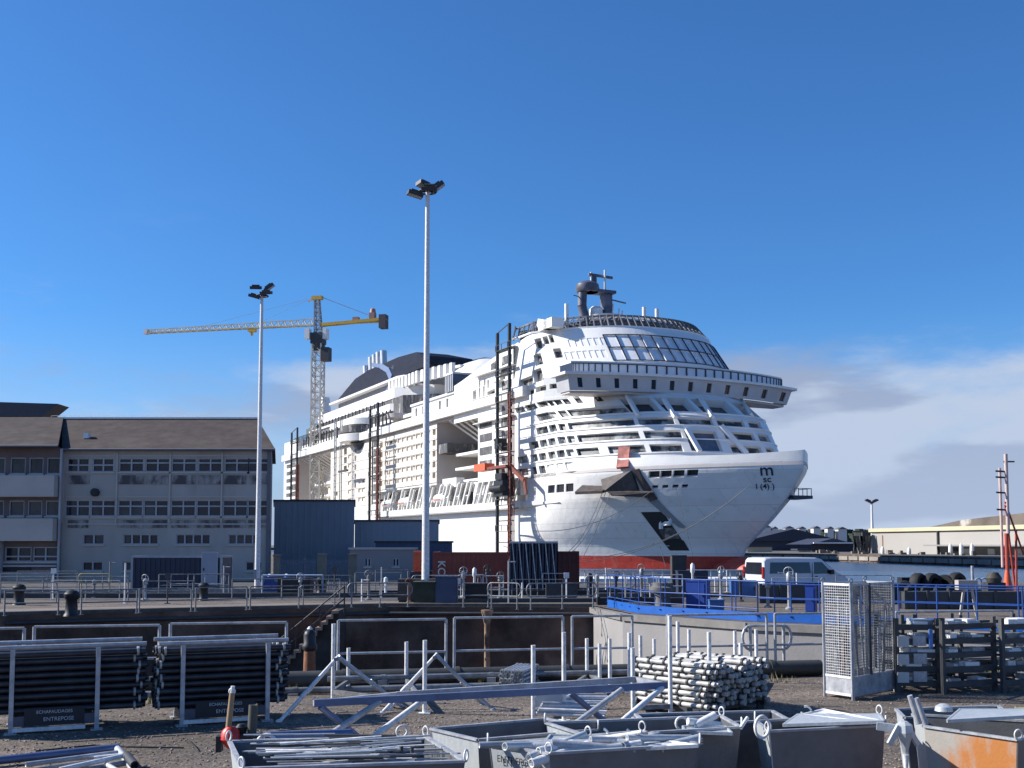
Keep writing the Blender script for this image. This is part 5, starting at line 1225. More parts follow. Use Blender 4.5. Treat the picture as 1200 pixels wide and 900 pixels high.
for i, (a, b, y, h_) in enumerate(((486, 560, 697, 1.0), (600, 660, 701, .9), (700, 770, 697, 1.1), (815, 870, 699, 1.0), (905, 960, 702, 1.0), (980, 1045, 701, 1.1), (200, 260, 695, 1.0), (20, 90, 689, 1.0), (60, 140, 703, .9), (360, 410, 697, 1.0))):
    railing([g2(a, y), g2(b, y)], h_, 'thin grey railing ' + ('behind the olive block and control cabinet', 'low before the corrugated screen foot', 'far back above the left end of the blue railing', 'between the brown box and the van', 'just below the van', 'behind the mesh cage', 'at the foot of the navy container', 'farthest back below the office wing', 'between the two left bollards', 'around the middle gate post')[i], GALVD if i % 2 else GALV, gap=1.0 + (i % 3) * .5, r=.02, loop=i % 3 == 0)
random.seed(33)
for i, px in enumerate((62, 128, 146, 196, 262, 345, 392, 424, 447, 536, 596, 612, 664, 710, 733, 762, 838, 852, 884, 912, 934, 956)):
    p = G(px, random.uniform(694, 708)); h_ = random.uniform(.7, 1.9); k = MB().tube((0, 0, 0), (0, 0, h_), .035, 7).box(-.1, .1, -.1, .1, 0, .03)
    if i % 3 == 0: k.box(-.12, .12, -.04, .04, h_ - .25, h_)
    elif i % 3 == 1: k.tube((0, 0, h_ - .05), (.3, 0, h_ - .05), .03, 6)
    tag(k.build('service_post', random.choice((GALV, GALVD, BRIGHT, DKGREY)), None, p), 'slim service post among the railings of the far quay', 'post', 'service posts on the far quay')
# kerbs, rails and pipes lying on the quay
for i, (a, b, y, w_, h_, m_) in enumerate(((0, 470, 701, .5, .22, DKGREY), (0, 350, 697.5, .3, .3, GALVD), (520, 700, 706, .6, .16, DKGREY), (430, 760, 698, .6, .25, BLACK), (700, 980, 700, .8, .2, ASPH))):
    k = MB(); p, q = G(a, y), G(b, y - .8); k.beam((p.x, p.y, h_ / 2 + .012), (q.x, q.y, h_ / 2 + .012), w_, h_)
    tag(k.build('duct', m_), ('dark cable duct behind the pale road', 'grey pipe duct behind the dark one at the left', 'dark strip duct right of the control cabinet', 'black cable tray below the red container', 'broad duct beside the blue walkway')[i], 'duct')
# pipe with brackets hanging under the quay edge
k = MB()
for a, b in zip(kl, kl[1:]):
    if a[0] > -59: k.tube((a[0], a[1] - .18, -.28), (b[0], b[1] - .18, -.28), .07, 8)
for i in range(16): f = i / 15; x = -18 + 21 * f; y = interp([(c[0], c[1]) for c in kl], x) if False else None
tag(k.build('wall_pipe', DKGREY), 'thin dark pipe running under the far quay edge', 'pipe')
# ---------------------------------------------------------------- blue walkway over the dock wall
gl = [(3.9, 46.5), (4.7, 42.1), (8.25, 37.7), (15.05, 33.2), (22.1, 29.7)]
def offs(pl, d):
    o = []
    for i, p in enumerate(pl):
        a = Vector(pl[max(i - 1, 0)]); b = Vector(pl[min(i + 1, len(pl) - 1)]); t = (b - a).normalized(); o.append((p[0] - t.y * d, p[1] + t.x * d))
    return o
wk = thing('walkway', 'blue painted steel walkway along the top of the lit dock wall', 'walkway', (0, 0, 0))
A0, A1 = offs(gl, .1), offs(gl, 1.3); k = MB(); D_ = MB()
for i in range(len(gl) - 1):
    k.beam((*A0[i], .16), (*A0[i + 1], .16), .06, .30); D_.add([(*A0[i], .2), (*A0[i + 1], .2), (*A1[i + 1], .2), (*A1[i], .2), (*A0[i], .05), (*A0[i + 1], .05), (*A1[i + 1], .05), (*A1[i], .05)], [(0, 1, 2, 3), (7, 6, 5, 4), (3, 2, 6, 7)])
k.build('kick_plate', BLUEP, wk); D_.build('deck', DKGREY, wk)
k = MB(); Ao = offs(gl, -.45)
for i in range(len(gl) - 1): k.beam((*Ao[i], -.12), (*Ao[i + 1], -.12), .5, .24)
tag(k.build('coping', mat('pale_coping', (.22, .205, .19), .9, 0, .2, 2)), 'concrete coping under the blue walkway', 'coping')
GW = mat('gate_wall', (.30, .285, .275), .85, 0, .10, .6, .2, 10, col2=(.24, .225, .215), c2=(.5, .7))
k = MB(); Ag = offs(gl, -.62); Ag[0] = (3.35, 45.9)
for i in range(len(gl) - 1): k.add([(*Ag[i], -7), (*Ag[i + 1], -7), (*Ag[i + 1], -.25), (*Ag[i], -.25), (*gl[i + 1], -.25), (*gl[i], -.25)], [(0, 1, 2, 3), (3, 2, 4, 5)])
tag(k.build('dock_wall', GW), 'smooth pale concrete dock wall lit by the sun under the blue walkway', 'dock wall')
railing(A0[0:3], 1.15, 'blue railing on the left stretch of the walkway by the capstan', BLUE, gap=1.15, rails=(1, .55, .2), group='blue railings of the walkway', z=.2, r=.021)
railing(A0[2:5], 1.15, 'blue railing on the right stretch of the walkway behind the mesh cage', BLUE, gap=1.15, rails=(1, .93, .5), group='blue railings of the walkway', z=.2, r=.021)
railing(A1[0:3], 1.1, 'rear blue railing of the walkway, left stretch', BLUE, gap=1.6, rails=(1, .5), group='blue railings of the walkway', z=.2, r=.021)
railing(A1[2:5], 1.1, 'rear blue railing of the walkway, right stretch', BLUE, gap=1.6, rails=(1, .5), group='blue railings of the walkway', z=.2, r=.021)
def cabinet(px, y, w_, h_, d, m_, label, mside=None, rz=0):
    p = G(px, y); t_ = thing('cabinet', label, 'cabinet', (p.x, p.y, 0), rz)
    MB().box(0, w_, 0, d, .1, h_).box(-.02, w_ + .02, -.02, d + .02, h_, h_ + .04).build('body', m_, t_); MB().box(.05, w_ - .05, -.015, -.002, .18, h_ - .08).build('door', m_, t_)
    MB().box(w_ - .14, w_ - .1, -.04, -.016, h_ * .5, h_ * .6).build('handle', BLACK, t_); MB().box(.04, w_ - .04, .04, d - .04, 0, .1).build('plinth', BLACK, t_); return t_
cabinet(804, 716, .80, 1.15, .6, mat('cabinet_deep_blue', (.012, .05, .28), .5), 'bright blue cabinet standing on the walkway behind its railing', rz=R(-28))
cabinet(832, 718, .55, .45, .4, mat('cabinet_mid_blue', (.05, .14, .35), .5), 'small light blue box beside the bright blue cabinet')
cabinet(944, 722, .35, 1.1, .4, mat('cabinet_deep_blue', (.02, .1, .4)), 'narrow blue cabinet left of the mesh cage', rz=R(-25))
cabinet(640, 702, 1.5, .7, .8, DKGREY, 'low dark cabinet in front of the maroon container end')
cabinet(466, 706, 1.9, 1.0, .9, mat('box_brown', (.05, .045, .045), .7), 'dark brown equipment box left of the olive block')
cabinet(545, 706, 1.0, .8, .7, BLACK, 'black equipment box right of the control cabinet')
cabinet(858, 700, 1.2, .8, .8, mat('cabinet_mid_blue', (.05, .1, .3)), 'blue chest in front of the van')
cabinet(795, 699, 1.5, 1.25, .9, NV, 'dark navy chest behind the capstan')
cabinet(788, 697, .75, 2.0, .7, mat('box_brown', (.08, .06, .05)), 'tall brown box in front of the red boot of the ship')
# blue pump unit near the second lamp mast
pu = thing('pump_unit', 'blue pump unit with white caps at the foot of the second lamp mast', 'pump', G(308, 699)); k = MB(); k.box(0, 1.5, 0, .9, .25, .75); k.box(.1, .5, -.05, .4, .75, .98); k.lathe([(.2, .75), (.2, .92), (.1, .98)], (1.1, .4, 0), 12); k.build('body', BLUE, pu)
k = MB(); k.lathe([(.10, .98), (.11, 1.08), (.05, 1.12)], (.3, .15, 0), 10); k.lathe([(.10, .98), (.11, 1.08), (.05, 1.12)], (1.1, .4, 0), 10); k.box(1.5, 1.8, .1, .5, .4, .8); k.build('cap', WHITE, pu); k = MB(); k.tube((0, -.1, 1.05), (3.0, -.1, 1.05), .05); k.tube((3, -.1, 0), (3, -.1, 1.05), .05); k.tube((0, -.1, 0), (0, -.1, 1.05), .05); k.build('frame', mat('pale_blue', (.3, .38, .5), .5), pu)
k = MB(); p = G(325, 700); k.box(0, 1.6, 0, 1, .1, .95); k.box(.05, 1.55, -.03, 0, .15, .9); tag(k.build('machine_box', BLACK, None, p), 'black box shaped machine right of the blue pump unit', 'machine')
# small fittings on the quay: valve pedestals, standpipes, drums
random.seed(5)
def valve(px, y, h_, label, m_, wheel=True):
    p = G(px, y); t_ = thing('valve_pedestal', label, 'valve', p, random.uniform(-.6, .6), 'valve pedestals on the far quay')
    MB().lathe([(.16, 0), (.16, .05), (.07, .1), (.06, h_ * .7), (.11, h_ * .75), (.10, h_ * .95), (.03, h_)], n=10).build('pedestal', m_, t_)
    if wheel: MB().ring((0, -.02, h_ * 1.0), (0, 1, .2), .19, .02, 14, 5).beam((-.18, 0, h_), (.18, 0, h_), .02, .02).beam((0, 0, h_ - .18), (0, 0, h_ + .18), .02, .02).build('hand_wheel', m_, t_)
for i, (px, y, h_, m_) in enumerate(((543, 700, 1.3, GALV), (556, 702, 1.5, BRIGHT), (571, 699, 1.4, DKGREY), (586, 701, 1.1, GALVD), (700, 703, 1.2, GALV), (722, 700, 1.1, DKGREY), (752, 704, 1.5, GALVD), (812, 701, 1.7, BRIGHT), (845, 703, 1.4, GALV), (868, 705, 1.2, DKGREY), (900, 712, 1.1, GALVD), (925, 714, 1.5, GALV), (432, 703, 1.2, GALVD), (452, 700, 1.0, WHITE), (480, 706, .9, RUST), (352, 700, 1.0, GALV), (110, 701, .9, GALVD), (170, 703, 1.0, GALV))):
    valve(px, y, h_, ('valve pedestal right of the control cabinet', 'bright standpipe in front of the red container', 'dark valve pedestal in front of the red container', 'valve pedestal at the right end of the red container', 'valve pedestal at the left start of the blue railing', 'dark valve pedestal under the red boot of the ship', 'valve pedestal left of the capstan', 'bright standpipe right of the brown box', 'valve pedestal behind the blue cabinet', 'dark valve left of the van', 'valve pedestal below the rear of the van', 'valve pedestal below the van windows', 'valve pedestal left of the brown equipment box', 'white valve between the site cabin and lamp mast', 'small rusty valve touching the olive block', 'valve pedestal at the blue grey fence', 'valve pedestal by the yellow railing', 'valve pedestal by the navy container corner')[i], m_, i % 3 != 1)
# white pontoon afloat between quay and ship
pt = thing('pontoon', 'white work pontoon afloat in front of the red boot of the ship', 'pontoon', (0, 0, 0)); a = A(680, 676, 110); b = A(885, 676, 110)
MB().box(a.x, b.x, 110, 118, WZ - .4, WZ + .75).build('hull', WHITE, pt); k = MB()
for i in range(18): x = a.x + (b.x - a.x) * (i + .5) / 18; k.tube((x, 110.2, WZ + .7), (x, 110.2, WZ + 1.6), .06, 5)
k.tube((a.x, 110.2, WZ + 1.6), (b.x, 110.2, WZ + 1.6), .05, 5); k.box(a.x + 1, b.x - 1, 110, 110.06, WZ + .05, WZ + .3); k.build('rail', GALV, pt)
# tyres, buoys and the signal mast at the right
def tyre(loc, rot, R_=.5, w_=.34, label='', name='tyre', m_=RUBBER):
    k = MB(); k.lathe([(R_ * .55, -w_ / 2), (R_ * .9, -w_ / 2), (R_, -w_ * .3), (R_, w_ * .3), (R_ * .9, w_ / 2), (R_ * .55, w_ / 2), (R_ * .5, 0), (R_ * .55, -w_ / 2)], n=22)
    o = k.build(name, m_, None, loc); o.rotation_euler = rot; tag(o, label, 'tyre', 'tyre fenders heaped at the water side'); return o
Yt = 56
for i, (px, y, s_) in enumerate(((1060, 690, .42), (1076, 684, .55), (1092, 684, .55), (1107, 686, .55), (1121, 684, .58), (1069, 697, .5), (1086, 698, .5), (1101, 698, .5), (1117, 697, .5))):
    p = A(px, y, Yt + (0 if i > 4 else .6)); tyre(p, (R(90), 0, R(random.uniform(-50, 50))) if i < 5 else (R(80), 0, R(15)), s_, .45, ('small tyre at the left end of the heap', 'second tyre of the upper row', 'third tyre of the upper row', 'fourth tyre of the upper row', 'large tyre at the right end of the heap', 'leftmost tyre of the lower row', 'second tyre of the lower row', 'third tyre of the lower row', 'rightmost tyre of the lower row')[i])
k = MB(); a = A(1055, 700, Yt + 1.6); b = A(1128, 700, Yt + 1.6); k.box(a.x, b.x, Yt + 1.3, Yt + 2, 0, .9); tag(k.build('fender_block', BLACK), 'black timber block behind the tyre heap', 'fender')
mt = thing('signal_mast', 'red and white signal mast with crossarm and red slanting stays', 'mast', (A(1181, 690, 52).x, 52, 0)); zt_ = A(1181, 532, 52).z; z2 = A(1174, 548, 52).z; X_ = lambda px, y: A(px, y, 52).x - mt.location.x; Z_ = lambda y: A(1181, y, 52).z
STR = mat('pale_pink_paint', (.55, .42, .38), .6, 0, .15, 2); RD = mat('mast_red', (.40, .06, .035), .5, 0, .2, 2)
MB().tube((X_(1178.5, 533), 0, Z_(625)), (X_(1178.5, 533), 0, zt_), .085, 10).build('pole', STR, mt); MB().tube((X_(1178.5, 600), 0, 0), (X_(1178.5, 600), 0, Z_(625)), .09, 10).build('pole', RD, mt)
MB().tube((X_(1174, 560), .2, Z_(665)), (X_(1174, 560), .2, z2), .07, 8).build('pole', STR, mt)
MB().beam((0, 0, Z_(541)), (.5, 0, Z_(541)), .05, .07).build('bracket', DKGREY, mt)
for y in (552, 559, 577, 597): MB().beam((-.4, 0, Z_(y)), (.15, 0, Z_(y) - .03), .06, .08).build('bracket', DKGREY, mt)
k = MB(); k.tube((0, 0, Z_(588)), (X_(1203, 650), .3, Z_(650)), .045, 7); k.tube((0, 0, Z_(592)), (X_(1200, 690), .8, 0), .05, 7); k.tube((X_(1192, 620), .3, 0), (X_(1194, 620), .3, Z_(620)), .055, 7); k.build('stay', RD, mt)
MB().lathe([(.26, Z_(693)), (.23, Z_(690)), (.09, Z_(668))], n=14).build('cone_base', mat('orange_cone', (.65, .10, .03), .5), mt)
for px, y, lb_ in ((1140, 690, 'pale standing post right of the tyre heap'),):
    p = A(px, 690, 52); tag(MB().tube((0, 0, 0), (0, 0, A(px, 663, 52).z), .07, 8).build('standing_post', GALV, None, (p.x, 52, 0)), lb_, 'post')
k = MB(); p = A(1165, 690, 50)
k.box(-.4, .4, -.3, .3, 0, .9); k.lathe([(.3, .9), (.35, 1.1), (.2, 1.35)], n=10); k.box(-1.3, -.7, -.3, .3, 0, .6); tag(k.build('winch', mat('winch_dark', (.04, .035, .03), .7, 0, .5, 3), None, (p.x, 50, 0)), 'dark winch between the pale post and the signal mast', 'winch')
k = MB()
for px in (1147, 1154, 1161): x = A(px, 690, 50).x; pts = [(x, 50.4, 0), (x, 50.4, .9)] + [(x + .15 - .15 * math.cos(a * math.pi / 6), 50.4, .9 + .18 * math.sin(a * math.pi / 6)) for a in range(1, 7)]; k.path(pts, .03, 5)
tag(k.build('vent_hook', mat('pale_blue', (.3, .38, .5))), 'three thin pale blue hooked vent pipes by the dark winch', 'vent pipe')
# cross members and stored beams behind the walkway right
for i, (a, b, y, h_, m_) in enumerate(((1075, 1200, 706, .5, BLACK), (1060, 1200, 714, .7, DKGREY), (980, 1060, 708, .9, BLACK), (890, 960, 707, .8, DKGREY), (700, 800, 709, .3, BLACK))):
    p, q = G(a, y), G(b, y); k = MB(); k.box(p.x, q.x, p.y, p.y + .7, 0.012, h_)
    for j in range(int((q.x - p.x) / .9)): k.box(p.x + j * .9, p.x + j * .9 + .12, p.y - .06, p.y - .001, .02, h_ + .06)
    tag(k.build('stored_beams', m_), ('black stored beams below the tyre heap', 'dark stored beams behind the right blue railing', 'black stored beams behind the mesh cage', 'dark stored beams under the van', 'flat black beams under the white pontoon')[i], 'beams')
k = MB(); p = G(1135, 722); k.box(-.35, .35, -.05, .3, .95, 1.3); k.beam((-.3, 0, 0), (-.15, 0, .95), .08, .08); k.beam((.3, 0, 0), (.15, 0, .95), .08, .08); tag(k.build('sign_stand', mat('cream_wall2', (.42, .38, .34), .7), None, p), 'pale box on a splayed stand behind the right blue railing', 'stand')
# ---------------------------------------------------------------- stairs and column on the far dock wall
stt = thing('dock_stairs', 'worn stone stairs leading down the far dock wall', 'stairs', (0, 0, 0)); ns = 11
xa, xb_ = A(403, 722, 45.6).x, A(330, 780, 44.6).x
for i in range(1):
    k = MB()
    for j in range(ns): x = xa + (xb_ - xa) * j / ns; wd = abs(xb_ - xa) / ns; z = -.22 * j; k.box(x - wd, x, 44.3, 46.6, -7, z - .02)
    k.build('steps', mat('worn_step', (.055, .045, .038), .9, 0, .4, 2), stt)
    k = MB()
    for j in range(ns): x = xa + (xb_ - xa) * j / ns; wd = abs(xb_ - xa) / ns; z = -.22 * j; k.box(x - wd - .06, x - wd - .002, 44.1, 45.6, z - .24, z - .01); k.box(x - wd, x - .01, 44.1, 44.29, z - .12, z - .01)
    k.build('step_edge', mat('step_sunlit_pink', (.36, .25, .18), .9, 0, .3, 3), stt)  # edges that catch the sun are coloured pale pink to look lit
k = MB(); k.tube((xa + .2, 44.35, .95), (xb_ - .4, 44.35, -1.45), .03); k.tube((xa + .2, 44.35, .45), (xb_ - .4, 44.35, -1.95), .03)
for f in (0, .33, .66, 1): x = xa + .2 + (xb_ - .6 - xa) * f; k.tube((x, 44.35, .95 - 2.4 * f), (x, 44.35, -.1 - 2.4 * f), .03)
k.build('handrail', DKGREY, stt)
p = A(571, 718, 46.1); k = MB(); k.lathe([(.26, -.1), (.20, -.35), (.12, -.7), (.13, -7)], (p.x, 46.1, 0), 10); tag(k.build('rusty_column', mat('pale_rust', (.36, .24, .16), .9, 0, .5, 2, col2=(.12, .07, .05), c2=(.5, .6))), 'rusty flaking column standing against the far dock wall', 'column')
# ================================================================ NEAR EDGE OF THE DOCK
def NE(px, off=0.0):
    k_ = (px - 600) / FPX / 1.03; Y = (21.8 + off) / (1 - .2 * k_); return (k_ * Y, Y)
for i, (a, b) in enumerate(((-60, 16), (28, 178), (191, 330), (392, 521), (531, 661), (672, 744), (786, 905), (915, 1040), (1060, 1200))):
    railing([NE(a, -.25), NE(b, -.25)], 1.12 + (.02 * i if i < 4 else .08), nm_ if False else ('cut off panel at the far left of the near dock railing', 'near dock railing panel above the left tube rack', 'near dock railing panel above the second tube rack', 'near dock railing panel right of the mooring post', 'near dock railing panel over the rusty column', 'near dock railing panel at the left edge of the lit wall', 'near dock railing panel above the tube pile', 'near dock railing panel left of the mesh cage', 'near dock railing panel behind the tray racks')[i], GALV, gap=9, rails=(1, .48), r=.026, group='galvanised railings along the near dock edge')
railing([NE(885, -.1), NE(925, -.1)], .95, 'small round ended railing piece before the lit wall', GALV, gap=1, loop=True, r=.03, group='galvanised railings along the near dock edge')
for i, (a, b, o_, r_, z_, m_) in enumerate(((330, 968, -.75, .155, .16, mat('pipe_grey', (.05, .052, .048), .6, 0, .3, 2)), (-100, 330, -.8, .14, .15, mat('pipe_grey', (.05, .05, .05))), (380, 760, -1.25, .05, .22, GALVD), (-60, 700, -1.6, .06, .07, GALVD), (1050, 1260, -.7, .13, .15, mat('pipe_grey', (.05, .05, .05))))):
    p, q = NE(a, o_), NE(b, o_); k = MB(); k.tube((*p, z_), (*q, z_), r_, 14)
    n = int((Vector(q) - Vector(p)).length / 2.4)
    for j in range(n + 1):
        c = Vector(p).lerp(Vector(q), (j + .5) / (n + 1)); k.tube((c.x - .04, c.y - .008, z_), (c.x + .04, c.y + .008, z_), r_ * 1.15, 14)
        k.box(c.x - .08, c.x + .08, c.y - .16, c.y + .16, 0, max(.02, z_ - r_ * .6))
    tag(k.build('ground_pipe', m_), ('thick grey pipe lying along the near dock edge', 'thick pipe along the dock edge behind the left racks', 'thin upper pipe in the middle of the dock edge', 'thin pipe lying on the gravel before the thick one', 'thick pipe behind the tray racks at the right')[i], 'pipe')
# ================================================================ FOREGROUND YARD
TUBED = mat('dark_tube', (.05, .052, .06), .4, .45, .35, 6)
ENDW = mat('tube_end', (.42, .42, .40), .5, .3, .3, 10)
def tube_mesh(L_, r, m_list):
    k = MB(); k.tube((-L_ / 2, 0, 0), (L_ / 2, 0, 0), r, 8, 0, hollow=True)
    for x in ((-L_ / 2 + .03, L_ / 2 - .12) if L_ > 1.5 or L_ < 1.3 else (-L_ / 2 + .02, -.42, -.12, .2, L_ / 2 - .1)): k.tube((x, 0, 0), (x + .03, 0, 0), r * 1.5, 8, 1)
    o = k.build('steel_tube', m_list); return o
def lay_tubes(first, L_, r, M_, rows, cols, dz, dy, z0, label, group, jit=.03):
    n = 0
    for i in range(rows):
        for j in range(cols):
            if rows > 7 and i == rows - 1 and random.random() < .3: continue
            o = first if n == 0 else first.copy()
            if n: COL.objects.link(o)
            loc = Matrix.Translation(M_ @ Vector((random.uniform(-jit, jit), (j - (cols - 1) / 2) * dy + (dy * .25 if i % 2 else -dy * .25) * .6, z0 + i * dz)))
            o.matrix_world = loc @ Matrix.Rotation(M_.to_euler().z, 4, 'Z') @ Matrix.Rotation(random.uniform(0, 6), 4, 'X'); n += 1
            tag(o, label, 'tube', group)
random.seed(21)
def rack(pl, pr, H_, Ltube, xoff, label, rows, cols, tl, grp, txt=True, depth=.85, top=True):
    a = G(*pl); b = G(*pr); d = (b - a); ang = math.atan2(d.y, d.x); W_ = d.length
    t_ = thing('tube_rack', label, 'rack', (a.x, a.y, 0), ang, 'galvanised tube racks')
    k0 = None
    for x in (0, W_):
        for y in (0, depth):
            if k0 is None: k0 = MB().box(-.03, .03, -.03, .03, 0.02, H_).box(-.08, .08, -.08, .08, 0, .02).build('upright', GALV, t_, (x, y, 0))
            else: c = k0.copy(); COL.objects.link(c); c.parent = t_; c.location = (x, y, 0)
    k = MB()
    for x in (0, W_): k.box(x - .035, x + .035, .03, depth - .03, .12, .22)
    for y in (0, depth): k.box(.03, W_ - .03, y - .031, y + .031, .1, .24)
    k.build('base_frame', mat('rack_blue_grey', (.09, .10, .13), .5, .3, .2, 5), t_)
    MB().box(.02, W_ - .15, -.036, .02, .03, .085).build('bottom_rail', BRIGHT, t_)
    if top:
        k = MB(); k.tube((xoff - Ltube / 2 + W_ / 2, -.0, H_ + .02), (xoff + Ltube / 2 + W_ / 2, 0, H_ + .02), .032, 10); k.tube((xoff - Ltube / 2 + W_ / 2, depth, H_ + .02), (xoff + Ltube / 2 + W_ / 2, depth, H_ + .02), .032, 10); k.build('top_tube', GALV, t_)
    if txt:
        PW = mat('stencil_white', (.6, .6, .58), .7)
        text('ECHAFAUDAGES', .062, PW, t_, (W_ * .50, -.045, .27), (R(90), 0, 0)); text('ENTREPOSE', .075, PW, t_, (W_ * .55, -.045, .165), (R(90), 0, 0))
        MB().box(W_ * .15, W_ * .85, -.042, -.032, .11, .345).build('name_plate', mat('plate_dark', (.02, .022, .03), .6), t_)
    M_ = Matrix.Translation((a.x, a.y, 0)) @ Matrix.Rotation(ang, 4, 'Z') @ Matrix.Translation((W_ / 2 + xoff, depth / 2, 0))
    f = tube_mesh(Ltube, .043, [TUBED, ENDW]); lay_tubes(f, Ltube, .043, M_, rows, cols, (H_ - .30) / rows, (depth - .12) / cols, .30, tl, grp, .055)
    return t_
rack((12, 861), (113, 855), 1.16, 2.6, -.1, 'rack full of long dark tubes cut by the left edge of the photo', 9, 7, 'dark steel tube lying in the full rack at the left edge', 'tubes in the leftmost rack')
rack((213, 851), (313, 845), 1.16, 1.85, -.02, 'rack full of dark tubes with bright tube ends, second from the left', 9, 7, 'dark steel tube lying in the second rack from the left', 'tubes in the second rack')
# pile of props, ends towards the lower right
pa = G(800, 838); ang = R(-47); M_ = Matrix.Translation((pa.x + .38, pa.y + .62, 0)) @ Matrix.Rotation(ang, 4, 'Z')
f = tube_mesh(1.45, .036, [mat('pale_tube', (.50, .49, .46), .5, 0, .45, 5, col2=(.22, .20, .18), c2=(.55, .7)), mat('shaded_end', (.07, .07, .07), .6, .2)])  # collars coloured dark for the shade on the prop ends
for m_ in (): pass
lay_tubes(f, 1.45, .030, M_, 8, 14, .086, .108, .17, 'short galvanised prop lying in the large pile behind the bins', 'props in the large pile', .11)
pr = thing('prop_stillage', 'low stillage carrying the large pile of props', 'stillage', (0, 0, 0)); k = MB()
def loc3(x, y, z): return M_ @ Vector((x, y, z))
for y in (-.75, .75): k.beam(loc3(-.7, y, .10), loc3(.7, y, .10), .07, .07)
for x in (-.55, .55): k.beam(loc3(x, -.8, .10), loc3(x, .8, .10), .06, .06)
for x in (-.6, .6):
    for y in (-.75, .75): p = loc3(x, y, 0); k.box(p.x - .05, p.x + .05, p.y - .05, p.y + .05, 0, .1)
k.build('frame', DKGREY, pr)
# post stillages
def post_stillage(cs, hs_, label, board=False, n_in=0, L_=.8):
    P = [G(*c) for c in cs]; o = P[0]; t_ = thing('post_stillage', label, 'stillage', (o.x, o.y, 0), 0, 'post stillages standing on the gravel')
    for p, h_ in zip(P, hs_):
        q = p - o; MB().tube((q.x, q.y, .015), (q.x, q.y, h_), .034, 10, hollow=True).box(q.x - .09, q.x + .09, q.y - .09, q.y + .09, 0, .015).build('upright', BRIGHT, t_)
    k = MB()
    for i in range(4): a, b = P[i] - o, P[(i + 1) % 4] - o; k.beam(a + Vector((0, 0, .16)), b + Vector((0, 0, .16)), .05, .07)
    k.build('base_frame', GALVD, t_)
    if board:
        a, b = P[0] - o, P[1] - o; d = (b - a).normalized() * .04; k = MB(); k.beam(a + d + Vector((0, 0, .34)), b - d + Vector((0, 0, .30)), .03, .2); k.build('board', mat('board_white', (.60, .59, .56), .6, 0, .08, 4), t_)
    return t_, P
post_stillage([(390, 822), (497.5, 836), (476, 808), (408, 809)], (1.28, 1.12, .85, .75), 'empty post stillage between the two slanting trestles')
t_, P = post_stillage([(625, 848), (661, 845), (703, 806), (688, 802)], (1.13, 1.30, .80, .85), 'post stillage with a white board left of the prop pile', True)
post_stillage([(742, 842), (786, 840), (795, 806), (751, 806)], (1.05, 1.52, 1.2, .95), 'tall post stillage against the left side of the prop pile')
post_stillage([(832, 832), (869, 826), (887, 800), (862, 798)], (1.22, 1.0, 1.0, .95), 'post stillage sticking out of the right side of the prop pile')
post_stillage([(715, 812), (738, 812), (767, 798), (808, 800)], (.95, 1.05, .8, 1.0), 'post stillage behind the white board')
# loose tubes inside and around
def loose(a, b, r, label, m_=BRIGHT, group=None, name='steel_tube', cat='tube'):
    k = MB(); k.tube(a, b, r, 10, hollow=True); return tag(k.build(name, m_), label, cat, group)
random.seed(9)
for i in range(10):
    a = G(628 + i * 1.5, 836 - i * 2.4, .25 + .03 * (i % 3)); d = Vector((.95, -.05 + .04 * i, -.04)); loose(a, a + d, .024, 'bright tube lying in the stillage with the white board', GALV if i % 2 else BRIGHT, 'tubes in the stillage with the white board')
# small bundle of props standing ends on, px 595-622
M2 = Matrix.Translation(G(609, 806)) @ Matrix.Rotation(R(75), 4, 'Z'); f = tube_mesh(1.2, .03, [GALV, ENDW]); lay_tubes(f, 1.2, .03, M2, 5, 6, .072, .075, .06, 'short tube of the small bundle left of the white board stillage', 'tubes of the small bundle', .05)
# clutter seen beside: lattice of clamps on the ground
# folding trestles (inverted V)
def vtrestle(apex, Ya, feetL, feetR, label):
    ap = A(*apex, Ya); t_ = thing('folding_trestle', label, 'trestle', (ap.x, ap.y, 0), 0, 'slanting folding trestles'); o = Vector((ap.x, ap.y, 0))
    for ft in feetL + feetR:
        f = G(*ft) - o; off = Vector(((f.x) * .04, .12 if ft in feetL[1:] + feetR[1:] else -.06, 0)); top = Vector((0, 0, ap.z)) + off
        k = MB(); k.tube(f, top + (top - f).normalized() * .06, .026, 8); m_ = f.lerp(top, .38); k.tube(m_, m_ + (top - f).normalized() * .12, .036, 8); k.lathe([(.05, 0), (.05, .02), (.02, .04)], f, 8); k.build('leg', GALV if ft in feetR else BRIGHT, t_)
    k = MB(); k.tube((-.02, -.12, ap.z), (.0, .2, ap.z), .03, 8); k.build('hinge', GALVD, t_)
vtrestle((396, 772), 17.8, [(327, 846), (336, 838)], [(470, 828), (462, 820)], 'left slanting trestle right of the second tube rack')
vtrestle((511, 770), 17.8, [(447, 836), (456, 832)], [(578, 832), (566, 826)], 'right slanting trestle in the middle of the yard')
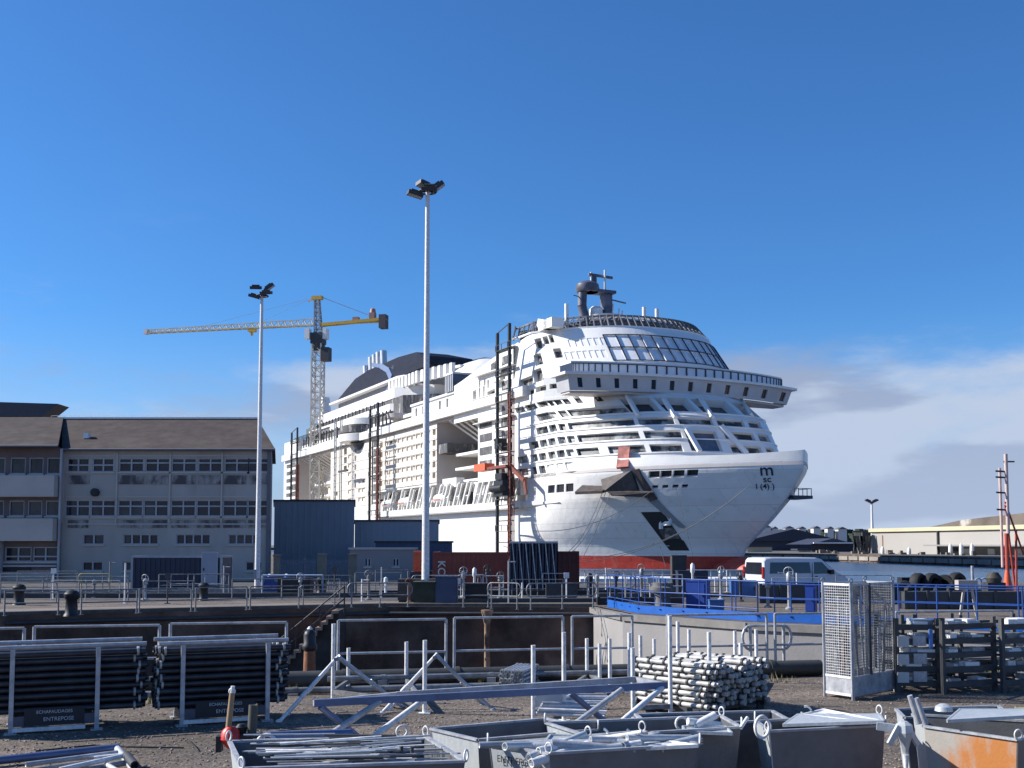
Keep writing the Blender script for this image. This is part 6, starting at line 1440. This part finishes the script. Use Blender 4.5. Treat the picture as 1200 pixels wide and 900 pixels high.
# long trestle frame with crossed legs
tr_ = thing('long_trestle', 'long galvanised trestle frame with crossed legs behind the bins', 'trestle', (A(368, 824, 12.6).x, 12.6, 0)); o = Vector(tr_.location)
B0 = A(368, 824, 12.6) - o; B1 = A(781, 803, 13.6) - o; B0b = B0 + Vector((.15, .55, 0)); B1b = B1 + Vector((-.1, .55, 0))
BG = mat('galv_blue', (.13, .17, .29), .4, .4, .2, 4)
k = MB(); k.beam(B0, B1, .06, .08); k.build('top_beam', BG, tr_); k = MB(); k.beam(B0, B0 + Vector((.85, .7, 0)), .05, .06); k.beam(B0 + Vector((.85, .7, 0)), B1 + Vector((-.3, .6, 0)), .05, .07); k.beam(B1, B1 + Vector((-.3, .6, 0)), .05, .06); k.build('top_beam', GALV, tr_)
def leg(p, q, Y0, Y1, m_):
    a = A(*p, Y0) - o; b = A(*q, Y1) - o; d = (b - a); 
    f = (a.z - .02) / (a.z - b.z); b = a + d * f; k = MB(); k.tube(a, b, .036, 12); k.build('leg', m_, tr_)
leg((375, 828), (418, 862), 12.6, 12.9, BG); leg((450, 819), (385, 862), 12.8, 12.5, GALV); leg((497, 820), (441, 861), 13.2, 12.6, BRIGHT)
leg((668, 812), (705, 842), 13.4, 13.6, BG); leg((729, 808), (683, 842), 13.4, 13.1, GALV); leg((777, 805), (733, 842), 13.6, 13.1, BRIGHT)
# ---------------------------------------------------------------- mesh cage
cg = thing('mesh_cage', 'tall galvanised wire mesh roll cage standing on the gravel at the right', 'cage', (0, 0, 0))
ca, cb_, cc = G(967, 816), G(1000, 821), G(1049, 811); cdn = ca + cc - cb_; hc = A(1000, 684, cb_.y).z
def meshpanel(a, b, z0, z1, name, m_, sp=.045, r=.0032):
    k = MB(); d = b - a; L_ = d.length; n = int(L_ / sp); e = d.normalized()
    for i in range(1, n): p = a + e * i * L_ / n; k.beam((p.x, p.y, z0), (p.x, p.y, z1), r * 2, r * 2)
    nz_ = int((z1 - z0) / sp)
    for i in range(1, nz_): z = z0 + (z1 - z0) * i / nz_; k.beam((a.x, a.y, z), (b.x, b.y, z), r * 2, r * 2)
    k.build(name, m_, cg)
for a, b, m_ in ((ca, cb_, BRIGHT), (cb_, cc, GALVD), (cc, cdn, GALVD), (cdn, ca, GALVD)):  # sun-side panel bright, the others dull: lit and shaded by colour
    meshpanel(a, b, .38, hc - .04, 'mesh_panel', m_)
    k = MB(); n_ = (b - a).normalized() * .03; k.beam(a + n_ + Vector((0, 0, .22)), b - n_ + Vector((0, 0, .22)), .012, .26); k.build('kick_panel', GALV, cg)
    for zr in (hc - .02, .37, .08): MB().beam(a + n_ + Vector((0, 0, zr)), b - n_ + Vector((0, 0, zr)), .032, .04).build('frame_rail', m_ if m_ is BRIGHT else GALV, cg)
for p in (ca, cb_, cc, cdn):
    k = MB(); k.beam((p.x, p.y, 0), (p.x, p.y, hc + .02), .045, .045); k.build('post', GALV, cg); MB().ring((p.x, p.y, hc + .05), (0, 1, 0), .032, .009, 10, 5).build('lifting_eye', GALVD, cg)
k = MB(); m_ = cb_.lerp(cc, .42); k.beam((m_.x, m_.y, .37), (m_.x, m_.y, hc), .05, .04); k.build('post', DKGREY, cg)
random.seed(4)
for i in range(14):
    p = ca.lerp(cc, random.uniform(.15, .9)) ; p.y += random.uniform(-.1, .1); z = random.uniform(.9, 1.7)
    tag(MB().tube((p.x, p.y, .1), (p.x + random.uniform(-.1, .1), p.y + random.uniform(-.1, .1), z), .02, 7).build('steel_tube', random.choice((GALVD, RUST, GALV, DKGREY)), None), 'thin tube standing upright inside the wire mesh cage', 'tube', 'tubes standing in the mesh cage')
# ---------------------------------------------------------------- tray racks at the right
TG = mat('tray_grey', (.12, .12, .115), .7, .1, .25, 4); TD = mat('tray_dark', (.075, .075, .075), .7, .1, .25, 4)
def tray_rack(pl, pr, nlev, H_, dep, label, seed, m_=TD):
    a, b = G(*pl), G(*pr); d = b - a; ang = math.atan2(d.y, d.x); W_ = d.length; t_ = thing('tray_rack', label, 'rack', (a.x, a.y, 0), ang, 'tray racks'); random.seed(seed)
    for x in (0, W_):
        for y in (0, dep): MB().box(x - .035, x + .035, y - .035, y + .035, 0, H_).build('upright', m_, t_)
    M_ = Matrix.Translation((a.x, a.y, 0)) @ Matrix.Rotation(ang, 4, 'Z')
    for i in range(nlev):
        z = .12 + (H_ - .18) * i / (nlev - .4); k = MB()
        for y in (0, dep): k.box(.035, W_ - .035, y - .03, y + .03, z, z + .10)
        for j in range(3): k.box(.03 + j * (W_ - .1) / 2, .07 + j * (W_ - .1) / 2, .03, dep - .03, z + .02, z + .06)
        k.build('tray', m_, t_)
        n = 4
        for j in range(n):
            x = random.uniform(.1, W_ - .35); w_ = random.uniform(.16, .34); h_ = random.uniform(.07, .13); yy = random.uniform(-.02, .1)
            c = M_ @ Vector((x, yy, z + .06)); q = MB().box(0, w_, 0, .25, .002, h_).box(w_ * .1, w_ * .9, -.004, 0, h_ * .3, h_ * .7) 
            o = q.build('metal_part', random.choice((BRIGHT, GALV, WHITE, GALVD)), None, c); o.rotation_euler = (0, 0, ang + random.uniform(-.1, .1)); tag(o, 'small metal part lying on the trays of the ' + label.split(' with')[0].split(' standing')[0], 'metal part', 'parts on ' + label.split(' with')[0])
    return t_
r1 = tray_rack((1052, 812), (1100, 812), 5, 1.30, 1.1, 'left tray rack with white boxes next to the mesh cage', 31)
r2_ = tray_rack((1106, 814), (1166, 810), 5, 1.32, 1.0, 'middle dark tray rack with open trays at the right', 32)
tray_rack((1176, 812), (1240, 808), 5, 1.30, 1.0, 'rightmost tray rack standing cut by the photo edge', 33)
# white boxes on the left rack
random.seed(2)
for i, (px, y) in enumerate(((1052, 752), (1070, 751), (1052, 773), (1071, 772), (1052, 794), (1071, 793))):
    p = A(px, y, r1.location.y - .06)
    t_ = tag(MB().box(0, .20 if i % 2 == 0 else .23, 0, .3, -.09, .09).box(.03, .17, -.004, 0, -.05, .05).build('carton', mat('carton_white', (.62, .61, .57), .6, 0, .08, 5) if i % 2 == 0 else GALV, None, p), ('upper', 'upper', 'middle', 'middle', 'lower', 'lower')[i] + (' white carton' if i % 2 == 0 else ' grey carton') + ' on the left tray rack beside the mesh cage', 'carton')
tag(MB().box(-.03, .03, -.05, 0, -.16, .16).build('blue_label_pack', mat('pack_blue', (.1, .25, .6), .5), None, A(1090, 748, r1.location.y - .08)), 'small blue and white packet on the corner of the left tray rack', 'packet')
# ---------------------------------------------------------------- galvanised bins in front
BING = mat('bin_zinc_shaded', (.165, .17, .18), .42, .35, .12, 5, .1, 40, col2=(.11, .11, .115), c2=(.50, .75))
BINL = mat('bin_zinc_pale_lit', (.50, .53, .54), .5, .3, .12, 5, .1, 40, streak=(4, 4, 1))
RUSTF = mat('rust_stain', (.40, .37, .33), .6, .1, .12, 3, .08, 30, streak=(1, 1, .45), col2=(.50, .19, .05), c2=(.49, .60))
def bin_(F_, R_, L_, label, z1=.8, mf=BING, ml=BINL, txt=None, sz=.07, B_=None, loops=(0, 1, 2, 3)):
    F, Rr, Lf = G(*F_, z1), G(*R_, z1), G(*L_, z1); B = G(*B_, z1) if B_ else Rr + Lf - F; o = Vector((F.x, F.y, 0)); t_ = thing('metal_bin', label, 'bin', o, 0, 'galvanised bins in the foreground')
    C = [p - o for p in (F, Rr, B, Lf)]; cen = sum(C, Vector()) / 4
    nmx = ('front_panel', 'side_panel', 'rear_panel', 'side_panel')
    for i in range(4):
        a, b = C[i], C[(i + 1) % 4]; k = MB(); d = (b - a).normalized(); nrm_ = Vector((d.y, -d.x, 0)); 
        if nrm_.dot(cen - a) > 0: nrm_ = -nrm_
        a0, b0 = Vector((a.x, a.y, .06)) + (cen - a).xy.to_3d() * .10, Vector((b.x, b.y, .06)) + (cen - b).xy.to_3d() * .10
        ins = -nrm_ * .012
        vs = [a0, b0, b, a, a0 + ins, b0 + ins, b + ins, a + ins]; k.add(vs, [(0, 1, 2, 3), (7, 6, 5, 4), (3, 2, 6, 7), (0, 3, 7, 4), (1, 5, 6, 2), (0, 4, 5, 1)])
        k.build(nmx[i], mf if i == 0 else (ml if i == 3 else BING), t_)  # sun-side panel pale, the rest dark: light and shade put into the zinc
    k = MB()
    for i in range(4): a, b = C[i], C[(i + 1) % 4]; k.beam(a + Vector((0, 0, .008)), b + Vector((0, 0, .008)), .04, .022)
    k.build('rim', GALV, t_)
    k = MB(); k.add([Vector((c.x, c.y, .1)) + (cen - c).xy.to_3d() * .1 for c in C], [(0, 1, 2, 3)]); k.build('floor', DKGREY, t_)
    for i in loops: c = C[i]; MB().ring(c + Vector((0, 0, .055)) + (cen - c).normalized() * -.01, (cen - c).xy.to_3d(), .045, .009, 14, 6, squash=.8).build('lifting_loop', BRIGHT, t_)
    if txt:
        for s_, i, f, zz in txt:
            a, b = C[i], C[(i + 1) % 4]
            if i == 3: a, b = C[3], C[0]
            d = (b - a).normalized(); nrm_ = Vector((d.y, -d.x, 0)); p = a.lerp(b, f) + nrm_ * .004; p.z = z1 - zz
            zz_r = zz / z1 * .10; p += (cen - a.lerp(b, f)).xy.to_3d() * zz_r * .62 * 0
            text(s_, sz, BLACK if i == 3 else WHITE, t_, p + nrm_ * .012, (R(90), 0, math.atan2(d.y, d.x)), ext=.001)
    return t_, F, Rr, B, Lf
random.seed(40)
def fill(F, Rr, B, Lf, n, z, what, grp, lo_=.015, hi_=.032, dirv=None, ms=(BRIGHT, GALV, BINL)):
    for i in range(n):
        u, v = random.uniform(.12, .88), random.uniform(.12, .88); p = F.lerp(Rr, u).lerp(Lf.lerp(B, u), v); p.z = z + random.uniform(-.12, .03)
        d = dirv if dirv is not None else (Rr - F).normalized(); a = random.gauss(0, .28); d = Vector((d.x * math.cos(a) - d.y * math.sin(a), d.x * math.sin(a) + d.y * math.cos(a), random.uniform(-.12, .14))); L_ = random.uniform(.35, .9)
        loose(p - d * L_ / 2, p + d * L_ / 2, random.uniform(lo_, hi_), what, random.choice(ms), grp)
def plate(pts, th, label, m_=BRIGHT, name='gusset_plate'):
    P = [Vector(p) for p in pts]; nn = (P[1] - P[0]).cross(P[2] - P[0]).normalized() * th; n = len(P); k = MB(); [k.beam(P[i], P[(i + 1) % n], .018, .03) for i in range(n)]; k.add(P + [p + nn for p in P], [list(range(n))[::-1], list(range(n, 2 * n))] + [[i, (i + 1) % n, n + (i + 1) % n, n + i] for i in range(n)]); return tag(k.build(name, m_), label, 'metal plate')
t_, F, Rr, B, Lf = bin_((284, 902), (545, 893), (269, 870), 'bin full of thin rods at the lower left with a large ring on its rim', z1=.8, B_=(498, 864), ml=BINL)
for i in range(95):
    u = random.uniform(.05, .55); v = random.uniform(.15, .9); p = F.lerp(Rr, u).lerp(Lf.lerp(B, u), v); p.z = .80 + random.uniform(-.08, .09); d = Vector((1, .10 + random.gauss(0, .1), random.uniform(-.02, .05))).normalized()
    loose(p, p + d * random.uniform(.5, .95), random.uniform(.007, .013), 'thin pale rod lying in the lower left bin', random.choice((BRIGHT, GALV, BINL, DKGREY)), 'rods in the lower left bin', 'thin_rod', 'rod')
for i in range(9):
    u = .45 + i * .045; p = F.lerp(Rr, u).lerp(Lf.lerp(B, u), .55 - i * .03); p.z = .84; tag(MB().lathe([(.016, -.03), (.016, .03)], n=8).build('coupler', DKGREY, None, p), 'dark coupler in the row across the lower left bin', 'coupler', 'couplers in the lower left bin')
p = A(314, 865, 10.6); q = A(410, 860, 11.4); tag(MB().tube(p, q, .062, 14, r2=.05, hollow=True).build('large_tube', mat('galv_blue', (.13, .17, .29)), None), 'large blue grey tube with open end lying over the lower left bin', 'tube')
tag(MB().ring(A(312, 872, 10.45), (.3, -1, .1), .085, .016, 18, 6).build('large_ring', BRIGHT), 'large round ring standing on the rim of the lower left bin', 'ring')
tag(MB().ring(A(471, 857, 11.6), (.3, -1, .1), .055, .012, 16, 6).build('round_ring', BRIGHT), 'round ring behind the lower left bin near the trestle legs', 'ring')
plate([A(495, 873, 11.0), A(526, 880, 10.8), A(528, 888, 10.6), A(496, 884, 10.8)], .01, 'pale folded plate at the right end of the lower left bin')
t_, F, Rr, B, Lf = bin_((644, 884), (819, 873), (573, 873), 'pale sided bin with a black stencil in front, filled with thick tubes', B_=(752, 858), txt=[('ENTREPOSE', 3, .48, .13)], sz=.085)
fill(F, Rr, B, Lf, 26, .83, 'thick galvanised tube lying in the stencilled front bin', 'tubes in the stencilled front bin', .026, .045)
plate([A(645, 862, 10.4), A(720, 864, 10.4), A(695, 872, 10.2), A(640, 868, 10.2)], .012, 'flat pale plate in the stencilled front bin', BINL)
plate([A(740, 864, 10.6), A(818, 874, 9.9), A(745, 878, 10.0), A(752, 870, 10.2)], .012, 'long pointed plate at the right of the stencilled front bin', BRIGHT)
loose(A(700, 866, 10.3), A(752, 858, 10.1), .02, 'pale tube with raised tip over the stencilled front bin')
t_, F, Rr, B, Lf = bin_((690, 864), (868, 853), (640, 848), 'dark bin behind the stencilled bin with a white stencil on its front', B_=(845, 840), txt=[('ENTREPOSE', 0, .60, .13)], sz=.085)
plate([A(800, 852, 11.1), A(850, 852, 11.1), A(858, 860, 10.8), A(803, 858, 10.9)], .012, 'white plate in the dark bin under the prop pile', BINL)
for i, (a, b, r_) in enumerate((((812, 851), (848, 856), .03), ((815, 850), (838, 838), .04), ((806, 845), (845, 850), .035))):
    loose(A(*a, 11.1), A(*b, 11.2), r_, ('lower', 'raised', 'middle')[i] + ' pale tube sticking out of the dark bin under the prop pile')
tag(MB().ring(A(799, 848, 11.2), (.2, -1, .2), .062, .013, 16, 6).build('round_ring', BRIGHT), 'round ring on the rim of the dark bin below the tall post', 'ring')
for i, (px, y) in enumerate(((706, 861), (733, 862))): tag(MB().ring(A(px, y, 10.6), (.2, -1, .2), .055, .012, 16, 6, arc=.7).build('round_ring', BRIGHT), ('left', 'right')[i] + ' of the two rings between the stencilled bin and the dark bin', 'ring')
bin_((560, 868), (700, 856), (505, 855), 'dark low bin behind the gap between the two left bins', z1=.72, B_=(640, 843), loops=(1,))
t_, F, Rr, B, Lf = bin_((901, 858), (1037, 851), (886, 846), 'large plain dark fronted bin with white scrap plates, third from the right', B_=(1030, 838))
plate([A(918, 850, 11.2), A(1036, 846, 10.9), A(1030, 838, 11.4), A(935, 838, 11.7)], .012, 'broad white plate lying over the third bin from the right', BINL); plate([A(940, 838, 11.7), A(965, 832, 11.9), A(1030, 845, 11.0), A(1020, 847, 11.0)], .012, 'narrow white plate with a curled tip over the third bin from the right', BRIGHT)
tag(MB().ring(A(945, 834, 11.8), (.2, -1, .2), .055, .012, 16, 6, arc=.8).build('round_ring', BRIGHT), 'ring behind the white plates of the third bin from the right', 'ring')
k = MB(); a = A(893, 852, 10.7); tag(k.ring(a, (.3, -1, 0), .10, .018, 16, 6, squash=.75).build('large_ring', BRIGHT), 'oval ring hanging at the left corner of the third bin from the right', 'ring')
bin_((760, 851), (925, 845), (745, 838), 'long low dark bin seen behind the dark stencilled bin', z1=.7, B_=(905, 834), loops=())
sp = thing('skip_hook', 'white scoop shaped casting with two upright prongs between the right bins', 'casting', A(1060, 858, 10.4)); so = Vector(sp.location)
k = MB(); k.lathe([(.012, -.24), (.05, -.10), (.085, .0), (.075, .07), (.03, .10)], n=7, sm=False); k.beam((-.05, 0, .03), (-.24, .05, .05), .05, .07); k.beam((-.06, -.03, .06), (-.16, -.05, -.10), .03, .05); k.beam((.04, -.02, .02), (.13, .03, -.12), .03, .05); k.build('scoop', BINL, sp)
k = MB(); k.tube(A(1077, 848, 10.3) - so, A(1066, 815, 10.3) - so, .032, 10, r2=.024); k.tube(A(1085, 849, 10.2) - so, A(1074, 818, 10.2) - so, .026, 10, r2=.02); k.build('prong', GALV, sp)
k = MB(); k.lathe([(.002, -.5), (.02, -.3), (.03, -.2)], (0, -.02, 0), 8); k.build('tip', BRIGHT, sp)
t_, F, Rr, B, Lf = bin_((1083, 852), (1193, 868), (1070, 838), 'rust stained bin with an orange patch at the lower right', mf=RUSTF, B_=(1240, 848), loops=(1,))
plate([A(1110, 845, 10.8), A(1200, 840, 10.8), A(1215, 832, 11.4), A(1125, 832, 11.4)], .012, 'broad pale plate lying across the rust stained bin', BINL); plate([A(1186, 836, 11.3), A(1230, 834, 11.3), A(1230, 829, 11.6), A(1190, 831, 11.6)], .012, 'yellowish plate at the right edge over the rust stained bin', mat('dull_yellow', (.42, .36, .14), .7))
tag(MB().lathe([(.09, 0), (.08, .045), (.04, .07), (.01, .075)], n=16).build('dome_cap', BINL, None, A(1106, 833, 11.5)), 'small pale dome cap behind the rust stained bin', 'cap')
bin_((1060, 842), (1180, 838), (1050, 832), 'low dark bin behind the scoop casting and the rust stained bin', z1=.7, B_=(1170, 828), loops=())
for i, (a, b) in enumerate((((868, 853), (876, 841)), )): loose(A(*a, 10.9), A(*b, 11.0), .018, 'short raised tube at the corner of the dark stencilled bin')
# hammer and red collar at the left bin corner
hm = thing('jack_hammer', 'wooden handled tool with a red collar at the corner of the lower left bin', 'tool', A(270, 866, 11.0)); ho = Vector(hm.location)
MB().tube(A(268, 852, 11) - ho, A(272, 812, 11) - ho, .030, 10, r2=.026).build('handle', WOOD, hm); MB().ring(A(272, 810, 11) - ho, (0, 1, 0), .026, .010, 12, 5).tube(A(272, 812, 11) - ho, A(273, 804, 11) - ho, .02, 8).build('top_cap', BRIGHT, hm)
MB().lathe([(.03, -.09), (.10, .0), (.085, .08), (.04, .12)], n=12).build('collar', mat('tool_red', (.60, .03, .02), .4), hm)
MB().box(-.13, -.08, -.05, .05, -.12, .03).box(.02, .34, .0, .12, -.1, .04).lathe([(.05, .02), (.06, .1), (.03, .13)], (.08, .1, 0), 8).build('body', BLACK, hm)
tag(MB().tube(A(295, 862, 11.1), A(297, 826, 11.1), .045, 10, hollow=True).build('dark_tube_stub', mat('olive_tube', (.08, .08, .065), .7)), 'short thick dark tube standing right of the red collared tool', 'tube')
# bundle of tubes lying in the lower left corner
for i, (a, b, r_, m_) in enumerate((((-20, 893), (140, 876), .050, mat('galv_blue', (.13, .17, .29))), ((30, 896), (138, 882), .030, GALV), ((70, 902), (143, 886), .028, BRIGHT), ((60, 908), (148, 894), .035, GALV), ((110, 888), (146, 884), .02, BRIGHT), ((20, 905), (120, 890), .02, GALVD), ((137, 877), (165, 912), .045, BINL), ((125, 896), (140, 905), .03, BINL), ((148, 885), (158, 897), .05, DKGREY))):
    loose(G(*a, .07 + .03 * (i % 3)), G(*b, .08 + .04 * (i % 3)), r_, 'thick blue grey tube on top of the bundle at the lower left corner' if i == 0 else ('short white tube lying across the end of the bundle at the lower left corner' if i == 6 else 'tube of the bundle lying in the lower left corner'), m_, 'tubes of the bundle in the lower left corner')
# pebbles, twigs and weeds on the gravel
random.seed(77); k = MB()
for i in range(5200):
    px = random.uniform(-20, 1220); y = 795 + 110 * random.random() ** .8; p = G(px, y)
    if p.y > near_edge(p.x) - .4: continue
    s_ = random.uniform(.006, .022); k.lathe([(s_ * .6, -.002), (s_, s_ * .35), (s_ * .4, s_ * .8)], (p.x, p.y, 0), 5, mi=random.choice((0, 0, 1, 2)), sm=False)
tag(k.build('pebbles', [mat('pebble_a', (.24, .19, .15), .9), mat('pebble_b', (.10, .08, .07), .9), mat('pebble_c', (.38, .34, .30), .9)]), 'loose pebbles scattered over the gravel yard', 'pebbles', kind='stuff')
k = MB()
for i in range(420):
    c = random.choice(((1175, 786, 25), (560, 800, 60), (330, 808, 40), (880, 796, 60), (160, 822, 40))); p = G(c[0] + random.gauss(0, c[2] * .6), c[1] + random.uniform(0, 5)); h_ = random.uniform(.04, .16); a = random.uniform(0, 6.3)
    d = Vector((math.cos(a), math.sin(a), 0)) * .012; t2_ = p + Vector((random.uniform(-.06, .06), random.uniform(-.06, .06), h_)); k.add([p - d, p + d, t2_], [(0, 1, 2)])
tag(k.build('weeds', mat('dry_weed', (.20, .18, .09), .9, 0, .4, 5)), 'dry weeds growing at the dock edge', 'weeds', kind='stuff')
k = MB(); k.path([G(222, 868, .01), G(228, 874, .03), G(233, 880, .01)], .008, 5); tag(k.build('twig', BLACK), 'short black twig on the gravel left of the red collared tool', 'twig')
k = MB(); k.path([G(42, 880, .012), G(80, 876, .012), G(112, 873, .012), G(150, 875, .012), G(215, 876, .012)], .010, 5); tag(k.build('cable', BLACK), 'thin black cable lying on the gravel before the left racks', 'cable')
k = MB()
for i in range(3):
    p = G(905 + i * 14, 788 + i, 0); k.box(p.x, p.x + .22, p.y, p.y + .1, 0, .07)
tag(k.build('rubble_brick', mat('brick_pink', (.3, .17, .14), .9)), 'broken pink bricks lying left of the mesh cage', 'rubble')
